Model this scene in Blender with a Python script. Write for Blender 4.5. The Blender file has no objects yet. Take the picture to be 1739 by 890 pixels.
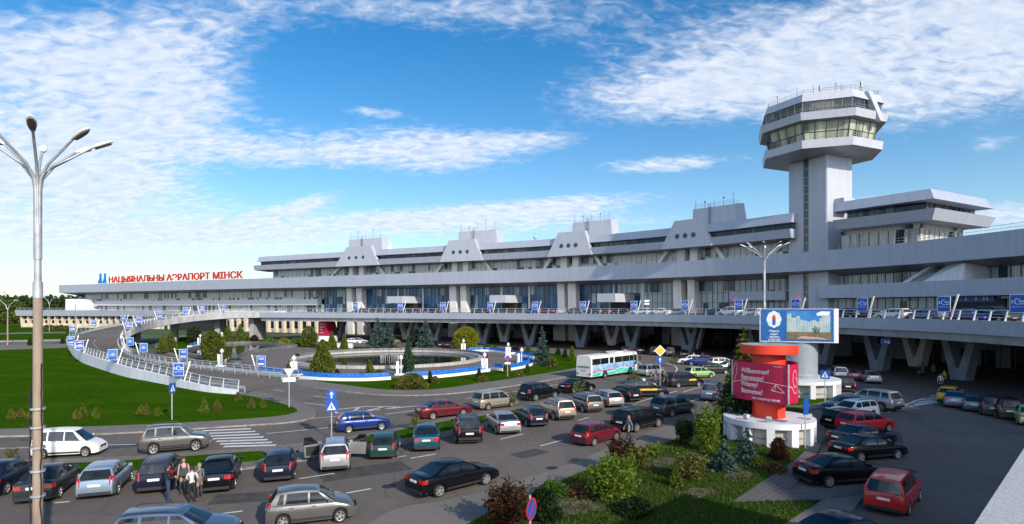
import bpy, bmesh, math, random
import numpy as np
from mathutils import Vector, Matrix

R = math.radians
scene = bpy.context.scene
col = scene.collection

# ------------------------------------------------------------------ camera, sky, sun, exposure
EYE = 9.3            # eye height above the car park
FOC = 1000.0         # focal length in pixels of the 1739 px wide photograph
HX, HY = 869.5, 522.0
cam_d = bpy.data.cameras.new('camera')
cam = bpy.data.objects.new('camera', cam_d)
col.objects.link(cam)
cam.location = (0, 0, EYE)
cam.rotation_euler = (R(90), 0, 0)
cam_d.sensor_width = 36.0
cam_d.lens = 36.0 * FOC / 1739.0
cam_d.shift_y = (HY - 445.0) / 1739.0
cam_d.clip_start = 0.2
cam_d.clip_end = 6000
scene.camera = cam

SUN_AZ = (0.60, -0.80)      # horizontal direction towards the sun
SUN_EL = 27.0
sun_d = bpy.data.lights.new('sun', 'SUN')
sun_d.energy = 3.9
sun_d.angle = R(0.6)
sun_d.color = (1.0, 0.90, 0.76)
sun = bpy.data.objects.new('sun', sun_d)
col.objects.link(sun)
_sd = Vector((SUN_AZ[0] * math.cos(R(SUN_EL)), SUN_AZ[1] * math.cos(R(SUN_EL)), math.sin(R(SUN_EL))))
sun.rotation_euler = _sd.to_track_quat('Z', 'Y').to_euler()

scene.view_settings.view_transform = 'Standard'
scene.view_settings.look = 'None'
scene.view_settings.exposure = 0.4
scene.view_settings.gamma = 1.0
scene.view_settings.use_curve_mapping = False
scene.cycles.use_denoising = True
scene.cycles.max_bounces = 6
scene.cycles.diffuse_bounces = 3
scene.cycles.glossy_bounces = 3
scene.cycles.caustics_reflective = False
scene.cycles.caustics_refractive = False
scene.cycles.sample_clamp_indirect = 6.0

world = bpy.data.worlds.new('World')
scene.world = world
world.use_nodes = True

SKY_STRENGTH = 0.14
def build_world():
    nt = world.node_tree
    nt.nodes.clear()
    N, L = nt.nodes, nt.links
    out = N.new('ShaderNodeOutputWorld')
    bg = N.new('ShaderNodeBackground')
    bg.inputs['Strength'].default_value = SKY_STRENGTH
    L.new(bg.outputs[0], out.inputs[0])
    sky = N.new('ShaderNodeTexSky')
    sky.sky_type = 'NISHITA'
    sky.sun_disc = False
    sky.sun_elevation = R(SUN_EL)
    sky.sun_rotation = math.atan2(SUN_AZ[0], SUN_AZ[1])
    sky.altitude = 200
    sky.air_density = 1.0
    sky.dust_density = 0.4
    sky.ozone_density = 1.6
    hs = N.new('ShaderNodeHueSaturation')
    hs.inputs['Saturation'].default_value = 1.48
    hs.inputs['Value'].default_value = 0.90
    L.new(sky.outputs[0], hs.inputs['Color'])

    def m(op, a, b=None, c=None, clamp=False):
        n = N.new('ShaderNodeMath')
        n.operation = op
        n.use_clamp = clamp
        for i, x in enumerate((a, b, c)):
            if x is None:
                continue
            if isinstance(x, (int, float)):
                n.inputs[i].default_value = x
            else:
                L.new(x, n.inputs[i])
        return n.outputs[0]

    tc = N.new('ShaderNodeTexCoord')
    sp = N.new('ShaderNodeSeparateXYZ')
    L.new(tc.outputs['Generated'], sp.inputs[0])
    x, y, z = sp.outputs
    az = m('ARCTAN2', x, y)
    el = m('ARCSINE', z)
    # cloud deck: the view ray meets a plane overhead
    den = m('ADD', m('MAXIMUM', z, 0.0), 0.28)
    cx = N.new('ShaderNodeCombineXYZ')
    L.new(m('DIVIDE', x, den), cx.inputs[0])
    L.new(m('DIVIDE', y, den), cx.inputs[1])

    def noise(scale, detail, rough, stretch=(1, 1, 1), rot=0.0, dist=0.0, loc=(0, 0, 0)):
        mp = N.new('ShaderNodeMapping')
        mp.inputs['Scale'].default_value = stretch
        mp.inputs['Rotation'].default_value = (0, 0, rot)
        mp.inputs['Location'].default_value = loc
        L.new(cx.outputs[0], mp.inputs['Vector'])
        t = N.new('ShaderNodeTexNoise')
        t.inputs['Scale'].default_value = scale
        t.inputs['Detail'].default_value = detail
        t.inputs['Roughness'].default_value = rough
        t.inputs['Distortion'].default_value = dist
        L.new(mp.outputs[0], t.inputs['Vector'])
        return t.outputs[0]

    big = noise(2.6, 9, 0.62, (1.0, 1.5, 1), 0.45, 0.5)
    ripple = noise(19.0, 4, 0.55, (1.0, 1.8, 1), -0.6, 0.6, (3, 1, 0))
    fine = noise(46.0, 4, 0.6, (1.0, 1.5, 1), 0.2, 0.3)

    def blob(px, py, sx, sy, amp, tilt=0.0):
        a0 = math.atan((px - HX) / FOC)
        k = math.cos(a0)
        e0 = math.atan((HY - py) / FOC * k)
        sa, se = sx / FOC * k * k, sy / FOC * k
        da = m('SUBTRACT', az, a0)
        de = m('SUBTRACT', el, e0)
        c, s = math.cos(tilt), math.sin(tilt)
        u = m('ADD', m('MULTIPLY', da, c / sa), m('MULTIPLY', de, s / sa))
        v = m('ADD', m('MULTIPLY', da, -s / se), m('MULTIPLY', de, c / se))
        r2 = m('ADD', m('MULTIPLY', u, u), m('MULTIPLY', v, v))
        return m('MULTIPLY', m('EXPONENT', m('MULTIPLY', r2, -1.0)), amp)

    blobs = [
        (130, 240, 280, 110, 0.90, 0.12), (320, 150, 150, 70, 0.62, 0.4), (180, 310, 190, 36, 0.6, -0.05),
        (40, 60, 220, 80, 0.42, 0.3), (300, 50, 240, 60, 0.50, 0.35), (120, 400, 460, 60, 0.62, 0.0),
        (520, 395, 420, 36, 0.55, 0.06), (520, 346, 90, 15, 0.6, 0.35), (860, 357, 270, 17, 0.85, 0.09),
        (480, 262, 170, 26, 0.62, 0.05), (720, 252, 190, 42, 0.95, -0.04), (900, 238, 110, 14, 0.45, 0.0),
        (638, 190, 48, 9, 0.62, 0.0), (1140, 279, 130, 15, 0.85, 0.0), (1480, 130, 350, 85, 0.86, -0.08),
        (1110, 160, 220, 45, 0.72, 0.0), (1250, 40, 500, 65, 0.48, -0.05), (700, 10, 360, 42, 0.5, 0.05),
        (1640, 60, 240, 110, 0.55, 0.0), (1690, 370, 130, 26, 0.75, 0.0), (1480, 335, 130, 12, 0.4, 0.0),
        (715, 150, 40, 6, 0.32, 0.0), (1680, 245, 40, 16, 0.4, 0.0), (960, 375, 300, 26, 0.5, 0.0),
        (2300, 200, 500, 150, 0.7, 0.1), (-500, 250, 400, 200, 0.8, 0.0),
    ]
    tot = None
    for b in blobs:
        o = blob(*b)
        tot = o if tot is None else m('ADD', tot, o)
    tot = m('MINIMUM', tot, 1.05)
    tot = m('ADD', tot, m('MULTIPLY', m('MAXIMUM', m('MULTIPLY', y, -1.0), 0.0), 1.0))  # unseen cloud cover added behind the viewpoint for fill
    nz = m('ADD', m('ADD', m('MULTIPLY', m('SUBTRACT', big, 0.5), 1.5), m('MULTIPLY', m('SUBTRACT', ripple, 0.5), 1.5)),
           m('MULTIPLY', m('SUBTRACT', fine, 0.5), 0.45))
    dens = m('ADD', tot, m('MULTIPLY', nz, m('ADD', m('MULTIPLY', tot, 0.55), 0.18)))
    mr = N.new('ShaderNodeMapRange')
    mr.interpolation_type = 'SMOOTHSTEP'
    mr.inputs['From Min'].default_value = 0.30
    mr.inputs['From Max'].default_value = 0.98
    L.new(dens, mr.inputs['Value'])
    cover = m('MULTIPLY', mr.outputs[0], 0.82)
    # clouds thin into a milky horizon
    hz = m('MULTIPLY', m('EXPONENT', m('MULTIPLY', m('MAXIMUM', el, 0.0), -7.5)), 0.72)
    shade = N.new('ShaderNodeMapRange')
    shade.inputs['From Min'].default_value = 0.3
    shade.inputs['From Max'].default_value = 0.7
    L.new(ripple, shade.inputs['Value'])
    cc = N.new('ShaderNodeMixRGB')
    cc.inputs[1].default_value = (3.6, 4.2, 5.3, 1)
    cc.inputs[2].default_value = (5.4, 5.55, 5.9, 1)
    L.new(shade.outputs[0], cc.inputs[0])
    cloud_fill = N.new('ShaderNodeVectorMath'); cloud_fill.operation = 'SCALE'   # unseen clouds behind the viewpoint, brightened as added fill light
    L.new(cc.outputs[0], cloud_fill.inputs[0]); L.new(m('ADD', m('MULTIPLY', m('MAXIMUM', m('MULTIPLY', y, -1.0), 0.0), 2.2), 1.0), cloud_fill.inputs['Scale'])
    milk = N.new('ShaderNodeMixRGB')
    milk.inputs[2].default_value = (3.4, 4.35, 5.1, 1)
    L.new(hz, milk.inputs[0])
    L.new(hs.outputs[0], milk.inputs[1])
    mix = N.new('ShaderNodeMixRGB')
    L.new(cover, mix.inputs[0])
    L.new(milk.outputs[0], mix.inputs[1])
    L.new(cloud_fill.outputs[0], mix.inputs[2])
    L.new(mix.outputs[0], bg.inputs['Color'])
build_world()

# ------------------------------------------------------------------ helpers
def P(px, py, z=0.0):
    """the point at height z that the photograph shows at (px, py)"""
    Y = (EYE - z) * FOC / (py - HY)
    return Vector(((px - HX) / FOC * Y, Y, z))

def PY(px, Y, z=0.0):
    return Vector(((px - HX) / FOC * Y, Y, z))

def zat(py, Y):
    return EYE + (HY - py) * Y / FOC

def link(o):
    col.objects.link(o)
    return o

def tag(o, label=None, cat=None, group=None, kind=None):
    if label: o['label'] = label
    if cat: o['category'] = cat
    if group: o['group'] = group
    if kind: o['kind'] = kind
    return o

def thing(name, label, cat, loc=(0, 0, 0), rotz=0.0, group=None):
    o = link(bpy.data.objects.new(name, None))
    o.empty_display_size = 0.3
    o.location = loc
    o.rotation_euler = (0, 0, rotz)
    return tag(o, label, cat, group)

class MB:
    def __init__(self):
        self.v, self.f, self.mi, self.uv = [], [], [], {}
        self.M = Matrix.Identity(4)
        self.cur = 0
    def add(self, pts):
        b = len(self.v)
        for p in pts:
            q = self.M @ Vector((p[0], p[1], p[2]))
            self.v.append((q.x, q.y, q.z))
        return b
    def face(self, idx, uv=None):
        if uv is not None: self.uv[len(self.f)] = uv
        self.f.append(tuple(idx))
        self.mi.append(self.cur)
    def poly(self, pts, uv=None):
        b = self.add(pts)
        self.face(range(b, b + len(pts)), uv)
        return self
    def box(self, c, s, rz=0.0, taper=1.0):
        hx, hy, hz = s[0] / 2, s[1] / 2, s[2] / 2
        ca, sa = math.cos(rz), math.sin(rz)
        pts = []
        for z, t in ((-hz, 1.0), (hz, taper)):
            for x, y in ((-hx, -hy), (hx, -hy), (hx, hy), (-hx, hy)):
                x2, y2 = x * t, y * t
                pts.append((c[0] + x2 * ca - y2 * sa, c[1] + x2 * sa + y2 * ca, c[2] + z))
        b = self.add(pts)
        for q in ((3, 2, 1, 0), (4, 5, 6, 7), (0, 1, 5, 4), (1, 2, 6, 5), (2, 3, 7, 6), (3, 0, 4, 7)):
            self.face([b + i for i in q])
        return self
    def hull8(self, p):
        b = self.add(p)
        for q in ((3, 2, 1, 0), (4, 5, 6, 7), (0, 1, 5, 4), (1, 2, 6, 5), (2, 3, 7, 6), (3, 0, 4, 7)):
            self.face([b + i for i in q])
        return self
    def tube(self, pts, r, n=8, cap=True):
        pts = [Vector(p) for p in pts]
        rr = r if isinstance(r, (list, tuple)) else [r] * len(pts)
        prev = None
        rings = []
        for i, p in enumerate(pts):
            d = (pts[min(i + 1, len(pts) - 1)] - pts[max(i - 1, 0)])
            d = d.normalized() if d.length > 1e-9 else Vector((0, 0, 1))
            up = prev if prev is not None else (Vector((0, 0, 1)) if abs(d.z) < 0.95 else Vector((1, 0, 0)))
            a = d.cross(up)
            if a.length < 1e-6: a = d.cross(Vector((0, 1, 0)))
            a.normalize()
            b2 = a.cross(d).normalized()
            prev = b2
            rings.append(self.add([p + (a * math.cos(t) + b2 * math.sin(t)) * rr[i] for t in [2 * math.pi * k / n for k in range(n)]]))
        for i in range(len(pts) - 1):
            for k in range(n):
                k2 = (k + 1) % n
                self.face((rings[i] + k, rings[i] + k2, rings[i + 1] + k2, rings[i + 1] + k))
        if cap:
            self.face([rings[0] + k for k in range(n)][::-1])
            self.face([rings[-1] + k for k in range(n)])
        return self
    def lathe(self, prof, n=24, c=(0, 0, 0), a0=0.0, a1=2 * math.pi):
        full = abs(a1 - a0 - 2 * math.pi) < 1e-6
        m = n if full else n + 1
        rings = []
        for r, z in prof:
            rings.append(self.add([(c[0] + r * math.cos(a0 + (a1 - a0) * k / n), c[1] + r * math.sin(a0 + (a1 - a0) * k / n), c[2] + z) for k in range(m)]))
        for i in range(len(prof) - 1):
            for k in range(n):
                k2 = (k + 1) % m
                self.face((rings[i] + k, rings[i] + k2, rings[i + 1] + k2, rings[i + 1] + k))
        return self
    def prism(self, poly, z0, z1, bottom=True):
        n = len(poly)
        area = sum(poly[i][0] * poly[(i + 1) % n][1] - poly[(i + 1) % n][0] * poly[i][1] for i in range(n))
        if area < 0: poly = list(poly)[::-1]
        b = self.add([(p[0], p[1], z0) for p in poly] + [(p[0], p[1], z1) for p in poly])
        self.face([b + n + i for i in range(n)])
        if bottom: self.face([b + i for i in range(n)][::-1])
        for i in range(n):
            j = (i + 1) % n
            self.face((b + i, b + j, b + n + j, b + n + i))
        return self
    def build(self, name, mats, parent=None, smooth=None, world=False):
        me = bpy.data.meshes.new(name)
        me.from_pydata(self.v, [], self.f)
        for m_ in (mats if isinstance(mats, (list, tuple)) else [mats]):
            me.materials.append(m_)
        if any(self.mi): me.polygons.foreach_set('material_index', self.mi)
        if self.uv:
            ul = me.uv_layers.new(name='UVMap')
            for fi, uvs in self.uv.items():
                for li, uv in zip(me.polygons[fi].loop_indices, uvs):
                    ul.data[li].uv = uv
        if smooth is not None:
            me.polygons.foreach_set('use_smooth', [True] * len(me.polygons))
            me.set_sharp_from_angle(angle=R(smooth))
        if getattr(self, 'weld', False):
            b_ = bmesh.new(); b_.from_mesh(me); bmesh.ops.remove_doubles(b_, verts=b_.verts, dist=.13); b_.to_mesh(me); b_.free()
        me.update()
        o = link(bpy.data.objects.new(name, me))
        if parent is not None:
            o.parent = parent
            if world:
                o.matrix_parent_inverse = (Matrix.Translation(parent.location) @ parent.rotation_euler.to_matrix().to_4x4()).inverted()
        return o

def copy_tree(o, parent=None):
    c = o.copy()
    col.objects.link(c)
    if parent is not None: c.parent = parent
    for ch in o.children:
        copy_tree(ch, c)
    return c

def text_polys(body, size, bold=0.0):
    """flat text as a list of triangles ((x,y) triples), origin at the left of the base line"""
    cu = bpy.data.curves.new('lettering', 'FONT')
    cu.body = body
    cu.size = size
    cu.offset = bold
    cu.resolution_u = 3
    ob = bpy.data.objects.new('lettering', cu)
    col.objects.link(ob)
    bpy.context.view_layer.update()
    me = bpy.data.meshes.new_from_object(ob.evaluated_get(bpy.context.evaluated_depsgraph_get()))
    me.calc_loop_triangles()
    vs = [(v.co.x, v.co.y) for v in me.vertices]
    tris = [[vs[i] for i in t.vertices] for t in me.loop_triangles]
    bpy.data.objects.remove(ob)
    bpy.data.curves.remove(cu)
    bpy.data.meshes.remove(me)
    w = max([p[0] for t in tris for p in t] + [0])
    return tris, w

# ------------------------------------------------------------------ materials
def mat(name, color, rough=0.6, metal=0.0, var=0.12, scale=3.0, bump=0.0, bscale=40.0, coat=0.0, spec=0.5, color2=None, fac=(0.35, 0.65), detail=5, emit=None, stretch=None):
    m = bpy.data.materials.new(name)
    m.use_nodes = True
    nt = m.node_tree
    N, L = nt.nodes, nt.links
    b = N['Principled BSDF']
    b.inputs['Roughness'].default_value = rough
    b.inputs['Metallic'].default_value = metal
    b.inputs['Specular IOR Level'].default_value = spec
    if coat:
        b.inputs['Coat Weight'].default_value = coat
        b.inputs['Coat Roughness'].default_value = 0.04
    c1 = tuple(color)
    c2 = tuple(color2) if color2 else tuple(max(0, c * (1 - 2 * var)) for c in color)
    c1b = c1 if color2 else tuple(min(1, c * (1 + var)) for c in color)
    tc = N.new('ShaderNodeTexCoord')
    src = tc.outputs['Object']
    if stretch:
        mp = N.new('ShaderNodeMapping')
        mp.inputs['Scale'].default_value = stretch
        L.new(src, mp.inputs['Vector'])
        src = mp.outputs[0]
    t = N.new('ShaderNodeTexNoise')
    t.inputs['Scale'].default_value = scale
    t.inputs['Detail'].default_value = detail
    t.inputs['Roughness'].default_value = 0.6
    L.new(src, t.inputs['Vector'])
    cr = N.new('ShaderNodeValToRGB')
    cr.color_ramp.elements[0].position = fac[0]
    cr.color_ramp.elements[1].position = fac[1]
    cr.color_ramp.elements[0].color = (*c2, 1)
    cr.color_ramp.elements[1].color = (*c1b, 1)
    L.new(t.outputs[0], cr.inputs[0])
    L.new(cr.outputs[0], b.inputs['Base Color'])
    if bump:
        t2 = N.new('ShaderNodeTexNoise')
        t2.inputs['Scale'].default_value = bscale
        t2.inputs['Detail'].default_value = 4
        L.new(src, t2.inputs['Vector'])
        bp = N.new('ShaderNodeBump')
        bp.inputs['Strength'].default_value = bump
        bp.inputs['Distance'].default_value = 0.02
        L.new(t2.outputs[0], bp.inputs['Height'])
        L.new(bp.outputs[0], b.inputs['Normal'])
    if emit:
        b.inputs['Emission Color'].default_value = (*emit[:3], 1)
        b.inputs['Emission Strength'].default_value = emit[3]
    return m

def mat_layers(name, rough, layers, base, bump=0.3, bscale=30, coords='Object', spec=0.25, cracks=False):
    """base colour plus noise layers: (colour, scale, detail, lo, hi, strength, stretch)"""
    m = bpy.data.materials.new(name)
    m.use_nodes = True
    nt = m.node_tree
    N, L = nt.nodes, nt.links
    b = N['Principled BSDF']
    b.inputs['Roughness'].default_value = rough
    b.inputs['Specular IOR Level'].default_value = spec
    tc = N.new('ShaderNodeTexCoord')
    cur = None
    for k, (colr, scale, detail, lo, hi, strength, stretch) in enumerate(layers):
        mp = N.new('ShaderNodeMapping')
        mp.inputs['Scale'].default_value = stretch
        mp.inputs['Location'].default_value = (k * 3.7, k * 1.9, 0)
        mp.inputs['Rotation'].default_value = (0, 0, 0.4 * k)
        L.new(tc.outputs[coords], mp.inputs['Vector'])
        t = N.new('ShaderNodeTexNoise')
        t.inputs['Scale'].default_value = scale
        t.inputs['Detail'].default_value = detail
        t.inputs['Roughness'].default_value = 0.65
        L.new(mp.outputs[0], t.inputs['Vector'])
        mr = N.new('ShaderNodeMapRange')
        mr.inputs['From Min'].default_value = lo
        mr.inputs['From Max'].default_value = hi
        mr.inputs['To Max'].default_value = strength
        L.new(t.outputs[0], mr.inputs['Value'])
        mx = N.new('ShaderNodeMixRGB')
        L.new(mr.outputs[0], mx.inputs[0])
        if cur is None: mx.inputs[1].default_value = (*base, 1)
        else: L.new(cur, mx.inputs[1])
        mx.inputs[2].default_value = (*colr, 1)
        cur = mx.outputs[0]
    if cracks:
        wn = N.new('ShaderNodeTexNoise'); wn.inputs['Scale'].default_value = .5; wn.inputs['Detail'].default_value = 6
        L.new(tc.outputs[coords], wn.inputs['Vector'])
        ad = N.new('ShaderNodeMixRGB'); ad.blend_type = 'ADD'; ad.inputs[0].default_value = 2.2
        L.new(tc.outputs[coords], ad.inputs[1]); L.new(wn.outputs['Color'], ad.inputs[2])
        vo = N.new('ShaderNodeTexVoronoi'); vo.feature = 'DISTANCE_TO_EDGE'; vo.inputs['Scale'].default_value = .16
        L.new(ad.outputs[0], vo.inputs['Vector'])
        mr = N.new('ShaderNodeMapRange'); mr.inputs['From Min'].default_value = .002; mr.inputs['From Max'].default_value = .008; mr.inputs['To Min'].default_value = .28; mr.inputs['To Max'].default_value = 0
        L.new(vo.outputs['Distance'], mr.inputs['Value'])
        mx = N.new('ShaderNodeMixRGB'); mx.inputs[2].default_value = (.03, .03, .03, 1)
        L.new(mr.outputs[0], mx.inputs[0]); L.new(cur, mx.inputs[1]); cur = mx.outputs[0]
    L.new(cur, b.inputs['Base Color'])
    t2 = N.new('ShaderNodeTexNoise')
    t2.inputs['Scale'].default_value = bscale
    t2.inputs['Detail'].default_value = 5
    L.new(tc.outputs[coords], t2.inputs['Vector'])
    bp = N.new('ShaderNodeBump')
    bp.inputs['Strength'].default_value = bump
    bp.inputs['Distance'].default_value = 0.03
    L.new(t2.outputs[0], bp.inputs['Height'])
    L.new(bp.outputs[0], b.inputs['Normal'])
    return m

def mat_brick(name, c1, c2, mortar, scale, rough=0.6, bw=0.5, rh=0.25, msize=0.02, metal=0.0, coords='Object', bump=0.2, offset=0.5, spec=0.5):
    m = bpy.data.materials.new(name)
    m.use_nodes = True
    nt = m.node_tree
    N, L = nt.nodes, nt.links
    b = N['Principled BSDF']
    b.inputs['Roughness'].default_value = rough
    b.inputs['Metallic'].default_value = metal
    b.inputs['Specular IOR Level'].default_value = spec
    tc = N.new('ShaderNodeTexCoord')
    br = N.new('ShaderNodeTexBrick')
    br.inputs['Color1'].default_value = (*c1, 1)
    br.inputs['Color2'].default_value = (*c2, 1)
    br.inputs['Mortar'].default_value = (*mortar, 1)
    br.inputs['Scale'].default_value = scale
    br.inputs['Mortar Size'].default_value = msize
    br.inputs['Brick Width'].default_value = bw
    br.inputs['Row Height'].default_value = rh
    br.offset = offset
    L.new(tc.outputs[coords], br.inputs['Vector'])
    t = N.new('ShaderNodeTexNoise')
    t.inputs['Scale'].default_value = 0.6
    t.inputs['Detail'].default_value = 6
    L.new(tc.outputs['Object'], t.inputs['Vector'])
    mr = N.new('ShaderNodeMapRange')
    mr.inputs['From Min'].default_value = 0.3
    mr.inputs['From Max'].default_value = 0.7
    mr.inputs['To Min'].default_value = 0.95 if coords == 'UV' else 0.86
    mr.inputs['To Max'].default_value = 1.02 if coords == 'UV' else 1.06
    L.new(t.outputs[0], mr.inputs['Value'])
    mx = N.new('ShaderNodeMixRGB')
    mx.blend_type = 'MULTIPLY'
    mx.inputs[0].default_value = 1.0
    L.new(br.outputs['Color'], mx.inputs[1])
    L.new(mr.outputs[0], mx.inputs[2])
    res = mx.outputs[0]
    if coords == 'UV':      # rain streaks running down the sheets
        mp = N.new('ShaderNodeMapping'); mp.inputs['Scale'].default_value = (1.6, .12, 1)
        L.new(tc.outputs['UV'], mp.inputs['Vector'])
        ts = N.new('ShaderNodeTexNoise'); ts.inputs['Scale'].default_value = 1.0; ts.inputs['Detail'].default_value = 5
        L.new(mp.outputs[0], ts.inputs['Vector'])
        m2 = N.new('ShaderNodeMapRange'); m2.inputs['From Min'].default_value = .35; m2.inputs['From Max'].default_value = .6
        m2.inputs['To Min'].default_value = .94; m2.inputs['To Max'].default_value = 1.02
        L.new(ts.outputs[0], m2.inputs['Value'])
        mx2 = N.new('ShaderNodeMixRGB'); mx2.blend_type = 'MULTIPLY'; mx2.inputs[0].default_value = 1
        L.new(res, mx2.inputs[1]); L.new(m2.outputs[0], mx2.inputs[2]); res = mx2.outputs[0]
    L.new(res, b.inputs['Base Color'])
    if bump:
        bp = N.new('ShaderNodeBump')
        bp.inputs['Strength'].default_value = bump
        bp.inputs['Distance'].default_value = 0.01
        L.new(br.outputs['Fac'], bp.inputs['Height'])
        bp.invert = True
        L.new(bp.outputs[0], b.inputs['Normal'])
    return m

def mat_glazing(name, glass, curtain, amount, pane=1.25, fold=9.0, rough=0.06):
    """glazed wall, UV in metres: panes differ, curtains with folds hang behind some of them"""
    m = bpy.data.materials.new(name)
    m.use_nodes = True
    nt = m.node_tree
    N, L = nt.nodes, nt.links
    b = N['Principled BSDF']
    b.inputs['Roughness'].default_value = rough
    b.inputs['Specular IOR Level'].default_value = 0.5
    uv = N.new('ShaderNodeUVMap')
    sp = N.new('ShaderNodeSeparateXYZ')
    L.new(uv.outputs[0], sp.inputs[0])
    def mth(op, a, b_=None):
        n = N.new('ShaderNodeMath')
        n.operation = op
        for i, x in enumerate((a, b_)):
            if x is None: continue
            if isinstance(x, (int, float)): n.inputs[i].default_value = x
            else: L.new(x, n.inputs[i])
        return n.outputs[0]
    pu = mth('FLOOR', mth('DIVIDE', sp.outputs[0], pane))
    pv = mth('FLOOR', mth('DIVIDE', sp.outputs[1], 2.6))
    cb = N.new('ShaderNodeCombineXYZ')
    L.new(pu, cb.inputs[0]); L.new(pv, cb.inputs[1])
    wn = N.new('ShaderNodeTexWhiteNoise')
    wn.noise_dimensions = '2D'
    L.new(cb.outputs[0], wn.inputs['Vector'])
    # slow variation so that whole stretches have or lack curtains
    n1 = N.new('ShaderNodeTexNoise')
    n1.noise_dimensions = '1D'
    n1.inputs['Scale'].default_value = 0.09
    L.new(sp.outputs[0], n1.inputs['W'])
    has = mth('ADD', mth('MULTIPLY', wn.outputs['Value'], 0.55), mth('MULTIPLY', n1.outputs[0], 0.9))
    mr = N.new('ShaderNodeMapRange')
    mr.inputs['From Min'].default_value = 1.02 - amount * 0.62
    mr.inputs['From Max'].default_value = 1.10 - amount * 0.62
    L.new(has, mr.inputs['Value'])
    fo = N.new('ShaderNodeTexNoise')
    fo.noise_dimensions = '1D'
    fo.inputs['Scale'].default_value = fold
    fo.inputs['Detail'].default_value = 2
    L.new(sp.outputs[0], fo.inputs['W'])
    cur = N.new('ShaderNodeMixRGB')
    cur.inputs[1].default_value = (*[c * 0.35 for c in curtain], 1)
    cur.inputs[2].default_value = (*curtain, 1)
    fr = N.new('ShaderNodeMapRange')
    fr.inputs['From Min'].default_value = 0.3
    fr.inputs['From Max'].default_value = 0.65
    L.new(fo.outputs[0], fr.inputs['Value'])
    L.new(fr.outputs[0], cur.inputs[0])
    gl = N.new('ShaderNodeMixRGB')
    gl.inputs[1].default_value = (*[c * 0.4 for c in glass], 1)
    gl.inputs[2].default_value = (*[min(1, c * 1.7) for c in glass], 1)
    L.new(wn.outputs['Value'], gl.inputs[0])
    mx = N.new('ShaderNodeMixRGB')
    L.new(mr.outputs[0], mx.inputs[0])
    L.new(gl.outputs[0], mx.inputs[1])
    L.new(cur.outputs[0], mx.inputs[2])
    L.new(mx.outputs[0], b.inputs['Base Color'])
    return m

def mat_leaf(name, c1, c2, rough=0.6, trans=0.25):
    m = bpy.data.materials.new(name)
    m.use_nodes = True
    nt = m.node_tree
    N, L = nt.nodes, nt.links
    b = N['Principled BSDF']
    b.inputs['Roughness'].default_value = rough
    b.inputs['Specular IOR Level'].default_value = 0.08
    ge = N.new('ShaderNodeNewGeometry')
    mx = N.new('ShaderNodeMixRGB')
    mx.inputs[1].default_value = (*c1, 1)
    mx.inputs[2].default_value = (*c2, 1)
    L.new(ge.outputs['Random Per Island'], mx.inputs[0])
    L.new(mx.outputs[0], b.inputs['Base Color'])
    tr = N.new('ShaderNodeBsdfTranslucent')
    L.new(mx.outputs[0], tr.inputs['Color'])
    ms = N.new('ShaderNodeMixShader')
    ms.inputs[0].default_value = trans
    L.new(b.outputs[0], ms.inputs[1])
    L.new(tr.outputs[0], ms.inputs[2])
    L.new(ms.outputs[0], N['Material Output'].inputs[0])
    return m

M = {}
M['asphalt'] = mat_layers('asphalt', 0.85, [
    ((0.175, 0.150, 0.132), 0.05, 6, 0.40, 0.62, 0.9, (1, 1, 1)),
    ((0.092, 0.082, 0.076), 0.35, 8, 0.50, 0.72, 0.65, (1, 0.4, 1)),
    ((0.190, 0.158, 0.132), 0.9, 8, 0.58, 0.75, 0.5, (1, 0.5, 1)),
    ((0.020, 0.020, 0.022), 1.7, 6, 0.66, 0.74, 0.55, (1, 1, 1)),
    ((0.110, 0.105, 0.100), 60.0, 2, 0.45, 0.75, 0.4, (1, 1, 1))], (0.132, 0.116, 0.105), 0.4, 60, spec=0.04, cracks=True)
M['pavement'] = mat_layers('pavement', 0.85, [
    ((0.19, 0.17, 0.15), 0.15, 6, 0.4, 0.65, 0.8, (1, 1, 1)),
    ((0.11, 0.10, 0.09), 1.1, 8, 0.5, 0.75, 0.6, (1, 1, 1)),
    ((0.22, 0.20, 0.18), 50.0, 2, 0.45, 0.75, 0.4, (1, 1, 1))], (0.145, 0.132, 0.120), 0.3, 50)
M['kerb'] = mat('kerb stone', (0.25, 0.235, 0.215), 0.8, var=0.2, scale=2.0, bump=0.3)
M['plaza'] = mat_brick('plaza slabs', (0.17, 0.13, 0.115), (0.145, 0.115, 0.10), (0.085, 0.07, 0.06), 1.0, 0.85, 0.9, 0.9, 0.03)
M['brickpath'] = mat_brick('block paving', (0.16, 0.145, 0.14), (0.125, 0.112, 0.11), (0.05, 0.045, 0.04), 1.0, 0.85, 0.42, 0.21, 0.03)
M['grass'] = mat_layers('lawn grass', 0.9, [
    ((0.046, 0.098, 0.004), 0.10, 6, 0.42, 0.62, 0.85, (1, 2.2, 1)),
    ((0.020, 0.058, 0.003), 0.5, 8, 0.48, 0.75, 0.6, (1, 1, 1)),
    ((0.046, 0.098, 0.004), 4.0, 6, 0.50, 0.75, 0.4, (1, 1, 1)),
    ((0.018, 0.050, 0.003), 30.0, 3, 0.45, 0.75, 0.35, (1, 1, 1))], (0.027, 0.074, 0.003), 0.9, 45, spec=0.0)
M['garden'] = mat_layers('garden grass', 0.9, [
    ((0.042, 0.075, 0.008), 0.3, 7, 0.40, 0.62, 0.9, (1, 1, 1)),
    ((0.110, 0.085, 0.045), 0.42, 8, 0.555, 0.66, 0.85, (1, 1, 1)),
    ((0.022, 0.045, 0.010), 2.0, 8, 0.48, 0.70, 0.7, (1, 1, 1)),
    ((0.075, 0.110, 0.025), 14.0, 5, 0.52, 0.75, 0.5, (1, 1, 1))], (0.030, 0.062, 0.006), 0.9, 40, spec=0.0)
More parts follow.
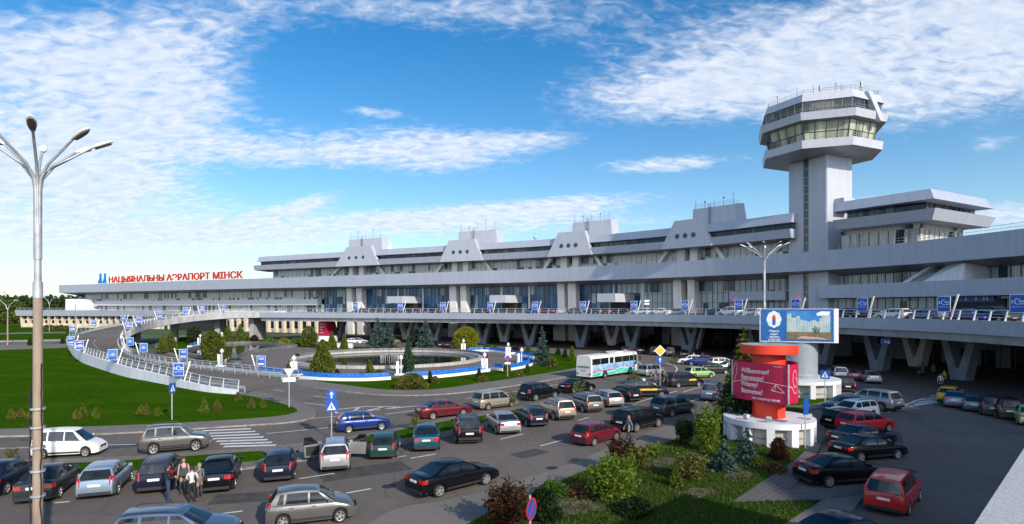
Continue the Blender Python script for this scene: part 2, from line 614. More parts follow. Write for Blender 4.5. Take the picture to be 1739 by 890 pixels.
M['field'] = mat('field', (0.05, 0.085, 0.02), 0.9, var=0.3, scale=0.05)
M['soil'] = mat('soil', (0.115, 0.085, 0.055), 0.95, var=0.3, scale=1.5, bump=0.6, bscale=12)
M['marking'] = mat('road paint', (0.62, 0.62, 0.60), 0.7, color2=(0.22, 0.215, 0.21), scale=2.5, fac=(0.30, 0.45), detail=10)
M['steel_panel'] = mat_brick('facade panel', (0.355, 0.385, 0.455), (0.34, 0.37, 0.44), (0.20, 0.225, 0.285), 1.0, 0.45, 2.4, 8.0, 0.02, 0.0, 'UV', 0.12, 0.0)
M['steel_plain'] = mat('facade sheet', (0.42, 0.44, 0.49), 0.45, 0.0, var=0.03, scale=1.4, stretch=(1, 1, .1))
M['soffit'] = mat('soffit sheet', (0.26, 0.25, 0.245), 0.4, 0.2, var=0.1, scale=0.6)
M['white_stone'] = mat('white cladding', (0.72, 0.69, 0.64), 0.6, var=0.05, scale=0.8, stretch=(1, 1, 0.2))
M['cream_stone'] = mat('cream stone', (0.62, 0.54, 0.42), 0.7, var=0.1, scale=0.8)
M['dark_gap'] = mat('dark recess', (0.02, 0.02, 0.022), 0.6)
M['roof'] = mat('roof felt', (0.16, 0.16, 0.17), 0.9)
M['glass_white'] = mat_glazing('curtained glazing', (0.05, 0.09, 0.12), (0.80, 0.80, 0.75), 0.72)
M['glass_blue'] = mat_glazing('blue glazing', (0.016, 0.085, 0.18), (0.42, 0.55, 0.62), 0.22)
M['glass_grey'] = mat_glazing('grey curtained glazing', (0.02, 0.055, 0.09), (0.46, 0.53, 0.58), 0.80, fold=6.0)
M['glass_strip'] = mat_glazing('strip glazing', (0.020, 0.026, 0.03), (0.14, 0.15, 0.15), 0.30)
M['glass_cab'] = mat_glazing('cab glazing', (0.20, 0.24, 0.16), (0.46, 0.48, 0.36), 0.75, pane=2.0, fold=0.6)
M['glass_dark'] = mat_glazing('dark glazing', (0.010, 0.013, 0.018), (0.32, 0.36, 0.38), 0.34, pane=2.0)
M['frame'] = mat('window frame', (0.10, 0.11, 0.12), 0.4, 0.4)
M['frame_light'] = mat('light frame', (0.40, 0.41, 0.42), 0.4, 0.4)
M['concrete'] = mat('concrete', (0.34, 0.345, 0.36), 0.75, var=0.12, scale=0.7, bump=0.2, bscale=25, stretch=(1, 1, 0.35))
M['pier'] = mat('pier concrete', (0.19, 0.23, 0.275), 0.6, var=0.12, scale=0.7)
M['edge'] = mat_brick('bridge fascia', (0.34, 0.375, 0.44), (0.31, 0.345, 0.41), (0.20, 0.21, 0.24), 1.0, 0.5, 6.0, 9.0, 0.012, 0.15, 'UV', 0.1, 0.0)
M['band_sunlit'] = mat('sunlit band', (0.60, 0.60, 0.60), 0.5, var=.03)  # mezzanine band lightened in colour to look sunlit
M['white_wall'] = mat('white wall', (0.66, 0.67, 0.70), 0.6, var=0.05, scale=1.2, stretch=(1, 1, 0.3))
M['rail'] = mat('galvanised rail', (0.58, 0.60, 0.62), 0.4, 0.5, var=0.05)
M['steel'] = mat('galvanised steel', (0.42, 0.44, 0.46), 0.55, 0.4, var=0.1)
M['pole_concrete'] = mat('pole concrete', (0.30, 0.235, 0.175), 0.85, var=0.15, scale=2.0, bump=0.3, stretch=(1, 1, 0.3))
M['blue_board'] = mat('blue board', (0.006, 0.085, 0.42), 0.45, var=0.12, scale=0.8)
M['blue_light'] = mat('light blue print', (0.015, 0.17, 0.48), 0.45, var=0.1)
M['white_paint'] = mat('white paint', (0.78, 0.78, 0.77), 0.5, var=0.04)
M['red_letter'] = mat('red lettering', (0.55, 0.015, 0.012), 0.45, var=0.05)
M['logo_blue'] = mat('blue logo', (0.01, 0.20, 0.60), 0.45, var=0.05)
M['orange'] = mat('orange red paint', (0.74, 0.045, 0.014), 0.5, var=0.08, scale=1.2)
M['magenta'] = mat('crimson print', (0.50, 0.012, 0.065), 0.45, var=0.08, scale=0.8)
M['black'] = mat('black rubber', (0.018, 0.018, 0.019), 0.7)
M['wire'] = mat('black cable', (0.02, 0.02, 0.025), 0.6)
M['trunk'] = mat('bark', (0.12, 0.085, 0.06), 0.9, var=0.3, scale=6)
M['stone_grey'] = mat_brick('stone wall', (0.20, 0.20, 0.20), (0.14, 0.14, 0.145), (0.08, 0.08, 0.08), 1.0, 0.8, 0.5, 0.3, 0.02)
M['stone_white'] = mat_brick('pale coping', (0.46, 0.44, 0.41), (0.38, 0.36, 0.34), (0.2, 0.19, 0.18), 1.0, 0.8, 0.9, 0.9, 0.02)
M['blue_seat'] = mat('blue seat slats', (0.025, 0.20, 0.60), 0.5, color2=(0.01, 0.06, 0.25), scale=6.0, fac=(0.4, 0.55))
M['terrazzo'] = mat('parapet terrazzo', (0.50, 0.50, 0.49), 0.7, color2=(0.30, 0.31, 0.32), scale=45.0, fac=(0.35, 0.6))
M['blue_panel'] = mat('blue grey wall', (0.30, 0.36, 0.48), 0.5, var=0.06)
M['sign_blue'] = mat('sign blue', (0.01, 0.09, 0.42), 0.35, var=0.03)
M['sign_red'] = mat('sign red', (0.55, 0.02, 0.03), 0.35, var=0.03)
M['sign_yellow'] = mat('sign yellow', (0.75, 0.55, 0.03), 0.4, var=0.03)
def mat_water():
    m = mat('pond water', (0.015, 0.022, 0.018), 0.06, var=0.3, scale=0.2)
    nt = m.node_tree
    N, L = nt.nodes, nt.links
    tc = N.new('ShaderNodeTexCoord')
    t = N.new('ShaderNodeTexNoise')
    t.inputs['Scale'].default_value = 2.5
    L.new(tc.outputs['Object'], t.inputs['Vector'])
    bp = N.new('ShaderNodeBump')
    bp.inputs['Strength'].default_value = 0.06
    L.new(t.outputs[0], bp.inputs['Height'])
    L.new(bp.outputs[0], N['Principled BSDF'].inputs['Normal'])
    return m
M['water'] = mat_water()
# ------------------------------------------------------------------ ground, roads, pavements
def smooth_px(pts, n=6):
    """Catmull-Rom through picture points"""
    out = []
    for i in range(len(pts) - 1):
        p0 = np.array(pts[max(i - 1, 0)], float); p1 = np.array(pts[i], float)
        p2 = np.array(pts[i + 1], float); p3 = np.array(pts[min(i + 2, len(pts) - 1)], float)
        for k in range(n):
            t = k / n
            out.append(0.5 * ((2 * p1) + (-p0 + p2) * t + (2 * p0 - 5 * p1 + 4 * p2 - p3) * t * t + (-p0 + 3 * p1 - 3 * p2 + p3) * t ** 3))
    out.append(np.array(pts[-1], float))
    return out

def ground_pts(px, z, n=6):
    return [P(a[0], a[1], z) for a in smooth_px(px, n)]

def slab(name, pts, z0, z1, m, kind='structure'):
    mb = MB()
    mb.prism([(p[0], p[1]) for p in pts], z0, z1, bottom=False)
    o = mb.build(name, m)
    o['kind'] = kind
    return o

mb = MB()
mb.poly([(-3000, -600, -0.06), (3000, -600, -0.06), (3000, 5000, -0.06), (-3000, 5000, -0.06)])
mb.build('ground', M['field'])['kind'] = 'structure'
mb = MB()
mb.poly([(-75, -40, 0), (110, -40, 0), (110, 300, 0), (-75, 300, 0)])
mb.build('road', M['asphalt'])['kind'] = 'structure'

# lawn on the left inside the ramp, with the pavement along the road
LAWN_ROAD = [(-420, 737), (0, 728), (150, 724), (300, 718), (400, 712), (470, 706.5), (500, 700.5), (504, 696), (495, 690.5), (470, 683), (432, 674), (407, 670)]
PAV_ROAD = [(-420, 749), (0, 739.5), (150, 736), (250, 731.5), (400, 722), (490, 716), (527, 709), (537, 700), (527, 690), (500, 680), (470, 671), (436, 664)]
ramp_base = [(403, 672), (340, 666), (257, 649.5), (212, 641), (167, 627), (140, 617), (122, 605), (117, 592)]
lawn_edge = ground_pts(LAWN_ROAD, 0.13)
pav_edge = ground_pts(PAV_ROAD, 0.12)
back = [P(x + 6, y - 2, 0.0) for x, y in ramp_base]
far_left = [P(100, 592), P(0, 596), P(-420, 604)]
slab('pavement', pav_edge + [P(430, 666, .12), P(415, 668, .12)] + far_left[::-1][:1], -0.03, 0.12, M['pavement'])
slab('kerb', [p + Vector((0.0, -0.12, 0)) for p in pav_edge] + [p + Vector((0.0, 0.02, 0)) for p in pav_edge[::-1]], -0.03, 0.114, M['kerb'])
slab('lawn', lawn_edge + back + far_left, -0.03, 0.135, M['grass'])
# far left strips: path, road with its pale kerb, second lawn
slab('path', [P(-420, 601), P(-420, 590), P(0, 586), P(125, 584), P(130, 589), P(100, 590), P(0, 593)], -0.05, 0.004, M['pavement'])
slab('far_road', [P(-420, 590), P(-420, 584), P(0, 581), P(125, 578.5), P(125, 584), P(0, 586)], -0.05, 0.008, M['asphalt'])
slab('far_kerb', [P(-420, 584), P(-420, 582), P(0, 579.5), P(118, 577.2), P(118, 578.6), P(0, 581)], -0.05, 0.25, M['kerb'])
slab('far_lawn', [P(-420, 582), P(-420, 556), P(0, 552), P(160, 552.5), P(160, 570), P(118, 577.2), P(0, 579.5)], -0.05, 0.1, M['grass'])
slab('far_path', [P(-300, 568), P(-300, 566), P(0, 566.3), P(38, 565), P(112, 564), P(112, 566.2), P(38, 567.2), P(0, 568.5)], -0.02, 0.12, M['pavement'])

# median between road and car park
MED_U = [(-420, 794), (0, 783), (180, 777.5), (420, 762), (560, 747), (653, 731), (754, 711), (840, 697), (936, 680), (1000, 668), (1053, 657), (1085, 649)]
MED_L = [(1085, 652), (1053, 667), (1000, 682), (926, 698), (840, 719), (764, 737), (703, 748), (602, 764), (560, 772), (420, 793), (230, 809), (0, 820), (-420, 838)]
mu, ml = ground_pts(MED_U, 0.12), ground_pts(MED_L, 0.12)
slab('median_pavement', mu + ml, -0.03, 0.12, M['pavement'])
slab('median_kerb', [p + Vector((0, 0.13, 0)) for p in mu] + [p + Vector((0, 0.01, 0)) for p in mu[::-1]], -0.03, 0.113, M['kerb'])
slab('parking_kerb', [p + Vector((0, -0.13, 0)) for p in ml] + [p + Vector((0, -0.01, 0)) for p in ml[::-1]], -0.03, 0.113, M['kerb'])
slab('median_lawn', ground_pts([(-420, 801), (60, 788), (180, 784), (300, 776), (420, 767.5), (447, 767), (453, 773), (440, 781), (420, 784), (230, 799), (100, 805), (-420, 822)], .13), 0.0, 0.15, M['grass'])
slab('median_lawn', ground_pts([(586, 750), (600, 745), (653, 736), (754, 716), (840, 703), (926, 686), (985, 674), (1045, 662), (1052, 664), (990, 681), (926, 691.5), (840, 712), (764, 730), (703, 741), (620, 753.5), (592, 756)], .13), 0.0, 0.15, M['grass'])

# round island with the plaza, pond and fountain
ISL_FRONT = [(480, 645), (510, 653), (560, 660.5), (640, 669), (720, 670), (800, 664), (900, 650), (975, 636.5), (1020, 625)]
ISL_BACK = [(1024, 619), (1000, 608), (940, 598), (850, 590), (760, 588), (700, 590), (640, 587), (560, 584), (430, 572), (330, 568), (280, 575), (262, 590), (300, 606), (400, 629)]
isl = ground_pts(ISL_FRONT, 0.12) + ground_pts(ISL_BACK, 0.12)
slab('island_pavement', isl, -0.03, 0.12, M['pavement'])
fr = ground_pts(ISL_FRONT, 0.12)
slab('island_kerb', [p + Vector((0.0, -0.13, 0)) for p in fr] + [p for p in fr[::-1]], -0.03, 0.113, M['kerb'])
slab('island_lawn', ground_pts([(480, 636), (512, 643), (600, 655.5), (670, 662), (740, 660.5), (810, 651), (900, 638), (970, 626), (1008, 619), (1004, 612), (940, 600), (850, 592), (760, 590), (700, 592), (640, 589), (560, 586), (430, 575), (335, 571), (290, 577), (275, 590), (310, 604), (400, 624)], .13), 0.0, 0.135, M['grass'])
slab('plaza', ground_pts([(470, 634), (508, 638), (580, 643), (660, 642), (740, 639), (815, 631), (868, 626), (912, 613), (905, 603), (850, 596.5), (780, 594), (740, 597), (690, 596), (640, 594), (560, 594), (520, 590), (450, 585), (390, 583), (330, 586), (318, 596), (350, 610), (420, 627)], .14), 0.0, 0.145, M['plaza'])

# garden and bay on the near right
GARD = [(640, 1010), (740, 925), (800, 886), (916, 833), (1017, 790), (1098, 764), (1154, 743), (1205, 722), (1240, 700), (1290, 694), (1345, 692), (1376, 700), (1381, 725), (1376, 752), (1355, 777), (1300, 814), (1242, 852.5)]
g2 = ground_pts(GARD, 0.13, 4) + [P(1395, 849, .13), P(1330, 890, .13), P(1230, 960, .13), P(1100, 1040, .13)]
slab('garden_ground', g2, -0.03, 0.135, M['garden'])
slab('garden_pavement', ground_pts([(420, 1010), (560, 935), (660, 869.5), (760, 849), (845, 827), (960, 791), (1050, 753), (1120, 727), (1180, 706), (1230, 690), (1262, 680)], .06) +
     [P(1290, 690, .06), P(1240, 702, .06), P(1205, 724, .06), P(1154, 745, .06), P(1098, 766, .06), P(1017, 792, .06), P(916, 835, .06), P(800, 888, .06), P(740, 927, .06), P(640, 1012, .06)], -0.03, 0.07, M['pavement'])
slab('brick_path', [P(1242, 853, .12), P(1300, 814, .12), P(1355, 777, .12), P(1376, 752, .12), P(1381, 725, .12), P(1376, 700, .12), P(1398, 690, .12), P(1402, 712, .12), P(1398, 745, .12), P(1384, 780, .12), P(1360, 812, .12), P(1340, 832, .12), P(1420, 833, .12), P(1420, 845, .12), P(1395, 849, .12)], -0.03, 0.125, M['brickpath'])
slab('bay_pavement', [P(1395, 849, .1), P(1420, 845, .1), P(1470, 840, .1), P(1420, 900, .1), P(1370, 960, .1), P(1290, 1010, .1), P(1180, 1010, .1), P(1230, 960, .1), P(1330, 890, .1)], -0.03, 0.1, M['pavement'])
# second little island under the blue billboard
slab('billboard_island', ground_pts([(1270, 696), (1262, 672), (1300, 655), (1400, 652), (1440, 662), (1448, 676), (1412, 688), (1370, 694), (1330, 692), (1270, 696)], .12), -0.03, 0.122, M['pavement'])
slab('billboard_lawn', ground_pts([(1290, 688), (1284, 674), (1310, 662), (1395, 658), (1425, 664), (1430, 674), (1400, 682), (1360, 688), (1290, 688)], .13), 0, 0.14, M['grass'])

# painted lines
def stripe(a, b, w, z=0.006):
    p, q = P(*a), P(*b)
    d = (q - p); d.z = 0
    n = Vector((-d.y, d.x, 0)).normalized() * w / 2
    return [(p + n) + Vector((0, 0, z)), (p - n) + Vector((0, 0, z)), (q - n) + Vector((0, 0, z)), (q + n) + Vector((0, 0, z))]
mb = MB()
for a, b in (((-300, 771), (230, 754.5)), ((452, 736.5), (572, 725)), ((590, 723), (640, 716.5)), ((655, 703.5), (708, 696.5)), ((775, 689), (802, 684.5)), ((790, 677), (880, 664)), ((895, 662), (975, 648)),
             ((1022, 640), (1060, 632)), ((464, 662), (482, 664.5)), ((533, 672.5), (556, 675.5)), ((516, 684), (558, 689)), ((520, 711.5), (575, 706.5)),
             ((-40, 822), (-5, 819)), ((93, 854), (118, 852)), ((372, 873), (412, 868)), ((575, 840), (630, 830)), ((508, 813), (568, 804)), ((660, 779), (690, 774)), ((697, 778.5), (740, 771)), ((805, 789), (818, 786)),
             ((850, 746), (888, 737)), ((917, 757.5), (955, 747.5)), ((982, 714), (1000, 709)), ((1080, 684), (1150, 664)), ((1152, 690), (1186, 677)), ((1160, 666), (1190, 657)), ((1060, 692), (1080, 687))):
    mb.poly(stripe(a, b, 0.14))
for a, b in (((568, 696), (620, 690.5)), ((572, 702), (632, 697)), ((568, 696), (572, 702)), ((632, 697), (720, 688)), ((620, 690.5), (680, 691)), ((596, 699.5), (611, 692)), ((620, 698), (650, 691.5)), ((647, 695.5), (672, 692))):
    mb.poly(stripe(a, b, 0.22, 0.008))
# arcs by the bus
arc = ground_pts([(1083, 634), (1090, 628), (1092, 622), (1086, 616), (1078, 612)], 0, 4)
for a, b in zip(arc[:-1], arc[1:]):
    d = (b - a); n = Vector((-d.y, d.x, 0)).normalized() * 0.1
    mb.poly([a + n + Vector((0, 0, .006)), a - n + Vector((0, 0, .006)), b - n + Vector((0, 0, .006)), b + n + Vector((0, 0, .006))])
arc = ground_pts([(1146, 632), (1150, 627), (1146, 622), (1136, 618), (1130, 616.5)], 0, 4)
for a, b in zip(arc[:-1], arc[1:]):
    d = (b - a); n = Vector((-d.y, d.x, 0)).normalized() * 0.1
    mb.poly([a + n + Vector((0, 0, .006)), a - n + Vector((0, 0, .006)), b - n + Vector((0, 0, .006)), b + n + Vector((0, 0, .006))])
mb.build('lane_marking', M['marking'])['kind'] = 'structure'
# zebra crossing on the left road: stripes run along the road
mb = MB()
for k in range(8):
    t = k / 7.0
    xa, ya = 336 + 44 * t, 727.5 + 31 * t
    xb, yb = 419 + 50 * t, 723.5 + 32.5 * t
    mb.poly(stripe((xa, ya), (xb, yb), 0.42, 0.007))
mb.build('zebra_crossing', M['marking'])['kind'] = 'structure'
mb = MB()
for k in range(6):
    t = k / 5.0
    mb.poly(stripe((1545 + 35 * t, 690 - 4 * t - 14 * t), (1597 + 8 * t, 682 - 10 * t), 0.3, 0.007))
for k in range(4):
    mb.poly(stripe((1480 + 12 * k, 699 - 5 * k), (1496 + 12 * k, 701 - 5 * k), 0.3, 0.007))
for k in range(4):
    mb.poly(stripe((1508 + 14 * k, 700 - 6 * k), (1522 + 16 * k, 693 - 5.5 * k), 0.25, 0.007))
mb.build('zebra_crossing', M['marking'])['kind'] = 'structure'

M['patch'] = mat('asphalt patch', (.060, .054, .050), .85, var=.2, scale=2)
for (x, y, w, h, a) in ((620, 800, 5, 2.2, .5), (420, 845, 3.2, 1.6, .2), (700, 722, 6, 1.5, .6), (1500, 740, 4, 2.4, 1.0), (250, 755, 5, 1.3, .3), (900, 770, 2.4, 1.4, .7)):
    q = P(x, y, 0); mb = MB(); c_, s_ = math.cos(a), math.sin(a)
    mb.poly([(q.x + (u * c_ - v * s_), q.y + (u * s_ + v * c_), .004) for u, v in ((-w / 2, -h / 2), (w / 2, -h / 2 * .9), (w / 2 * .97, h / 2), (-w / 2, h / 2))]); mb.build('road_patch', M['patch'])['kind'] = 'structure'
for (x, y, lb) in ((938, 795, 'round iron cover in the lane beside the shiny black saloon'), (660, 826, 'round iron cover in front of the shiny black saloon'), (1545, 800, 'round iron cover on the right hand road')):
    q = P(x, y, 0); t = thing('manhole_cover', lb, 'manhole cover', (q.x, q.y, 0)); mb = MB(); mb.lathe([(.36, .0), (.36, .012), (.30, .012), (.30, .008), (.001, .010)], 20); mb.build('cover', M['black'], t)
# ------------------------------------------------------------------ fountain, pond, benches
FC = (-21.6, 104.0)
ft = thing('fountain', 'large round fountain basin with pale stone coping and still dark water', 'fountain', (FC[0], FC[1], 0.13))
MB().lathe([(16.5, 0), (16.5, 0.46), (15.7, 0.46), (15.7, 0.04)], 72).build('coping', M['stone_white'], ft, 40)
MB().lathe([(15.68, 0.05), (15.68, 0.12), (14.2, 0.12), (14.2, 0.02)], 72).build('ledge', M['stone_grey'], ft, 40)
MB().lathe([(14.25, 0.06), (0.01, 0.06)], 72).build('water', M['water'], ft)
# raised stone wall round the far half
MB().lathe([(17.3, 0), (17.3, 0.85), (16.55, 0.85), (16.55, 0)], 48, a0=R(5), a1=R(175)).build('back_wall', M['stone_grey'], ft, 40)
for k in range(13):
    nz = MB()
    a = 2 * math.pi * k / 13
    nz.tube([(1.6 * math.cos(a), 1.0 * math.sin(a), 0.05), (1.6 * math.cos(a), 1.0 * math.sin(a), .75)], 0.06, 6)
    nz.build('nozzle', M['stone_white'], ft, 40)

pond_pts = ground_pts([(318, 603), (322, 596), (345, 590), (385, 585), (430, 583.5), (470, 587), (500, 589.5), (470, 593), (440, 597), (416, 602), (404, 609), (412, 617), (395, 618), (360, 611)], .15, 4)
pd = thing('pond', 'kidney shaped pond with grey stone edge beside the paved plaza', 'pond', (pond_pts[0].x, pond_pts[0].y, 0.13))
mb = MB(); mb.poly([(p.x, p.y, 0.20) for p in pond_pts][::-1]); mb.build('water', M['water'], pd, world=True)
c0 = sum(pond_pts, Vector()) / len(pond_pts)
mb = MB()
n = len(pond_pts)
for i in range(n):
    a, b = pond_pts[i], pond_pts[(i + 1) % n]
    ao, bo = a + (a - c0).normalized() * 1.0, b + (b - c0).normalized() * 1.0
    zt = 0.72
    mb.hull8([(ao.x, ao.y, .1), (bo.x, bo.y, .1), (b.x, b.y, .1), (a.x, a.y, .1), (ao.x, ao.y, zt), (bo.x, bo.y, zt), (b.x, b.y, zt), (a.x, a.y, zt)])
mb.build('stone_edge', M['stone_grey'], pd, world=True)

def curved_bench(pxs, label, w=1.0):
    pts = ground_pts(pxs, 0.15, 5)
    t = thing('curved_bench', label, 'bench', (pts[0].x, pts[0].y, 0.145), group='blue and white benches round the plaza')
    base, seat, back_ = MB(), MB(), MB()
    for a, b in zip(pts[:-1], pts[1:]):
        d = (b - a).normalized(); nn = Vector((-d.y, d.x, 0))
        if nn.y < 0: nn = -nn
        def q(m_, o0, o1, z0, z1):
            p = [a + nn * o0, b + nn * o0, b + nn * o1, a + nn * o1]
            m_.hull8([(v.x, v.y, z0) for v in p] + [(v.x, v.y, z1) for v in p])
        q(base, 0, w, 0.10, 0.52)
        q(seat, 0.05, w - 0.05, 0.522, 0.60)
        q(back_, w * 0.62, w * 0.75, 0.60, 1.02)
    base.build('base', M['white_paint'], t, world=True)
    seat.build('seat', M['blue_seat'], t, world=True)
    for m__ in (base, seat, back_): m__.weld = True
    back_.build('backrest', M['blue_seat'], t, world=True)
curved_bench([(430, 632), (470, 637), (505, 640.5)], 'blue slatted bench behind the ramp railing by the garden lamp')
curved_bench([(508, 643), (560, 646.5), (620, 647), (664, 644.5)], 'longest blue slatted bench with white base in front of the fountain')
curved_bench([(692, 644.5), (745, 641.5), (800, 635.5), (833, 630)], 'blue slatted bench right of the big round bush')
curved_bench([(834, 627), (858, 630), (890, 625), (911, 618)], 'blue slatted bench curving behind the no parking sign')
curved_bench([(886, 618), (900, 616), (906, 612.5)], 'short blue bench at the right hand lamp of the plaza')
curved_bench([(797, 598), (830, 597), (868, 602)], 'far blue bench under the yellow willow')
curved_bench([(872, 604), (890, 606), (906, 608.5)], 'far blue bench beside the single blue spruce')
curved_bench([(318, 590), (330, 587), (338, 586.5)], 'small blue bench at the far side of the pond')
# ------------------------------------------------------------------ plan curves
class Curve:
    def __init__(self, pts, step=0.5):
        pts = [np.array(p, float) for p in pts]
        out = []
        for i in range(len(pts) - 1):
            p0, p1, p2, p3 = pts[max(i - 1, 0)], pts[i], pts[i + 1], pts[min(i + 2, len(pts) - 1)]
            n = max(2, int(np.linalg.norm(p2 - p1) / step))
            for k in range(n):
                t = k / n
                out.append(0.5 * ((2 * p1) + (-p0 + p2) * t + (2 * p0 - 5 * p1 + 4 * p2 - p3) * t * t + (-p0 + 3 * p1 - 3 * p2 + p3) * t ** 3))
        out.append(pts[-1])
        self.p = np.array(out)
        d = np.linalg.norm(np.diff(self.p[:, :2], axis=0), axis=1)
        self.s = np.concatenate([[0], np.cumsum(d)])
        self.L = self.s[-1]
        t = np.gradient(self.p[:, :2], self.s, axis=0)
        k = np.ones(9) / 9
        tp = np.pad(t, ((4, 4), (0, 0)), mode='edge')
        t = np.stack([np.convolve(tp[:, j], k, 'valid') for j in range(2)], 1)
        t /= np.linalg.norm(t, axis=1)[:, None]
        self.t = t
    def at(self, s, o=0.0):
        x = np.array([np.interp(s, self.s, self.p[:, j]) for j in range(self.p.shape[1])])
        tx, ty = np.interp(s, self.s, self.t[:, 0]), np.interp(s, self.s, self.t[:, 1])
        l = math.hypot(tx, ty)
        nx, ny = -ty / l, tx / l          # inward, away from the car park
        z = x[2] if len(x) > 2 else 0.0
        return Vector((x[0] + nx * o, x[1] + ny * o, z))
    def tan(self, s):
        tx, ty = np.interp(s, self.s, self.t[:, 0]), np.interp(s, self.s, self.t[:, 1])
        return math.atan2(ty, tx)
    def s_px(self, px, o=0.0):
        best, bs = 1e9, 0
        for s in np.arange(0, self.L, 0.4):
            q = self.at(s, o)
            if q.y < 5: continue
            e = abs(HX + FOC * q.x / q.y - px)
            if e < best: best, bs = e, s
        return bs

def sweep(mb, cv, prof, s0, s1, ds=3.0, caps=True, closed=True):
    """sweep a closed (offset, z) profile along a plan curve; UV in metres"""
    n = max(1, int(math.ceil((s1 - s0) / ds)))
    m = len(prof)
    rings = []
    for i in range(n + 1):
        s = s0 + (s1 - s0) * i / n
        rings.append(mb.add([(lambda q: (q.x, q.y, q.z + z))(cv.at(s, o)) for o, z in prof]))
    per = [0]
    for j in range(m):
        a, b = prof[j], prof[(j + 1) % m]
        per.append(per[-1] + math.hypot(b[0] - a[0], b[1] - a[1]))
    for i in range(n):
        u0, u1 = s0 + (s1 - s0) * i / n, s0 + (s1 - s0) * (i + 1) / n
        for j in range(m if closed else m - 1):
            k = (j + 1) % m
            mb.face((rings[i] + j, rings[i + 1] + j, rings[i + 1] + k, rings[i] + k), [(u0, per[j]), (u1, per[j]), (u1, per[j + 1]), (u0, per[j + 1])])
    if caps and closed:
        mb.face([rings[0] + j for j in range(m)])
        mb.face([rings[-1] + j for j in range(m)][::-1])

ZF = 19.8   # top of the main fascia
def D(py): return FOC * (ZF - EYE) / (HY - py)
plan_px = [(100, 484.3), (200, 481.2), (300, 477.8), (440, 473.0), (600, 467.5), (760, 462.0), (900, 457.0), (1050, 450.0), (1200, 441.0), (1345, 430.0), (1450, 421.0), (1580, 407.0), (1739, 388.0)]
plan_pts = [((x - HX) / FOC * D(y), D(y)) for x, y in plan_px]
plan_pts += [(72.0, 62), (76.0, 46), (80.0, 30), (84.0, 14)]
BC = Curve(plan_pts)
TERM = thing('airport_terminal', 'long curved silver airport terminal with stacked overhanging fascias and glazed floors', 'terminal', (5.0, 160.0, 0))
def tp(name, mb, m, smooth=None, parent=None, world=True):
    return mb.build(name, m, parent or TERM, smooth, world=world)

S_L = 0.0
S_R = BC.L
sB = lambda px, o=0.0: BC.s_px(px, o)
# main roof band with its sloping soffit
mb = MB(); sweep(mb, BC, [(0.0, 16.2), (0.0, ZF), (0.5, ZF), (0.5, 16.2)], S_L, S_R); tp('main_fascia', mb, M['steel_panel'])
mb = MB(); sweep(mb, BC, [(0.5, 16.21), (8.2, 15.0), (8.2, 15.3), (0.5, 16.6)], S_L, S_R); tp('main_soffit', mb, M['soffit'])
mb = MB(); sweep(mb, BC, [(0.5, ZF - 0.3), (0.5, ZF - 0.05), (46, ZF - 0.05), (46, ZF - 0.3)], S_L, S_R, 8); tp('roof', mb, M['roof'])
# left gable of the main block
a, b = BC.at(0.0, 8), BC.at(0.0, 46)
mb = MB(); mb.poly([(a.x, a.y, 0), (b.x, b.y, 0), (b.x, b.y, 19.4), (a.x, a.y, 15.2)]); tp('gable_wall', mb, M['steel_plain'])
mb = MB(); sweep(mb, BC, [(45.5, 0), (45.5, ZF - 0.3), (46, ZF - 0.3), (46, 0)], S_L, S_R, 8); tp('rear_wall', mb, M['steel_plain'])

def glazing(s0, s1, o, z0, z1, m, bay=12.0, mull=1.25, rows=(), fm='frame', lean=0.0, gname='window'):
    """a run of glazed bays: each bay a window part with its frame of mullions and rails"""
    n = max(1, int(round((s1 - s0) / bay)))
    if not rows: rows = (z0 + .08, z1 - .08)
    for i in range(n):
        a, b = s0 + (s1 - s0) * i / n, s0 + (s1 - s0) * (i + 1) / n
        g = MB(); k = 4
        for j in range(k):
            u0, u1 = a + (b - a) * j / k, a + (b - a) * (j + 1) / k
            p, q = BC.at(u0, o), BC.at(u1, o)
            p2, q2 = BC.at(u0, o + lean), BC.at(u1, o + lean)
            g.poly([(p.x, p.y, z0), (q.x, q.y, z0), (q2.x, q2.y, z1), (p2.x, p2.y, z1)], [(u0, z0), (u1, z0), (u1, z1), (u0, z1)])
        w = tp(gname, g, M[m])
        f = MB()
        nm = max(1, int(round((b - a) / mull)))
        for j in range(nm):
            u = a + (b - a) * j / nm
            r = BC.tan(u)
            p, p2 = BC.at(u, o - 0.05), BC.at(u, o + lean - 0.05)
            c, s_ = math.cos(r) * 0.045, math.sin(r) * 0.045
            nx, ny = -math.sin(r) * 0.07, math.cos(r) * 0.07
            f.hull8([(p.x - c - nx, p.y - s_ - ny, z0), (p.x + c - nx, p.y + s_ - ny, z0), (p.x + c + nx, p.y + s_ + ny, z0), (p.x - c + nx, p.y - s_ + ny, z0),
                     (p2.x - c - nx, p2.y - s_ - ny, z1), (p2.x + c - nx, p2.y + s_ - ny, z1), (p2.x + c + nx, p2.y + s_ + ny, z1), (p2.x - c + nx, p2.y - s_ + ny, z1)])
        for z in rows:
            oo = o + lean * (z - z0) / (z1 - z0)
            sweep(f, BC, [(oo - 0.09, z - 0.06), (oo - 0.09, z + 0.06), (oo - 0.01, z + 0.06), (oo - 0.01, z - 0.06)], a, b, 3)
        fo = f.build('window_frame', M[fm], w)

DECK = 7.7
s_a, s_b = sB(118), sB(556, 8)
s_543 = sB(540, 5)
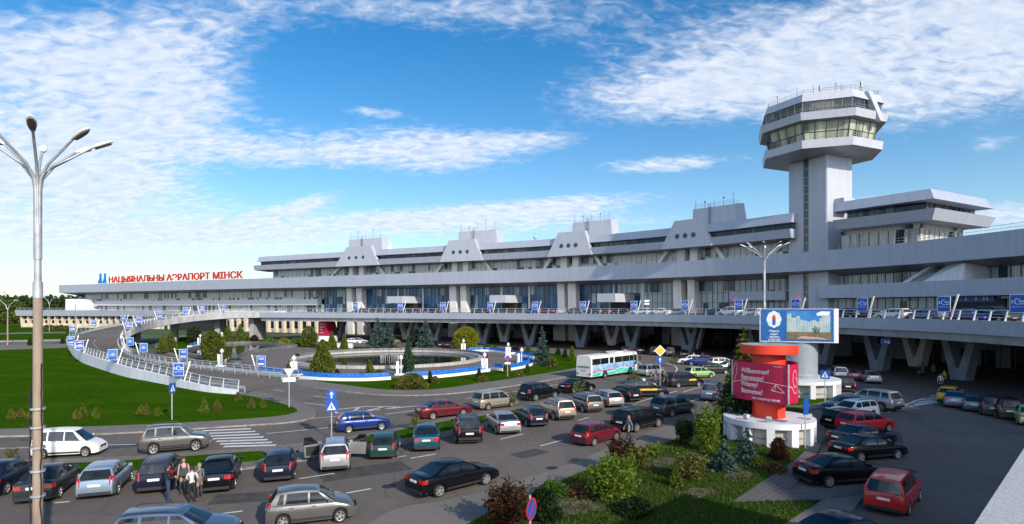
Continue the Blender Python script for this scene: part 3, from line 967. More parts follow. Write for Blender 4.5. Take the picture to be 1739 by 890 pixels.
# left wing: two curtained floors with a mezzanine band between them
glazing(s_a, s_b, 6.4, 12.2, 15.35, 'glass_white', 14, 1.4, (13.4,), 'frame_light')
glazing(s_a + 2, s_b, 6.4, DECK, 10.4, 'glass_white', 14, 1.4, (9.0,), 'frame_light')
mb = MB(); sweep(mb, BC, [(4.8, 10.1), (4.8, 12.2), (6.9, 12.2), (6.9, 10.1)], 1.0, s_543); tp('mezzanine_band', mb, M['band_sunlit'])
mb = MB(); sweep(mb, BC, [(4.3, 9.6), (5.0, 12.9), (8.2, 12.9), (8.2, 9.6)], sB(115, 4), sB(160, 4)); tp('corner_block', mb, M['steel_plain'])
# hall glazing, centre
s_c = sB(1104, 8)
glazing(s_b, s_c, 6.6, DECK, 15.3, 'glass_blue', 12, 1.5, (9.9, 12.4), 'frame')
# grey part left of the tower
s_d = sB(1352, 8)
glazing(s_c, s_d, 6.6, DECK, 15.3, 'glass_grey', 12, 1.3, (10.4, 12.6), 'frame')
mb = MB(); sweep(mb, BC, [(4.2, 10.8), (4.2, 12.7), (6.55, 12.7), (6.55, 10.8)], sB(1241, 5), s_d); tp('mezzanine_band', mb, M['steel_panel'])
# right wing
s_e = sB(1391, 1)
glazing(sB(1420, 8), S_R - 2, 5.6, 13.3, 15.4, 'glass_grey', 12, 1.4, (), 'frame')
mb = MB(); sweep(mb, BC, [(0.6, 11.0), (0.6, 13.4), (7.1, 13.4), (7.1, 11.0)], s_e, S_R); tp('mezzanine_band', mb, M['steel_panel'])
glazing(sB(1400, 4), S_R - 2, 3.6, DECK, 11.0, 'glass_grey', 12, 1.35, (), 'frame')
# entrance in the right wing with its blue sign board
s_in = sB(1640, 3)
mb = MB(); sweep(mb, BC, [(3.2, DECK), (3.2, 10.6), (3.55, 10.6), (3.55, DECK)], s_in - 2.6, s_in + 5.4); tp('entrance_recess', mb, M['dark_gap'])
# upper storey strip and the two overlapping bands above it
s_u0, s_u1 = sB(432, 1), sB(1348, 2)
glazing(s_u0 + 5, s_u1, 5.2, ZF, 22.75, 'glass_white', 14, 1.4, (21.0,), 'frame_light')
M['porthole'] = mat('porthole glass', (.015, .06, .16), .15)
traps_px = [((568, 642), (587, 629)), ((745, 818), (762, 804)), ((927, 1003), (948, 991)), ((1121, 1206), (1143, 1190))]
mb = MB(); sweep(mb, BC, [(0.9, 22.95), (0.5, 24.7), (2.6, 24.7), (2.6, 22.95)], s_u0, s_u1); tp('upper_band', mb, M['steel_panel'])
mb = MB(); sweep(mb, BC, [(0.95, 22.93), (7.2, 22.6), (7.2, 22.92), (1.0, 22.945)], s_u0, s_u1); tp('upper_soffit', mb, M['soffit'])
mb = MB(); sweep(mb, BC, [(0.9, 26.0), (1.7, 27.9), (30, 27.9), (30, 26.0)], s_u0 + 1.5, s_u1); tp('top_band', mb, M['steel_panel'])
mb = MB(); sweep(mb, BC, [(7.2, 19.7), (7.2, 26.1), (30, 26.1), (30, 19.7)], s_u0 + 4, s_u1, 8); tp('upper_core', mb, M['steel_plain'])
glazing(s_u0 + 2, s_u1, 2.3, 24.7, 26.0, 'glass_strip', 14, 1.4, (), 'frame')
for (b0, b1), (t0, t1) in traps_px:
    sb0, sb1, st0, st1 = sB(b0), sB(b1), sB(t0), sB(t1)
    zb, zt = 22.9, 29.2
    f0 = lambda s, z: (lambda q: (q.x, q.y, z))(BC.at(s, 0.35))
    r0 = lambda s, z: (lambda q: (q.x, q.y, z))(BC.at(s, 1.7))
    mb = MB()
    # panel bends outward at the foot like the band it covers
    mb.hull8([f0(sb0, zb), f0(sb1, zb), r0(sb1, zb), r0(sb0, zb), f0(st0, zt), f0(st1, zt), r0(st1, zt), r0(st0, zt)])
    panel = tp('gable_panel', mb, M['steel_plain'])
    for k in range(3):
        sm = (sb0 + sb1) / 2 + (k - 1) * (sb1 - sb0) * 0.16
        zc = 25.6
        q = BC.at(sb0, 0.35).lerp(BC.at(sb1, 0.35), 0.5 + (k - 1) * 0.16)
        r = BC.tan(sm)
        ring, gl = MB(), MB()
        T = Matrix.Translation(q + Vector((0, 0, zc))) @ Matrix.Rotation(r, 4, 'Z') @ Matrix.Rotation(R(90), 4, 'X')
        ring.M = T; gl.M = T
        ring.lathe([(0.50, -0.02), (0.50, 0.05), (0.57, 0.05), (0.57, -0.02)], 20)
        gl.lathe([(0.001, 0.02), (0.51, 0.02)], 20)
        pg = gl.build('porthole', M['porthole'], panel); ring.build('porthole_rim', M['frame'], pg)
# roof boxes with railings, ladders and antennas
box_px = [(595, 662), (781, 855), (974, 1052), (1180, 1268)]
rng = random.Random(5)
for (x0, x1) in box_px:
    s0, s1 = sB(x0, 8), sB(x1, 10)
    def c8(s, o, z):
        q = BC.at(s, o); return (q.x, q.y, z)
    zb, zt = 27.8, 32.6
    mb = MB()
    mb.hull8([c8(s0, 7, zb), c8(s1 - .5, 7, zb), c8(s1 - .2, 10.8, zb), c8(s0, 11.5, zb), c8(s0 + 0.1, 7.2, zt), c8(s1 - 1.0, 7.2, zt), c8(s1 - 1.0, 10.8, zt + .5), c8(s0 + 0.1, 10.8, zt + .5)])
    bx = tp('roof_box', mb, M['steel_plain'])
    rl = MB()
    w = s1 - 1.5 - s0 - 0.6
    for h in (0.5, 1.0):
        rl.tube([c8(s0 + 0.4, 7.5, zt + h), c8(s1 - 1.7, 7.5, zt + h), c8(s1 - 1.7, 10.6, zt + h)], 0.035, 5)
    for k in range(13):
        rl.tube([c8(s0 + 0.4 + w * k / 12, 7.5, zt), c8(s0 + 0.4 + w * k / 12, 7.5, zt + 1.0)], 0.03, 5)
    rl.build('roof_railing', M['rail'], bx)
    ld = MB()
    lx = s0 + w * 0.45
    for dx in (0, 0.5):
        ld.tube([c8(lx + dx, 6.8, zb), c8(lx + dx, 6.9, zt + 0.8)], 0.05, 5)
    for k in range(12):
        ld.tube([c8(lx, 6.8, zb + 0.3 + 0.45 * k), c8(lx + 0.5, 6.8, zb + 0.3 + 0.45 * k)], 0.03, 5)
    ld.build('ladder', M['frame'], bx)
    for k in range(5):
        u = s0 + 0.5 + w * (0.02 + 0.24 * k)
        h = rng.uniform(1.4, 3.0)
        a = MB(); a.tube([c8(u, 7.4 + 0.1 * k, zt), c8(u, 7.4 + 0.1 * k, zt + h)], [0.06, 0.03], 6)
        if k % 2: a.box(c8(u, 7.4 + 0.1 * k, zt + h), (0.25, 0.25, 0.4))
        a.build('antenna', M['frame'], bx)
# pairs of white columns, lower and upper, and the slanting braces
low_cols = [(590, 601), (607, 618), (765, 777), (783, 795), (948, 962), (966, 981), (1146, 1161), (1168, 1182)]
for a, b in low_cols:
    s0, s1 = sB(a, 4.5), sB(b, 4.5)
    w = max(1.6, (s1 - s0) * 0.86)
    mb = MB(); sweep(mb, BC, [(4.6, 0.2), (3.9, 16.0), (6.3, 16.0), (6.6, 0.2)], s0, s0 + w, 3); tp('column', mb, M['white_stone'])
up_cols = [(594, 602), (611, 621), (769, 780), (787, 799), (954, 967), (973, 986), (1152, 1167), (1173, 1188)]
for a, b in up_cols:
    s0, s1 = sB(a, 4.0), sB(b, 4.0)
    w = max(1.6, (s1 - s0) * 0.8)
    mb = MB(); sweep(mb, BC, [(3.6, ZF - 0.06), (3.6, 23.0), (5.6, 23.0), (5.6, ZF - 0.06)], s0, s0 + w, 3); tp('upper_column', mb, M['white_stone'])
for x0, x1, dirn in ((561, 575, 1), (640, 652, -1), (738, 750, 1), (820, 832, -1), (921, 934, 1), (1008, 1020, -1), (1115, 1131, 1), (1211, 1226, -1)):
    s0, s1 = sB(x0, 4.0), sB(x1, 4.0)
    a, b = (s0, s1) if dirn > 0 else (s1, s0)
    mb = MB()
    q = lambda s, o, z: (lambda v: (v.x, v.y, z))(BC.at(s, o))
    mb.hull8([q(a, 3.8, ZF), q(a + 1.0, 3.8, ZF), q(a + 1.0, 5, ZF), q(a, 5, ZF), q(b, 3.8, 23.0), q(b + 1.0, 3.8, 23.0), q(b + 1.0, 5, 23.0), q(b, 5, 23.0)])
    tp('brace', mb, M['white_stone'])
# entrance canopies over the deck
for x0, x1 in ((658, 684), (832, 858), (1014, 1044)):
    s0, s1 = sB(x0, -3), sB(x1, -3)
    mb = MB(); sweep(mb, BC, [(-3.0, 10.6), (-3.0, 12.7), (8.0, 12.7), (8.0, 10.6)], s0, s1, 3)
    cn = tp('canopy', mb, M['steel_plain'])
    mb = MB(); sweep(mb, BC, [(3.0, DECK), (3.0, 10.55), (7.9, 10.55), (7.9, DECK)], s0 + 0.4, s1 - 0.4, 3)
    mb.build('vestibule', M['dark_gap'], cn)
# thin posts between the columns
for x in (675, 717, 852, 897, 1042, 1090):
    s0 = sB(x, 6.5)
    mb = MB(); sweep(mb, BC, [(6.4, DECK), (6.4, 15.4), (6.9, 15.4), (6.9, DECK)], s0, s0 + 0.5, 3); tp('post', mb, M['white_stone'])
# ground floor below the deck: dark glazing, white walls beside the stairs, stone colonnade on the left
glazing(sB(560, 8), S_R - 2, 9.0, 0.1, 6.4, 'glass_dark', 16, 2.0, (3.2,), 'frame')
for x0, x1 in ((585, 622), (760, 800), (940, 985), (1140, 1182)):
    s0 = sB(x0, 6.6); s1 = sB(x1, 6.6)
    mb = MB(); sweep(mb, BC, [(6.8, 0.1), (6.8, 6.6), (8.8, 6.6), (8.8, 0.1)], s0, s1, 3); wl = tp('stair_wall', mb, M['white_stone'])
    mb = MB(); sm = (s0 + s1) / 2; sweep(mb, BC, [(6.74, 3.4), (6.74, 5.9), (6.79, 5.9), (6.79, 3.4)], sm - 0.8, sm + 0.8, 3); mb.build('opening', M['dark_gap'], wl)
mb = MB(); sweep(mb, BC, [(3.0, 6.5), (3.0, 7.65), (9.2, 7.65), (9.2, 6.5)], 0, S_R, 6); tp('floor_slab', mb, M['concrete'])
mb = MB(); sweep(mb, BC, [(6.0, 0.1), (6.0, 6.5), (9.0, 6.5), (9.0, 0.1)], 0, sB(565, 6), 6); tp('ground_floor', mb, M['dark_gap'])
cs0, cs1 = sB(380, 4), sB(566, 4)
for k in range(15):
    s0 = cs0 + (cs1 - cs0) * k / 14
    mb = MB(); sweep(mb, BC, [(3.6, 0.1), (3.2, 6.5), (4.6, 6.5), (4.6, 0.1)], s0, s0 + 1.1, 3); tp('pilaster', mb, M['cream_stone'])
mb = MB(); sweep(mb, BC, [(4.7, 0.1), (4.7, 1.6), (5.9, 1.6), (5.9, 0.1)], cs0, cs1, 6); tp('plinth', mb, M['cream_stone'])
mb = MB(); sweep(mb, BC, [(4.9, 4.2), (4.9, 4.7), (5.9, 4.7), (5.9, 4.2)], cs0, cs1, 6); tp('transom', mb, M['cream_stone'])

# the block right of the tower: same bands, with a sunlit end wall
c_l = Vector(((1426 - HX) / FOC * 104.3, 104.3)); c_c = Vector(((1580 - HX) / FOC * 92.5, 92.5)); c_r = Vector(((1674 - HX) / FOC * 101.5, 101.5))
d1 = (c_c - c_l).normalized(); d2 = (c_r - c_c).normalized()
def corner_ring(o):
    """left end, corner, right end of the block, moved outward by o"""
    n1 = Vector((d1.y, -d1.x)); n2 = Vector((d2.y, -d2.x))
    k = (n1 + n2) * (o / (1 + n1.dot(n2)))
    return [c_l + n1 * o - d1 * (o * 0.5 if o > -2 else 1.2), c_c + k, c_r + n2 * o + d2 * o * 0.6]
def corner_band(name, oi, zi, oo, zo, m, close=8.0):
    """a band facing two ways; bottom at outward offset oi, top at oo"""
    b, t = corner_ring(oi), corner_ring(oo)
    back_ = corner_ring(-close)
    mb = MB()
    def v(p, z): return (p.x, p.y, z)
    for i in (0, 1):
        L_ = (b[i + 1] - b[i]).length
        mb.poly([v(b[i], zi), v(b[i + 1], zi), v(t[i + 1], zo), v(t[i], zo)], [(0, 0), (L_, 0), (L_, zo - zi), (0, zo - zi)])
    far_ = b[0] + (b[2] - b[1])
    mb.poly([v(t[0], zo), v(t[1], zo), v(t[2], zo), v(t[0] + (t[2] - t[1]), zo)])
    mb.poly([v(b[0], zi), v(far_, zi), v(b[2], zi), v(b[1], zi)])
    tf = t[0] + (t[2] - t[1])
    mb.poly([v(b[2], zi), v(far_, zi), v(tf, zo), v(t[2], zo)])
    mb.poly([v(far_, zi), v(b[0], zi), v(t[0], zo), v(tf, zo)])
    return tp(name, mb, m)
corner_band('corner_top_band', 0.9, 26.2, 0.0, 27.95, M['steel_panel'])
corner_band('corner_strip_window', -1.4, 24.6, -1.4, 26.2, M['glass_strip'])
corner_band('corner_lower_band', 0.4, 23.0, 1.2, 24.7, M['steel_panel'])
corner_band('corner_window', -3.2, 19.7, -2.6, 23.0, M['glass_white'])
fm_ = MB()
for (o, z0, z1, st) in ((-1.33, 24.7, 26.2, 1.5), (-2.75, 19.8, 23.0, 1.5)):
    r = corner_ring(o)
    for i in (0, 1):
        L_ = (r[i + 1] - r[i]).length
        nn = int(L_ / st)
        for k in range(nn + 1):
            p = r[i] + (r[i + 1] - r[i]) * (k / nn)
            fm_.box((p.x, p.y, (z0 + z1) / 2), (0.09, 0.09, z1 - z0))
tp('corner_window_frame', fm_, M['frame'])
# railing on the roof edge
rl = MB()
s0 = sB(1425, 0.6)
for h in (0.45, 0.9):
    rl.tube([BC.at(s, 0.5) + Vector((0, 0, ZF + h)) for s in np.arange(s0, S_R - 20, 3)], 0.03, 5)
for s in np.arange(s0, S_R - 20, 2.0):
    rl.tube([BC.at(s, 0.5) + Vector((0, 0, ZF)), BC.at(s, 0.5) + Vector((0, 0, ZF + 0.9))], 0.03, 5)
tp('roof_edge_railing', rl, M['rail'])
# slanting white skylight housing on the mezzanine roof
for (xa, xb, wz, slope, nm) in ((1541, 1568, 2.6, 1, 'skylight_fin'), (1588, 1650, 2.9, 1, 'skylight_housing')):
    s0, s1 = sB(xa, 2.5), sB(xb, 2.5)
    q = lambda s, o, z: (lambda v: (v.x, v.y, z))(BC.at(s, o))
    mb = MB()
    if nm == 'skylight_fin':
        mb.hull8([q(s0, 1.2, 13.4), q(s0 + 1.0, 1.2, 13.4), q(s0 + 1.0, 6, 13.4), q(s0, 6, 13.4), q(s0 + 2.8, 3.4, 16.0), q(s0 + 3.6, 3.4, 16.0), q(s0 + 3.6, 6, 16.0), q(s0 + 2.8, 6, 16.0)])
    else:
        mb.hull8([q(s0 - 1.0, 1.2, 13.4), q(s1, 0.9, 13.4), q(s1, 6.2, 13.4), q(s0 - 1, 6, 13.4), q(s0 + 1.8, 3.0, 16.0), q(s1, 1.2, 15.9), q(s1, 6.2, 15.9), q(s0 + 1.8, 6, 16.0)])
    tp(nm, mb, M['white_wall'])
s0, s1 = sB(1560, 2.5), sB(1592, 2.5)
mb = MB()
q = lambda s, o, z: (lambda v: (v.x, v.y, z))(BC.at(s, o))
for k in range(5):
    a, b = s0 + (s1 - s0) * k / 5, s0 + (s1 - s0) * (k + 0.88) / 5
    mb.hull8([q(a, 1.4, 13.4), q(b, 1.4, 13.4), q(b, 6, 13.4), q(a, 6, 13.4), q(a + 1.2, 3.6, 15.0), q(b + 1.2, 3.6, 15.0), q(b + 1.2, 6, 15.0), q(a + 1.2, 6, 15.0)])
tp('skylight', mb, M['glass_grey'])
# satellite dish and globe on the roof
q = BC.at(sB(666, 6), 6.0)
mb = MB(); mb.M = Matrix.Translation(q + Vector((0, 0, 29.2))) @ Matrix.Rotation(R(65), 4, 'X') @ Matrix.Rotation(R(-30), 4, 'Y')
mb.lathe([(0.05, 0.0), (0.6, 0.08), (1.0, 0.28), (1.15, 0.42), (1.1, 0.44), (0.6, 0.13), (0.05, 0.05)], 20); mb.tube([(0, 0, 0), (0, 0, 0.9)], 0.05, 6)
tp('satellite_dish', mb, M['white_paint'], 40)
mb = MB(); q = BC.at(sB(909, 6), 6.0); mb.tube([q + Vector((0, 0, 27.8)), q + Vector((0, 0, 31.3))], 0.07, 6); mb.M = Matrix.Translation(q + Vector((0, 0, 29.2)))
mb.lathe([(0.02, -0.6), (0.42, -0.42), (0.6, 0), (0.42, 0.42), (0.02, 0.6)], 16); tp('radome', mb, mat('pale green dome', (0.25, 0.55, 0.5), 0.5), 60)

# ------------------------------------------------------------------ the lower building with stone fins, far left
fl = [((27 - HX) / FOC * 272, 272.0), ((300 - HX) / FOC * 272, 272.0 - 30)]
LB = Curve([fl[0], ((160 - HX) / FOC * 262, 262.0), ((300 - HX) / FOC * 246, 246.0)])
LOW = thing('low_annexe', 'low stone annexe with slanting cream fins under a grey roof band', 'building', (LB.at(0).x, LB.at(0).y, 0))
def lp(name, prof, s0, s1, m, ds=8):
    mb = MB(); sweep(mb, LB, prof, s0, s1, ds); return mb.build(name, m, LOW, world=True)
lp('roof_band', [(0, 5.4), (-0.6, 8.0), (30, 8.0), (30, 5.4)], 0, LB.L, M['steel_panel'])
lp('back_wall', [(3.0, 0), (3.0, 5.4), (3.6, 5.4), (3.6, 0)], 0, LB.L, M['dark_gap'])
lp('plinth', [(2.4, 0), (2.4, 1.9), (3.0, 1.9), (3.0, 0)], 0, LB.L, M['cream_stone'])
lp('transom', [(2.2, 3.4), (2.2, 4.0), (3.0, 4.0), (3.0, 3.4)], 0, LB.L, M['cream_stone'])
nf = 24
for k in range(nf):
    s0 = 1 + (LB.L - 4) * k / (nf - 1)
    if k in (15, 16): continue
    lp('fin', [(1.5, 0), (1.0, 5.4), (2.6, 5.4), (2.6, 0)], s0, s0 + 0.9, M['cream_stone'])
lp('roof_box', [(8, 8.0), (8, 13.2), (16, 13.2), (16, 8.0)], LB.L * 0.2, LB.L * 0.36, M['white_wall'])
rl = MB()
for h in (0.5, 1.0):
    rl.tube([LB.at(s, 0.2) + Vector((0, 0, 8.0 + h)) for s in np.linspace(0, LB.L, 20)], 0.05, 5)
for s in np.arange(0, LB.L, 2.5):
    rl.tube([LB.at(s, 0.2) + Vector((0, 0, 8.0)), LB.at(s, 0.2) + Vector((0, 0, 9.0))], 0.04, 5)
rl.build('roof_railing', M['rail'], LOW, world=True)

# ------------------------------------------------------------------ roof sign
sg0, sg1 = sB(184, 1.6), sB(411, 1.6)
SIGN = thing('roof_sign', 'red Cyrillic letters and a blue emblem standing on the terminal roof', 'sign', tuple(BC.at(sg0, 3.0) + Vector((0, 0, ZF))))
tris, tw = text_polys('НАЦЫЯНАЛЬНЫ АЭРАПОРТ МІНСК', 1.0, 0.022)
kx = (sg1 - sg0) / tw
HL = 3.6
mb = MB()
for t in tris:
    fr_, bk = [], []
    for (x, y) in t:
        q = BC.at(sg0 + x * kx, 1.6)
        r = BC.at(sg0 + x * kx, 1.9)
        z = ZF + 0.55 + y * HL
        fr_.append((q.x, q.y, z)); bk.append((r.x, r.y, z))
    mb.poly(fr_); mb.poly(bk[::-1])
    for i in range(3):
        j = (i + 1) % 3
        mb.poly([fr_[i], bk[i], bk[j], fr_[j]])
mb.build('lettering', M['red_letter'], SIGN, world=True)
mb = MB()
sl = sB(165, 1.6)
lw = sB(180, 1.6) - sl
for off in (0.0, 0.52):
    for poly in ([(0.22, 1.0), (0.42, 1.0), (0.42, 0.35), (0.22, 0.5)], [(0.0, 0.0), (0.2, 0.0), (0.42, 0.33), (0.22, 0.5)], [(0.24, 0.0), (0.46, 0.0), (0.46, 0.28)]):
        pts = []
        for x, y in poly:
            q = BC.at(sl + (x + off) * lw, 1.6); pts.append((q.x, q.y, ZF + 0.4 + y * 4.4))
        b_ = [(p[0] + 0.1, p[1] + 0.35, p[2]) for p in pts]
        mb.poly(pts); mb.poly(b_[::-1])
        for i in range(len(pts)):
            j = (i + 1) % len(pts); mb.poly([pts[i], b_[i], b_[j], pts[j]])
mb.build('emblem', M['logo_blue'], SIGN, world=True)
mb = MB(); sweep(mb, BC, [(3.4, ZF), (3.4, ZF + 0.3), (3.7, ZF + 0.3), (3.7, ZF)], sl - 2, sg1, 4)
for s in np.arange(sl, sg1, 3.2):
    mb.tube([BC.at(s, 3.5) + Vector((0, 0, ZF)), BC.at(s, 3.5) + Vector((0, 0, ZF + 2.6))], 0.05, 5)
mb.build('support_rail', M['frame'], SIGN, world=True)

# ------------------------------------------------------------------ control tower
TX, TY = 60.5, 116.0
TOW = thing('control_tower', 'tall grey control tower with two glazed octagonal decks on a square shaft', 'tower', (TX, TY, 0))
FA = math.atan2(-0.42, -0.9)      # outward normal of the shaft's left face
ca, sa = math.cos(FA), math.sin(FA)
n1 = Vector((ca, sa)); n2 = Vector((-sa, ca))   # left face, right face normals
hw1, hw2 = 3.5, 4.4               # half depth along n1, half width along n2
def sh(u, v, z): return (n1.x * u + n2.x * v, n1.y * u + n2.y * v, z)
mb = MB()
ring = []
def shaft(mb, z0, z1, v0, v1, u0=-3.5, u1=3.5):
    mb.hull8([sh(u0, v0, z0), sh(u0, v1, z0), sh(u1, v1, z0), sh(u1, v0, z0), sh(u0, v0, z1), sh(u0, v1, z1), sh(u1, v1, z1), sh(u1, v0, z1)])
mb = MB(); shaft(mb, 0, 38.6, -4.1, -0.9); mb.build('shaft', M['steel_plain'], TOW)
mb = MB(); shaft(mb, 0, 38.6, 0.4, 4.0); mb.build('shaft', M['steel_plain'], TOW)
mb = MB(); shaft(mb, 0, 38.6, 4.0, 4.4, -3.5, 3.0); mb.build('shaft_side', M['steel_plain'], TOW)
mb = MB(); mb.tube([sh(3.02, 3.92, 0), sh(3.02, 3.92, 38.6)], 0.5, 16); mb.build('corner_cylinder', M['steel_plain'], TOW, 40)
mb = MB(); shaft(mb, 0, 38.6, -0.9, 0.4, -3.5, 3.1); mb.build('slot_glazing', M['glass_strip'], TOW)
mb = MB()
for z in np.arange(1, 38.5, 1.6): shaft(mb, z, z + 0.12, -0.9, 0.4, 3.1, 3.16)
mb.build('slot_rail', M['frame_light'], TOW)
mb = MB(); mb.box(sh(0, 5.2, 28.6), (3.0, 2.2, 2.4), FA); mb.build('door_hood', M['steel_plain'], TOW)
A0 = FA + R(22.5)
def oct_pts(r, z):
    return [(r * math.cos(A0 + R(45) * k), r * math.sin(A0 + R(45) * k), z) for k in range(8)]
def oct_band(name, prof, m, parent=TOW, uv=True):
    mb = MB()
    for (r0, z0), (r1, z1) in zip(prof[:-1], prof[1:]):
        a, b = oct_pts(r0, z0), oct_pts(r1, z1)
        for k in range(8):
            j = (k + 1) % 8
            w = r0 * 0.765
            mb.poly([a[k], a[j], b[j], b[k]], [(k * w, z0), (k * w + w, z0), (k * w + w, z1), (k * w, z1)])
    return mb.build(name, m, parent)
oct_band('lower_soffit', [(4.5, 37.9), (10.2, 38.35), (10.75, 38.42)], M['soffit'])
oct_band('balcony_band', [(10.75, 38.42), (10.9, 39.9), (10.6, 39.9), (10.6, 39.3), (8.5, 39.3)], M['steel_plain'])
cab = oct_band('cab_window', [(9.1, 39.3), (9.9, 43.4)], M['glass_cab'])
oct_band('middle_soffit', [(9.7, 43.35), (11.4, 43.45)], M['soffit'])
oct_band('middle_band', [(11.4, 43.45), (11.75, 44.8), (11.4, 44.8), (11.4, 44.4), (10, 44.4)], M['steel_plain'])
up = oct_band('upper_window', [(10.2, 44.4), (10.6, 46.95)], M['glass_strip'])
oct_band('roof_band', [(10.2, 46.9), (11.0, 46.95), (10.4, 48.5), (0.2, 48.7)], M['steel_plain'])
def oct_frame(parent, r0, z0, r1, z1, n, rows, m):
    mb = MB()
    a, b = oct_pts(r0, z0), oct_pts(r1, z1)
    for k in range(8):
        j = (k + 1) % 8
        for i in range(n):
            t = i / n
            p = Vector(a[k]).lerp(Vector(a[j]), t); q = Vector(b[k]).lerp(Vector(b[j]), t)
            mb.tube([p, q], 0.1 if i == 0 else 0.06, 4)
        for rr in rows:
            p = Vector(a[k]).lerp(Vector(b[k]), rr); q = Vector(a[j]).lerp(Vector(b[j]), rr)
            mb.tube([p, q], 0.06, 4)
    mb.build('window_frame', m, parent)
oct_frame(cab, 9.16, 39.3, 9.96, 43.4, 4, (0.55,), M['frame'])
oct_frame(up, 10.26, 44.4, 10.66, 46.95, 5, (0.5,), M['frame_light'])
def oct_rail(r, z, h, n):
    mb = MB()
    for hh in (0.5, 1.0):
        p = oct_pts(r, z + h * hh)
        for k in range(8): mb.tube([p[k], p[(k + 1) % 8]], 0.03, 4)
    p, q = oct_pts(r, z), oct_pts(r, z + h)
    for k in range(8):
        for i in range(n):
            a_ = Vector(p[k]).lerp(Vector(p[(k + 1) % 8]), i / n)
            mb.tube([a_, a_ + Vector((0, 0, h))], 0.03, 4)
    mb.build('railing', M['frame_light'], TOW)
oct_rail(10.5, 39.9, 0.95, 7); oct_rail(11.3, 44.8, 0.9, 6); oct_rail(10.1, 48.5, 0.8, 6)
# slanting fin on the right front face
fa = FA + R(90)          # face right of the front chamfer
def fp(r, t, z): return (math.cos(fa) * r - math.sin(fa) * t, math.sin(fa) * r + math.cos(fa) * t, z)
mb = MB(); mb.hull8([fp(10.2, 1.6, 43.2), fp(11.2, 1.6, 43.1), fp(11.2, 2.9, 43.1), fp(10.2, 2.9, 43.2), fp(9.2, -.6, 48.45), fp(10.35, -.6, 48.45), fp(10.35, .7, 48.45), fp(9.2, .7, 48.45)])
mb.build('slanting_fin', M['steel_plain'], TOW)
rng = random.Random(11)
for k, (a_, r_, h_) in enumerate([(-2.9, 9.5, 1.8), (-2.5, 8.5, 2.6), (-2.2, 6.5, 3.0), (-2.0, 3.5, 4.0), (-1.7, 8, 2.4), (-1.4, 6, 3.4), (-1.1, 8.5, 2.6), (-0.7, 7, 3.0), (-0.4, 9.5, 2.0), (0.3, 5, 2.6)]):
    mb = MB(); x, y = r_ * math.cos(a_), r_ * math.sin(a_)
    mb.tube([(x, y, 48.5), (x, y, 48.5 + h_ * .8)], [0.09 if k == 3 else 0.06, 0.035], 6)
    if k in (3, 6): mb.box((x, y, 48.5 + h_ * 0.7), (0.35, 0.35, 1.0))
    if k in (0, 4): mb.box((x, y, 48.5 + h_ * .8), (0.25, 0.25, 0.3))
    mb.build('antenna', M['frame'] if k != 5 else M['red_letter'], TOW)
mb = MB(); mb.lathe([(1.6, 48.6), (1.4, 49.1), (0.7, 49.5), (0.02, 49.6)], 16); mb.build('roof_dome', M['concrete'], TOW, 40)
# ------------------------------------------------------------------ elevated road and its ramp
VC = Curve([(-69, 161), (-47.7, 154), (-15.5, 142), (11.5, 127.6), (34.9, 105.7), (45.3, 79.4), (48.0, 66), (47.6, 54), (46.5, 38), (44, 18), (40, -4)])
VIA = thing('elevated_road', 'long grey elevated road on V shaped piers sweeping past the terminal front', 'elevated road', (VC.at(0).x, VC.at(0).y, 0))
def vp(name, prof, m, s0=0.0, s1=None, ds=3):
    mb = MB(); sweep(mb, VC, prof, s0, VC.L if s1 is None else s1, ds)
    return mb.build(name, m, VIA, world=True)
vp('fascia', [(0, 6.5), (0, 7.95), (0.4, 7.95), (0.4, 6.5)], M['edge'])
vp('lip', [(0.75, 5.6), (0.45, 6.5), (1.6, 6.5), (1.6, 5.6)], M['concrete'])
vp('deck', [(0.4, 7.1), (0.4, 7.7), (30, 7.7), (30, 7.1)], M['asphalt'])
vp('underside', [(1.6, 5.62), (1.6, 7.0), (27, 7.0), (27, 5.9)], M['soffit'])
vp('deck_kerb', [(0.5, 7.71), (0.5, 7.86), (1.5, 7.86), (1.5, 7.71)], M['kerb'])
vp('forecourt', [(17.5, 7.71), (17.5, 7.85), (30.2, 7.85), (30.2, 7.71)], M['pavement'])

def v_pier(px, o, m, parent, sc=1.0, top=5.75, name='pier'):
    s = VC.s_px(px, o)
    q, r = VC.at(s, o), VC.tan(s)
    mb = MB()
    mb.M = Matrix.Translation(Vector((q.x, q.y, 0))) @ Matrix.Rotation(r, 4, 'Z')
    d = 0.7 * sc
    mb.hull8([(-1.0, -d, 0), (1.0, -d, 0), (1.0, d, 0), (-1.0, d, 0), (-1.35, -d, 1.5), (1.35, -d, 1.5), (1.35, d, 1.5), (-1.35, d, 1.5)])
    for sg in (-1, 1):
        x0, x1, x2, x3 = (-1.35, -0.05, -1.35, -2.55) if sg < 0 else (0.05, 1.35, 2.55, 1.35)
        if sg < 0:
            mb.hull8([(-1.3, -d, 1.5), (-.15, -d, 1.5), (-.15, d, 1.5), (-1.3, d, 1.5), (-2.5, -d, top), (-1.6, -d, top), (-1.6, d, top), (-2.5, d, top)])
        else:
            mb.hull8([(.15, -d, 1.5), (1.3, -d, 1.5), (1.3, d, 1.5), (.15, d, 1.5), (1.6, -d, top), (2.5, -d, top), (2.5, d, top), (1.6, d, top)])
        pass
    return mb.build(name, m, parent, world=True)
for px in (574, 660, 738, 821, 900, 986, 1075, 1170, 1290, 1400, 1492, 1632, 1790):
    v_pier(px, 11.0, M['pier'], VIA)
for px in (690, 857, 1041, 1182, 1560):
    v_pier(px, 22.0, M['white_stone'], VIA, 1.1, name='rear_pier')

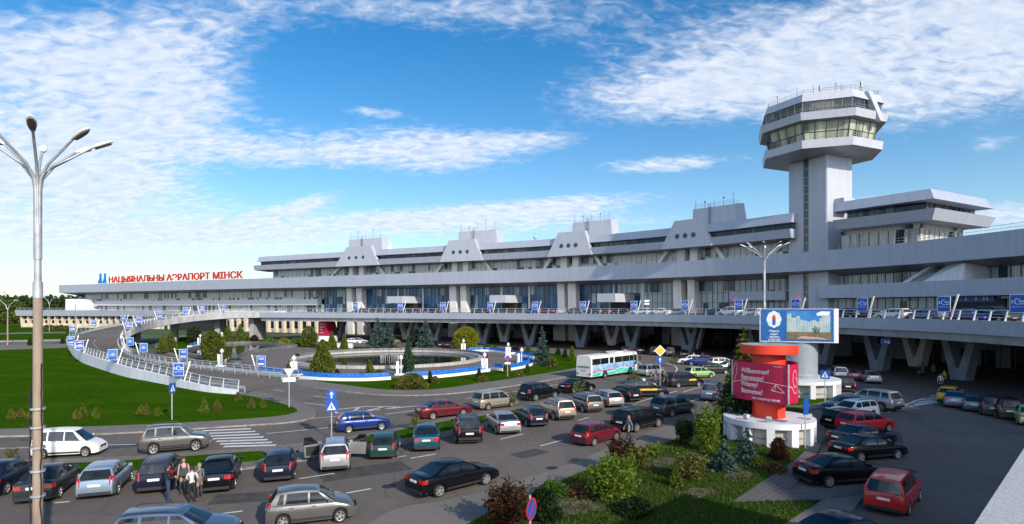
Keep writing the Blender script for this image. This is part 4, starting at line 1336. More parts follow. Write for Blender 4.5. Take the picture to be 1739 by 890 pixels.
# railing along the deck edge: slanting posts
RAILV = thing('railing', 'pale steel railing with slanting posts along the elevated road', 'railing', (VC.at(0).x, VC.at(0).y, 7.95))
mb = MB()
for z, r in ((9.0, 0.055), (8.62, 0.03), (8.3, 0.03)):
    mb.tube([VC.at(s, 0.18 + (z - 7.95) * 0.25) + Vector((0, 0, z)) for s in np.arange(0, VC.L, 2.5)], r, 5)
mb.build('handrail', M['rail'], RAILV, world=True)
npost = 96
for k in range(npost):
    s = (VC.L - 30) * k / (npost - 1)
    r = VC.tan(s)
    a, b = VC.at(s, 0.18), VC.at(s, 0.45)
    dx, dy = math.cos(r) * 0.06, math.sin(r) * 0.06
    w, h_ = 0.12, 0
    mb = MB()
    nx, ny = -math.sin(r) * 0.09, math.cos(r) * 0.09
    mb.hull8([(a.x - dx - nx, a.y - dy - ny, 7.9), (a.x + dx - nx, a.y + dy - ny, 7.9), (a.x + dx + nx, a.y + dy + ny, 7.9), (a.x - dx + nx, a.y - dy + ny, 7.9),
              (b.x - dx - nx * .6, b.y - dy - ny * .6, 9.0), (b.x + dx - nx * .6, b.y + dy - ny * .6, 9.0), (b.x + dx + nx * .6, b.y + dy + ny * .6, 9.0), (b.x - dx + nx * .6, b.y - dy + ny * .6, 9.0)])
    mb.build('post', M['rail'], RAILV, world=True)

inner_pts = [tuple(P(x, y, z)) for x, y, z in ((508, 646, .05), (430, 636, .15), (340, 626, .35), (268, 617.5, .6), (226, 604.5, 1.0), (206, 586, 1.7), (210, 570, 3.1), (228, 558.4, 4.5))] + \
            [(-87.0, 143.5, 5.6), (-83.0, 152.5, 6.8), (-76.5, 158.5, 7.5), (-69, 161, 7.7)]
outer_pts = [(-28.9, 62, .1), (-34.2, 64.6, .3), (-44.7, 72.9, .75), (-51.4, 78.2, .95), (-62.2, 88.6, 1.15), (-71.4, 97.9, 1.3), (-83.7, 112, 1.6), (-99.0, 132, 2.3), (-104.0, 147, 3.5), (-102.5, 161, 4.9), (-94.5, 171.5, 6.3), (-81, 175, 7.3), (-66.5, 173, 7.7)]
RI, RO = Curve(inner_pts), Curve(outer_pts)
RAMP = thing('access_ramp', 'curving grey access ramp with white outer wall climbing to the elevated road', 'ramp', (-28.9, 62, 0))
NR = 90
def rs(c, t): return c.at(c.L * t, 0.0)
road, kerb1, kerb2, wall, under, ifas, sup = MB(), MB(), MB(), MB(), MB(), MB(), MB()
prev = None
for i in range(NR + 1):
    t = i / NR
    a, b = rs(RI, t), rs(RO, t)
    d = (b - a); d.z = 0; d.normalize()
    cur = (a, b, d)
    if prev:
        a0, b0, d0 = prev
        up = Vector((0, 0, 1))
        road.poly([a0 + up * .012, b0 + up * .012, b + up * .012, a + up * .012][::-1])
        kerb1.hull8([a0 + d0 * .55, a0 + d0 * 1.0, a + d * 1.0, a + d * .55] + [x + up * .16 for x in (a0 + d0 * .55, a0 + d0 * 1.0, a + d * 1.0, a + d * .55)])
        kerb2.hull8([b0 - d0 * 1.0, b0 - d0 * .55, b - d * .55, b - d * 1.0] + [x + up * .16 for x in (b0 - d0 * 1.0, b0 - d0 * .55, b - d * .55, b - d * 1.0)])
        def fas(mb, p0, p1, e0, e1, drop, rise):
            q = []
            for zz in (-1, 1):
                for p, e in ((p0, 0), (p0, 1), (p1, 1), (p1, 0)):
                    dd = d0 if p is p0 else d
                    z = p.z + rise if zz > 0 else max(p.z - drop, 0.02)
                    o = e0 if e == 0 else e1
                    q.append((p.x + dd.x * o, p.y + dd.y * o, z))
            mb.hull8(q)
        fas(wall, b0, b, -0.25, 0.12, 1.15, 0.55)
        if t > 0.52: fas(ifas, a0, a, -0.12, 0.25, 1.2, 0.35)
        else: fas(ifas, a0, a, -0.12, 0.25, 0.4, 0.12)
        if t < 0.60:
            q = [(p.x + dd.x * o, p.y + dd.y * o) for p, dd, o in ((a0, d0, .3), (b0, d0, -.7), (b, d, -.7), (a, d, .3))]
            zz = [a0.z, b0.z, b.z, a.z]
            sup.hull8([(x, y, 0) for x, y in q] + [(q[k][0], q[k][1], max(zz[k] - .1, .01)) for k in range(4)])
        else:
            q = [(p.x + dd.x * o, p.y + dd.y * o) for p, dd, o in ((a0, d0, .9), (b0, d0, -.9), (b, d, -.9), (a, d, .9))]
            zz = [a0.z, b0.z, b.z, a.z]
            under.hull8([(q[k][0], q[k][1], zz[k] - 1.3) for k in range(4)] + [(q[k][0], q[k][1], zz[k] - .05) for k in range(4)])
    prev = cur
road.build('carriageway', M['asphalt'], RAMP, world=True)
kerb1.build('kerb', M['kerb'], RAMP, world=True)
kerb2.build('kerb', M['kerb'], RAMP, world=True)
wall.build('outer_wall', M['white_wall'], RAMP, world=True)
ifas.build('inner_fascia', M['edge'] if False else M['concrete'], RAMP, world=True)
sup.build('embankment', M['concrete'], RAMP, world=True)
under.build('underside', M['concrete'], RAMP, world=True)
mk = MB()
for i in range(4, 88, 3):
    t0, t1 = i / NR, (i + 1.1) / NR
    p, q = rs(RI, t0).lerp(rs(RO, t0), .5), rs(RI, t1).lerp(rs(RO, t1), .5)
    d = (q - p).normalized(); n_ = Vector((-d.y, d.x, 0)) * .07
    z = Vector((0, 0, .022))
    mk.poly([p - n_ + z, p + n_ + z, q + n_ + z, q - n_ + z][::-1])
mk.build('lane_marking', M['marking'], RAMP, world=True)
for t in (0.66, 0.74, 0.82, 0.9, 0.97):
    a, b = rs(RI, t), rs(RO, t)
    c = a.lerp(b, 0.5)
    d = b - a
    mb = MB(); mb.box((c.x, c.y, (c.z - 1.3) / 2), (1.2, 7.0, c.z - 1.3), math.atan2(d.y, d.x) - R(90)); mb.build('pier', M['concrete'], RAMP, world=True)

def ramp_rail(c, label, sgn, t1, n):
    tr = thing('railing', label, 'railing', tuple(rs(c, 0)))
    def off(t, o):
        a, b = rs(RI, t), rs(RO, t)
        d = (b - a); d.z = 0; d.normalize()
        return (a - d * o * -1 if c is RI else b - d * o)
    base = 0.55 if c is RO else 0.3
    hr = MB()
    for z, r in ((base + 0.95, 0.05), (base + 0.6, 0.03), (base + 0.3, 0.03)):
        hr.tube([off(t, 0.1 + z * 0.15) + Vector((0, 0, z)) for t in np.linspace(0, t1, 100)], r, 5)
    hr.build('handrail', M['rail'], tr, world=True)
    for k in range(n):
        t = t1 * k / (n - 1)
        mb = MB(); mb.tube([off(t, 0.0) + Vector((0, 0, base - .2)), off(t, 0.25) + Vector((0, 0, base + .95))], [0.07, 0.05], 4)
        mb.build('post', M['rail'], tr, world=True)
    gb = MB()
    for ts in [np.linspace(0, t1, 100)]:
        for i in range(99):
            p, q = off(ts[i], 1.15), off(ts[i + 1], 1.15)
            gb.poly([p + Vector((0, 0, .45)), q + Vector((0, 0, .45)), q + Vector((0, 0, .78)), p + Vector((0, 0, .78))])
            p2, q2 = off(ts[i], 1.23), off(ts[i + 1], 1.23)
            gb.poly([p2 + Vector((0, 0, .45)), q2 + Vector((0, 0, .45)), q + Vector((0, 0, .78)), p + Vector((0, 0, .78))])
        for i in range(0, 99, 2):
            p = off(ts[i], 1.28); gb.box((p.x, p.y, p.z + .35), (.1, .1, .7))
    gb.build('crash_barrier', M['steel'], tr, world=True)
ramp_rail(RO, 'steel railing and crash barrier on the white outer wall of the ramp', 1, 0.98, 80)
ramp_rail(RI, 'steel railing and crash barrier on the inner edge of the ramp', -1, 0.98, 70)

# ------------------------------------------------------------------ blue banners on slanting posts
TXT2, W2 = text_polys('2', 1.0, 0.03)
TXTN, WN = text_polys('ТНА', 1.0, 0.03)
def banner_protos():
    protos = []
    for k in range(4):
        root = thing('banner', 'x', 'banner', group='blue banners along the elevated road')
        mb = MB()   # post leans along the edge (+x), panel hangs on its -x side
        mb.hull8([(-.07, -.07, 0), (.07, -.07, 0), (.07, .07, 0), (-.07, .07, 0), (.78, -.09, 3.25), (.96, -.09, 3.25), (.96, .09, 3.25), (.78, .09, 3.25)])
        mb.build('post', M['white_paint'], root)
        mb = MB(); mb.tube([(.85, 0, 3.0), (-.75, 0, 3.0)], .035, 6); mb.tube([(.3, 0, 1.1), (-.75, 0, 1.1)], .03, 6)
        mb.build('arm', M['rail'], root)
        mb = MB(); mb.box((-.72, 0, 2.0), (1.46, .10, 1.98)); pf = mb.build('panel', M['white_paint'], root)
        for sg, nm in ((-1, 'print'), (1, 'print')):
            y = sg * .056
            mb = MB(); mb.poly([(-1.4, y, 1.06), (-.04, y, 1.06), (-.04, y, 2.94), (-1.4, y, 2.94)] if sg < 0 else [(-1.4, y, 1.06), (-1.4, y, 2.94), (-.04, y, 2.94), (-.04, y, 1.06)])
            mb.build(nm, M['blue_board'], pf)
        e = MB(); y = -.062
        if k == 0:
            for i in range(14):
                a0, a1 = R(50 + 260 * i / 14), R(50 + 260 * (i + 1) / 14)
                w0, w1 = .03 + .05 * math.sin(math.pi * i / 14), .03 + .05 * math.sin(math.pi * (i + 1) / 14)
                cx, cz, rr = -.70, 2.22, .33
                e.poly([(cx + rr * math.cos(a0), y, cz + rr * math.sin(a0)), (cx + rr * math.cos(a1), y, cz + rr * math.sin(a1)), (cx + (rr - w1) * math.cos(a1), y, cz + (rr - w1) * math.sin(a1)), (cx + (rr - w0) * math.cos(a0), y, cz + (rr - w0) * math.sin(a0))][::-1])
            for tris, w, x0, z0, sc in ((TXT2, W2, -1.34, 2.06, .42), (TXTN, WN, -.66, 2.12, .30)):
                for t in tris: e.poly([(x0 + p[0] * sc, y, z0 + p[1] * sc) for p in t])
            e.poly([(-.5, y, 1.93), (-.12, y, 1.93), (-.12, y, 2.0), (-.5, y, 2.0)])
            e.poly([(-1.25, y, 1.62), (-.2, y, 1.62), (-.2, y, 1.66), (-1.25, y, 1.66)])
            e.build('emblem', M['white_paint'], pf)
        elif k == 1:   # white plane shape with stripes of text
            e.poly([(-1.25, y, 1.35), (-.9, y, 1.35), (-.75, y, 1.75), (-1.05, y, 1.6)]); e.poly([(-.8, y, 1.4), (-.25, y, 1.4), (-.3, y, 1.7), (-.65, y, 1.62)])
            for i in range(3): e.poly([(-1.2, y, 2.6 - .14 * i), (-.3, y, 2.6 - .14 * i), (-.3, y, 2.65 - .14 * i), (-1.2, y, 2.65 - .14 * i)])
            e.build('emblem', M['white_paint'], pf)
        elif k == 2:
            e.poly([(-1.3, y, 1.5), (-.15, y, 1.5), (-.15, y, 2.05), (-.5, y, 2.2), (-1.3, y, 1.95)]); e.build('picture', mat('pink print', (0.62, 0.36, 0.42), 0.5, color2=(0.2, 0.35, 0.7), scale=5), pf)
            e2 = MB(); e2.poly([(-1.2, y, 2.55), (-.25, y, 2.55), (-.25, y, 2.68), (-1.2, y, 2.68)]); e2.build('emblem', M['white_paint'], pf)
        else:
            mb = MB(); mb.poly([(-1.4, y, 1.5), (-.04, y, 1.5), (-.04, y, 2.94), (-1.4, y, 2.94)]); mb.build('picture', M['blue_light'], pf)
            y2 = y - .004
            e.poly([(-1.1, y2, 1.9), (-.6, y2, 1.75), (-.3, y2, 2.1), (-.7, y2, 2.35)]); e.build('emblem', mat('red print', (0.5, 0.08, 0.06), 0.5, color2=(0.6, 0.6, 0.65), scale=4), pf)
        protos.append(root)
    return protos
BP = banner_protos()
used_bp = set()
def place_banner(q, rz, k, label, sc=1.0, mirror=False):
    r = BP[k] if k not in used_bp else copy_tree(BP[k])
    used_bp.add(k)
    r.location = q
    r.rotation_euler = (0, 0, rz)
    r.scale = (-sc if mirror else sc, sc, sc)
    r['label'] = label
deck_b = [(602, 'x'), (677, ''), (750, ''), (830, ''), (907, ''), (988, ''), (1075, ''), (1163, ''), (1254, ''), (1354, ''), (1467, ''), (1606, ''), (1737, '')]
deck_l = ['blue 2THA banner in front of the first column pair of the hall', 'blue 2THA banner on the deck below the left canopy', 'blue 2THA banner at the foot of the second column pair',
          'blue 2THA banner left of the middle canopy', 'blue 2THA banner under the right edge of the middle canopy', 'blue 2THA banner right of the third column pair', 'blue 2THA banner under the right hand canopy',
          'blue 2THA banner in front of the fourth column pair', 'blue 2THA banner beside the round no stopping sign by the street lamp', 'blue 2THA banner behind the top of the apartment house billboard',
          'blue 2THA banner over the white estate car on the deck', 'large blue 2THA banner left of the dark entrance', 'nearest blue 2THA banner, cut by the right edge']
for (px, _), lb in zip(deck_b, deck_l):
    s = VC.s_px(px + 6, 0.3)
    q = VC.at(s, 0.3) + Vector((0, 0, 7.9))
    place_banner(q, VC.tan(s) * 0.5 + math.atan2(-q.x, q.y) * 0.5, 0, lb.replace('THA', 'ТНА'), 0.88)
# on the ramp, outer edge (posts lean right) and inner edge (posts lean left)
def on_edge(c, px, lo=0.0, hi=1.0):
    best, bt = 1e9, 0
    for t in np.arange(lo, hi, 0.003):
        q = rs(c, t)
        e = abs(HX + FOC * q.x / q.y - px)
        if e < best: best, bt = e, t
    return bt
ramp_b = [(RO, 312, 0, .4, 0, 'nearest ramp banner, plain blue, on the white outer wall', 0), (RO, 200, 0, .45, 3, 'ramp banner with a red picture on the white outer wall', 0), (RO, 142, 0, .55, 2, 'ramp banner with a pink picture at the bend of the white wall', 0),
          (RO, 126, .3, .6, 1, 'blue banner with a white aircraft at the far bend of the ramp', 0), (RO, 128, .55, .66, 2, 'blue banner half behind another at the leftmost bend', 0), (RO, 163, .6, .9, 1, 'blue banner on the far outer edge near the stone fins', 0), (RO, 212, .6, .95, 3, 'small blue banner on the far outer edge below the left wing', 0),
          (RI, 437, 0, .3, 1, 'blue text banner on the inner ramp railing beside the pond', 1), (RI, 304, 0, .45, 1, 'wide blue banner on the inner ramp railing left of the round conifer', 1), (RI, 238, 0, .5, 3, 'blue banner with light picture at the inside bend', 1), (RI, 215, .3, .6, 3, 'blue banner with round picture at the tightest inside bend', 1), (RI, 213, .48, .7, 2, 'blue banner with pink strip above the tightest bend', 1), (RI, 231, .55, .85, 1, 'blue banner on the rising inner edge of the ramp', 1), (RI, 268, .6, .95, 1, 'blue banner on the rising inner edge below the left wing', 1),
          (RI, 320, .7, 1, 0, 'small blue banner near the top of the ramp', 1), (RI, 341, .8, 1, 2, 'small blue banner at the top of the ramp by the left wing', 1), (RI, 376, .85, 1, 1, 'small blue banner where the ramp meets the elevated road', 1)]
for c, px, lo, hi, k, lb, mir in ramp_b:
    t = on_edge(c, px, lo, hi)
    q = rs(c, t)
    place_banner(q + Vector((0, 0, .35)), math.atan2(-q.x, q.y) * 0.8 if q.x < 0 else 0, k, lb, 0.74, bool(mir) and k != 0)
for k in range(4):
    if k not in used_bp: 
        for ch in list(BP[k].children_recursive): bpy.data.objects.remove(ch)
        bpy.data.objects.remove(BP[k])

# ------------------------------------------------------------------ street lamps with eight arms
def big_lamp(loc, label, zj, reach, rise, rot, rpole, conc):
    t = thing('street_lamp', label, 'street lamp', loc)
    mb = MB(); mb.tube([(0, 0, 0), (0, 0, conc)], [rpole * 1.15, rpole], 20); mb.build('pole_base', M['pole_concrete'], t, 40)
    mb = MB()
    mb.tube([(0, 0, conc - .02), (0, 0, conc + .5)], rpole * 1.05, 20)
    mb.tube([(0, 0, conc + .5), (0, 0, zj - 2.6)], [rpole * .8, rpole * .72], 20)
    mb.tube([(0, 0, zj - 2.7), (0, 0, zj - 1.55)], rpole * .9, 20)
    mb.build('mast', M['steel'], t, 40)
    for k in range(8):
        a = rot + R(45) * k
        ca_, sa_ = math.cos(a), math.sin(a)
        L_ = reach * (1.0 if k % 2 else 0.96)
        pts = [(ca_ * r_, sa_ * r_, z_) for r_, z_ in ((rpole * .45, zj - 1.6), (rpole * .5, zj - .45), (rpole * .9, zj - .1), (L_ * .25, zj + rise * .28), (L_ * .85, zj + rise * .9))]
        mb = MB(); mb.tube(pts, [.055, .055, .052, .045, .04], 8); arm = mb.build('arm', M['steel'], t, 50)
        d = Vector((ca_, sa_, rise / reach * .7)).normalized()
        hd = MB(); st = Vector(pts[-1])
        sd_ = Vector((-sa_, ca_, 0)); up = sd_.cross(d) * -1
        ring = [(0, .045, .035), (.1, .085, .065), (.3, .125, .09), (.5, .13, .09), (.66, .10, .065), (.72, .035, .025)]
        prevb = None
        for (l, w, h) in ring:
            c = st + d * l
            b = hd.add([c + sd_ * w * math.cos(x) + up * h * (math.sin(x) if math.sin(x) > 0 else math.sin(x) * .45) for x in [2 * math.pi * j / 12 for j in range(12)]])
            if prevb is not None:
                for j in range(12): hd.face((prevb + j, prevb + (j + 1) % 12, b + (j + 1) % 12, b + j))
            else: hd.face([b + j for j in range(12)][::-1])
            prevb = b
        hd.face([prevb + j for j in range(12)])
        ho = hd.build('lamp_head', M['white_paint'], arm, 50)
        gl = MB(); gl.cur = 0
        prevb = None
        for (l, w, h) in [(.12, .065, 0), (.3, .10, 0), (.5, .105, 0), (.63, .065, 0)]:
            c = st + d * l - up * (.050)
            b = gl.add([c + sd_ * w, c - sd_ * w, c - sd_ * w * .6 - up * .03, c + sd_ * w * .6 - up * .03])
            if prevb is not None:
                for j in range(4): gl.face((prevb + j, prevb + (j + 1) % 4, b + (j + 1) % 4, b + j))
            prevb = b
        gl.build('lens', M['lens'], arm, 50)
    return t
M['lens'] = mat('lamp lens', (0.16, 0.13, 0.09), 0.25, var=0.2, scale=5)
lp1 = big_lamp((-15.3, 19.0, 0), 'tall eight armed street lamp with concrete foot, nearest on the left', 13.55, 1.62, 1.2, R(-101), .128, 9.62)
# cables strapped to the pole
for k, (dx, dy) in enumerate(((-.16, -.12), (-.2, -.05), (.17, -.08))):
    mb = MB()
    rg = random.Random(k)
    pts = [(dx + rg.uniform(-.025, .025), dy + rg.uniform(-.02, .02), z) for z in np.arange(0.5, (7.0 if k < 2 else 7.6), .25)]
    mb.tube(pts, .022, 5); mb.build('cable', M['wire'], lp1)
for z in (3.2, 4.0, 4.75, 5.4, 6.0):
    mb = MB(); mb.lathe([(.19, z), (.205, z), (.205, z + .07), (.19, z + .07)], 20); mb.build('strap', M['steel'], lp1)
big_lamp((0.4285 * 67, 67.0, 0), 'eight armed street lamp rising behind the apartment house billboard', 14.9, 2.3, 1.5, R(20), .16, 9.3)

def far_lamp(q, h, label):
    t = thing('street_lamp', label, 'street lamp', tuple(q), group='far street lamps')
    mb = MB(); mb.tube([(0, 0, 0), (0, 0, h * .8)], [.18, .12], 8); mb.build('pole', M['pole_concrete'], t, 40)
    for sg in (-1, 1):
        mb = MB(); mb.tube([(0, 0, h * .78), (sg * .5, 0, h * .9), (sg * 1.8, 0, h)], [.08, .06, .05], 6); mb.box((sg * 2.1, 0, h + .05), (.9, .3, .16)); mb.build('arm', M['rail'], t, 40)
for px, py, h, lb in ((13, 586, 11.0, 'far two armed street lamp at the left edge before the forest'), (84, 563, 13.0, 'far two armed street lamp in front of the stone fins'), (128, 560, 13.5, 'far two armed street lamp before the left wing of the terminal')):
    far_lamp(P(px, py, 0), h, lb)

# garden lamps: a white globe between two white posts
def globe_lamp(px, py, label, single=False):
    q = P(px, py, .14)
    t = thing('garden_lamp', label, 'lamp', tuple(q), group='globe lamps round the plaza'); t.scale = (.68, .68, .72)
    for sg in ((-1,) if single else (-1, 1)):
        mb = MB(); mb.box((sg * .42, 0, 1.3), (.5, .5, 2.6)); mb.build('post', M['white_paint'], t)
    mb = MB(); mb.tube([(0 if not single else .25, 0, 0), (0 if not single else .25, 0, 2.9)], .09, 8); mb.build('stem', M['white_paint'], t, 40)
    mb = MB(); mb.lathe([(.05, 2.85), (.3, 2.95), (.4, 3.25), (.3, 3.55), (.12, 3.7), (.02, 3.85)], 14, (0 if not single else .25, 0, 0)); mb.build('globe', M['white_paint'], t, 50)
    mb = MB(); mb.box((0, 0, .1), (1.9, 1.2, .3)); mb.build('base', M['white_paint'], t)
for px, py, lb, sg in ((499, 638, 'globe lamp at the foot of the ramp beside a small round conifer', False), (679, 637, 'globe lamp on a single post in front of the fountain', True), (823, 631, 'globe lamp with two white posts right of the fountain', False), (884, 620, 'globe lamp at the right tip of the plaza', True),
                   (863, 607, 'globe lamp with thick white posts on the far right of the plaza', False), (787, 599, 'globe lamp with white posts below the yellow willow', False), (377, 582, 'globe lamp with white posts behind the pond', False), (339, 587, 'globe lamp left of the pond by the small bench', True), (375, 622, 'globe lamp on white post between ramp and pond', True)):
    globe_lamp(px, py, lb, sg)
# ------------------------------------------------------------------ advertising columns
def drum(parent, r, h, nfin=12):
    mb = MB(); mb.lathe([(r, h - .38), (r, h), (0.01, h)], 64); mb.lathe([(0.01, h - .38), (r, h - .38)], 64); mb.build('base_rim', M['white_wall'], parent, 40)
    mb = MB(); mb.lathe([(r * .84, 0), (r * .84, h - .38)], 48); mb.build('base_wall', M['stone_white'], parent, 40)
    for k in range(nfin):
        a = 2 * math.pi * (k + .3) / nfin
        mb = MB(); mb.box((math.cos(a) * r * .91, math.sin(a) * r * .91, (h - .38) / 2), (r * .17, .5, h - .38), a); mb.build('base_fin', M['white_wall'], parent)
    mb = MB(); mb.lathe([(r * .86, .45), (r * .88, .5), (r * .86, .55)], 48); mb.build('base_moulding', M['concrete'], parent, 40)

AX, AY = 18.0, 41.3
AD = thing('advertising_column', 'orange red advertising column with crimson greeting panels on a round white base', 'advertising column', (AX, AY, 0.12))
drum(AD, 3.0, 1.55)
mb = MB(); mb.lathe([(1.08, 1.55), (1.08, 6.1)], 40); mb.build('shaft', M['orange'], AD, 40)
mb = MB(); mb.lathe([(0.3, 5.95), (1.85, 5.95), (1.9, 6.0), (1.9, 6.55), (1.85, 6.6)], 48); mb.build('cap_ring', M['orange'], AD, 30)
mb = MB(); mb.lathe([(1.86, 6.6), (0.01, 6.62)], 48); mb.build('cap_top', M['concrete'], AD)
Z0, Z1 = 2.72, 5.35
SR = 2.42
va = [R(150), R(-84), R(34)]
vtx = [Vector((SR * math.cos(a), SR * math.sin(a), 0)) for a in va]
def sgn_face(i, u, v, lift=0.0, bulge=0.30):
    a, b = vtx[i], vtx[(i + 1) % 3]
    d = (b - a).normalized(); n_ = Vector((d.y, -d.x, 0))
    g = 4 * u * (1 - u)
    p = a.lerp(b, u) + n_ * (bulge * (1 if i == 0 else 2.1) * g + lift)
    return Vector((p.x, p.y, Z0 + (Z1 - Z0) * v))
for i in range(3):
    mb = MB(); n = 16
    for k in range(n):
        u0, u1 = .012 + .976 * k / n, .012 + .976 * (k + 1) / n
        mb.hull8([sgn_face(i, u0, 0, -.08), sgn_face(i, u0, 0), sgn_face(i, u1, 0), sgn_face(i, u1, 0, -.08), sgn_face(i, u0, 1, -.08), sgn_face(i, u0, 1), sgn_face(i, u1, 1), sgn_face(i, u1, 1, -.08)])
    pn = mb.build('greeting_panel', M['magenta'], AD, 30)
    W_ = (vtx[(i + 1) % 3] - vtx[i]).length
    H_ = Z1 - Z0
    def put(tris, x0, y0, sc, asp=1.0):
        mb_ = MB()
        for t in tris:
            mb_.poly([sgn_face(i, x0 + p[0] * sc * asp / W_, y0 + p[1] * sc / H_, .008) for p in t])
        return mb_
    def stroke(pts, w):
        mb_ = MB()
        pts = [np.array(p, float) for p in smooth_px(pts, 6)]
        for k in range(len(pts) - 1):
            a, b = pts[k], pts[k + 1]
            d = np.array([(b[0] - a[0]) * W_, (b[1] - a[1]) * H_]); l = np.linalg.norm(d)
            if l < 1e-6: continue
            nn = np.array([-d[1] / l / W_, d[0] / l / H_]) * w / 2
            mb_.poly([sgn_face(i, *(a + nn), .009), sgn_face(i, *(a - nn), .009), sgn_face(i, *(b - nn), .009), sgn_face(i, *(b + nn), .009)])
        return mb_
    if i == 0:
        for body, vv in (('Willkommen!', .725), ('Benvenuto!', .545), ('Witamy!', .368), ('Bienvenue!', .185)):
            tr, w = text_polys(body, 1.0, .012)
            put(tr, .205, vv, .46, .86).build('greeting', M['white_paint'], pn)
        tr, w = text_polys('мтс оператор связи', 1.0, .02)
        put(tr, .42, .055, .215, .92).build('slogan', M['white_paint'], pn)
        tr, w = text_polys('www.mts.by', 1.0, .0)
        put(tr, .78, .93, .13, .9).build('slogan', M['white_paint'], pn)
        mb = MB(); 
        for k in range(10):
            a0, a1 = 2 * math.pi * k / 10, 2 * math.pi * (k + 1) / 10
            mb.poly([sgn_face(0, .865, .08, .008), sgn_face(0, .865 + .016 * math.cos(a0), .08 + .03 * math.sin(a0), .008), sgn_face(0, .865 + .016 * math.cos(a1), .08 + .03 * math.sin(a1), .008)])
        mb.build('emblem', M['white_paint'], pn)
        stroke([(.015, .60), (.03, .78), (.075, .93), (.115, .90), (.10, .70), (.06, .50), (.03, .425), (.09, .455), (.2, .50), (.35, .53), (.55, .53), (.8, .50), (.985, .465)], .03).build('line_drawing', M['white_paint'], pn)
        pl = MB()
        for seg in ([(.745, .33), (.82, .48), (.95, .29)], [(.745, .33), (.80, .31), (.95, .29)], [(.745, .335), (.95, .285)], [(.82, .48), (.80, .31)]):
            for a, b in zip(seg[:-1], seg[1:]):
                a, b = np.array(a), np.array(b)
                d = np.array([(b[0] - a[0]) * W_, (b[1] - a[1]) * H_]); l = np.linalg.norm(d)
                nn = np.array([-d[1] / l / W_, d[0] / l / H_]) * .013
                pl.poly([sgn_face(0, *(a + nn), .009), sgn_face(0, *(a - nn), .009), sgn_face(0, *(b - nn), .009), sgn_face(0, *(b + nn), .009)])
        pl.build('line_drawing', M['white_paint'], pn)
    if i == 1:
        stroke([(.02, .46), (.10, .42), (.16, .30), (.24, .25), (.30, .36), (.30, .62), (.22, .84), (.14, .78), (.13, .55), (.20, .42), (.28, .5), (.26, .62), (.2, .66)], .035).build('line_drawing', M['white_paint'], pn)
for i in range(3):
    mb = MB(); v = vtx[i]; mb.tube([(v.x, v.y, Z0 - .03), (v.x, v.y, Z1 + .06)], .06, 8); mb.build('panel_edge', M['steel'], AD, 40)
for i in range(3):
    mb = MB(); mb.tube([(vtx[i].x * .45, vtx[i].y * .45, 4.8), tuple(vtx[i] * .97 + Vector((0, 0, 4.8)))], .05, 6); mb.tube([(vtx[i].x * .45, vtx[i].y * .45, 3.3), tuple(vtx[i] * .97 + Vector((0, 0, 3.3)))], .05, 6); mb.build('bracket', M['steel'], AD)
def floodlight(loc, aim, label):
    t = thing('floodlight', label, 'floodlight', loc, aim, 'floodlights on the round white base')
    mb = MB(); mb.tube([(-.16, 0, 0), (-.16, 0, .22)], .02, 5); mb.tube([(.16, 0, 0), (.16, 0, .22)], .02, 5); mb.box((0, 0, .015), (.4, .12, .03)); mb.build('bracket', M['steel'], t)
    mb = MB(); mb.M = Matrix.Translation((0, 0, .26)) @ Matrix.Rotation(R(-40), 4, 'X'); mb.hull8([(-.14, -.12, -.1), (.14, -.12, -.1), (.14, -.12, .1), (-.14, -.12, .1), (-.2, .1, -.16), (.2, .1, -.16), (.2, .1, .16), (-.2, .1, .16)]); mb.build('housing', M['steel'], t)
floodlight((AX - 2.1, AY - 1.3, 1.67), R(-60), 'small floodlight at the left rim of the white base')
floodlight((AX - 1.0, AY - 2.3, 1.67), R(-20), 'small floodlight at the front rim of the white base')
floodlight((AX + 2.3, AY - 1.2, 1.67), R(60), 'small floodlight at the right rim of the white base')
floodlight((AX - 2.2, AY + 1.5, 1.67), R(-120), 'small floodlight at the back left rim of the white base')

# far red advertising column near the left wing
q = PY(554, 160.0)
FAR_AD = thing('advertising_column', 'far red advertising column with crimson panels below the left wing', 'advertising column', (q.x, q.y, 0.1))
mb = MB(); mb.lathe([(3.0, 0), (3.0, 1.5), (.01, 1.5)], 32); mb.build('base', M['white_wall'], FAR_AD, 40)
mb = MB(); mb.lathe([(1.1, 1.5), (1.1, 6.0)], 24); mb.build('shaft', M['orange'], FAR_AD, 40)
mb = MB(); mb.lathe([(.3, 5.9), (1.9, 5.9), (1.9, 6.6), (.01, 6.6)], 32); mb.build('cap_ring', M['orange'], FAR_AD, 30)
mb = MB()
f2 = [Vector((2.42 * math.cos(a), 2.42 * math.sin(a), 0)) for a in (R(165), R(-70), R(45))]
for i in range(3):
    a, b = f2[i], f2[(i + 1) % 3]
    mb.hull8([(a.x, a.y, 1.7), (b.x, b.y, 1.7), (b.x * .95, b.y * .95, 1.7), (a.x * .95, a.y * .95, 1.7), (a.x, a.y, 5.3), (b.x, b.y, 5.3), (b.x * .95, b.y * .95, 5.3), (a.x * .95, a.y * .95, 5.3)])
pn = mb.build('greeting_panel', M['magenta'], FAR_AD)
a, b = f2[0], f2[1]
d = (b - a).normalized(); n_ = Vector((d.y, -d.x, 0)) * .02
mb = MB()
for body, z in (('Willkommen!', 4.5), ('Benvenuto!', 3.75), ('Witamy!', 3.0), ('Bienvenue!', 2.25)):
    tr, w = text_polys(body, 1.0, .02)
    for t in tr:
        mb.poly([a + d * (.7 + p[0] * .45) + n_ + Vector((0, 0, z + p[1] * .5)) for p in t])
mb.build('greeting', M['white_paint'], pn)

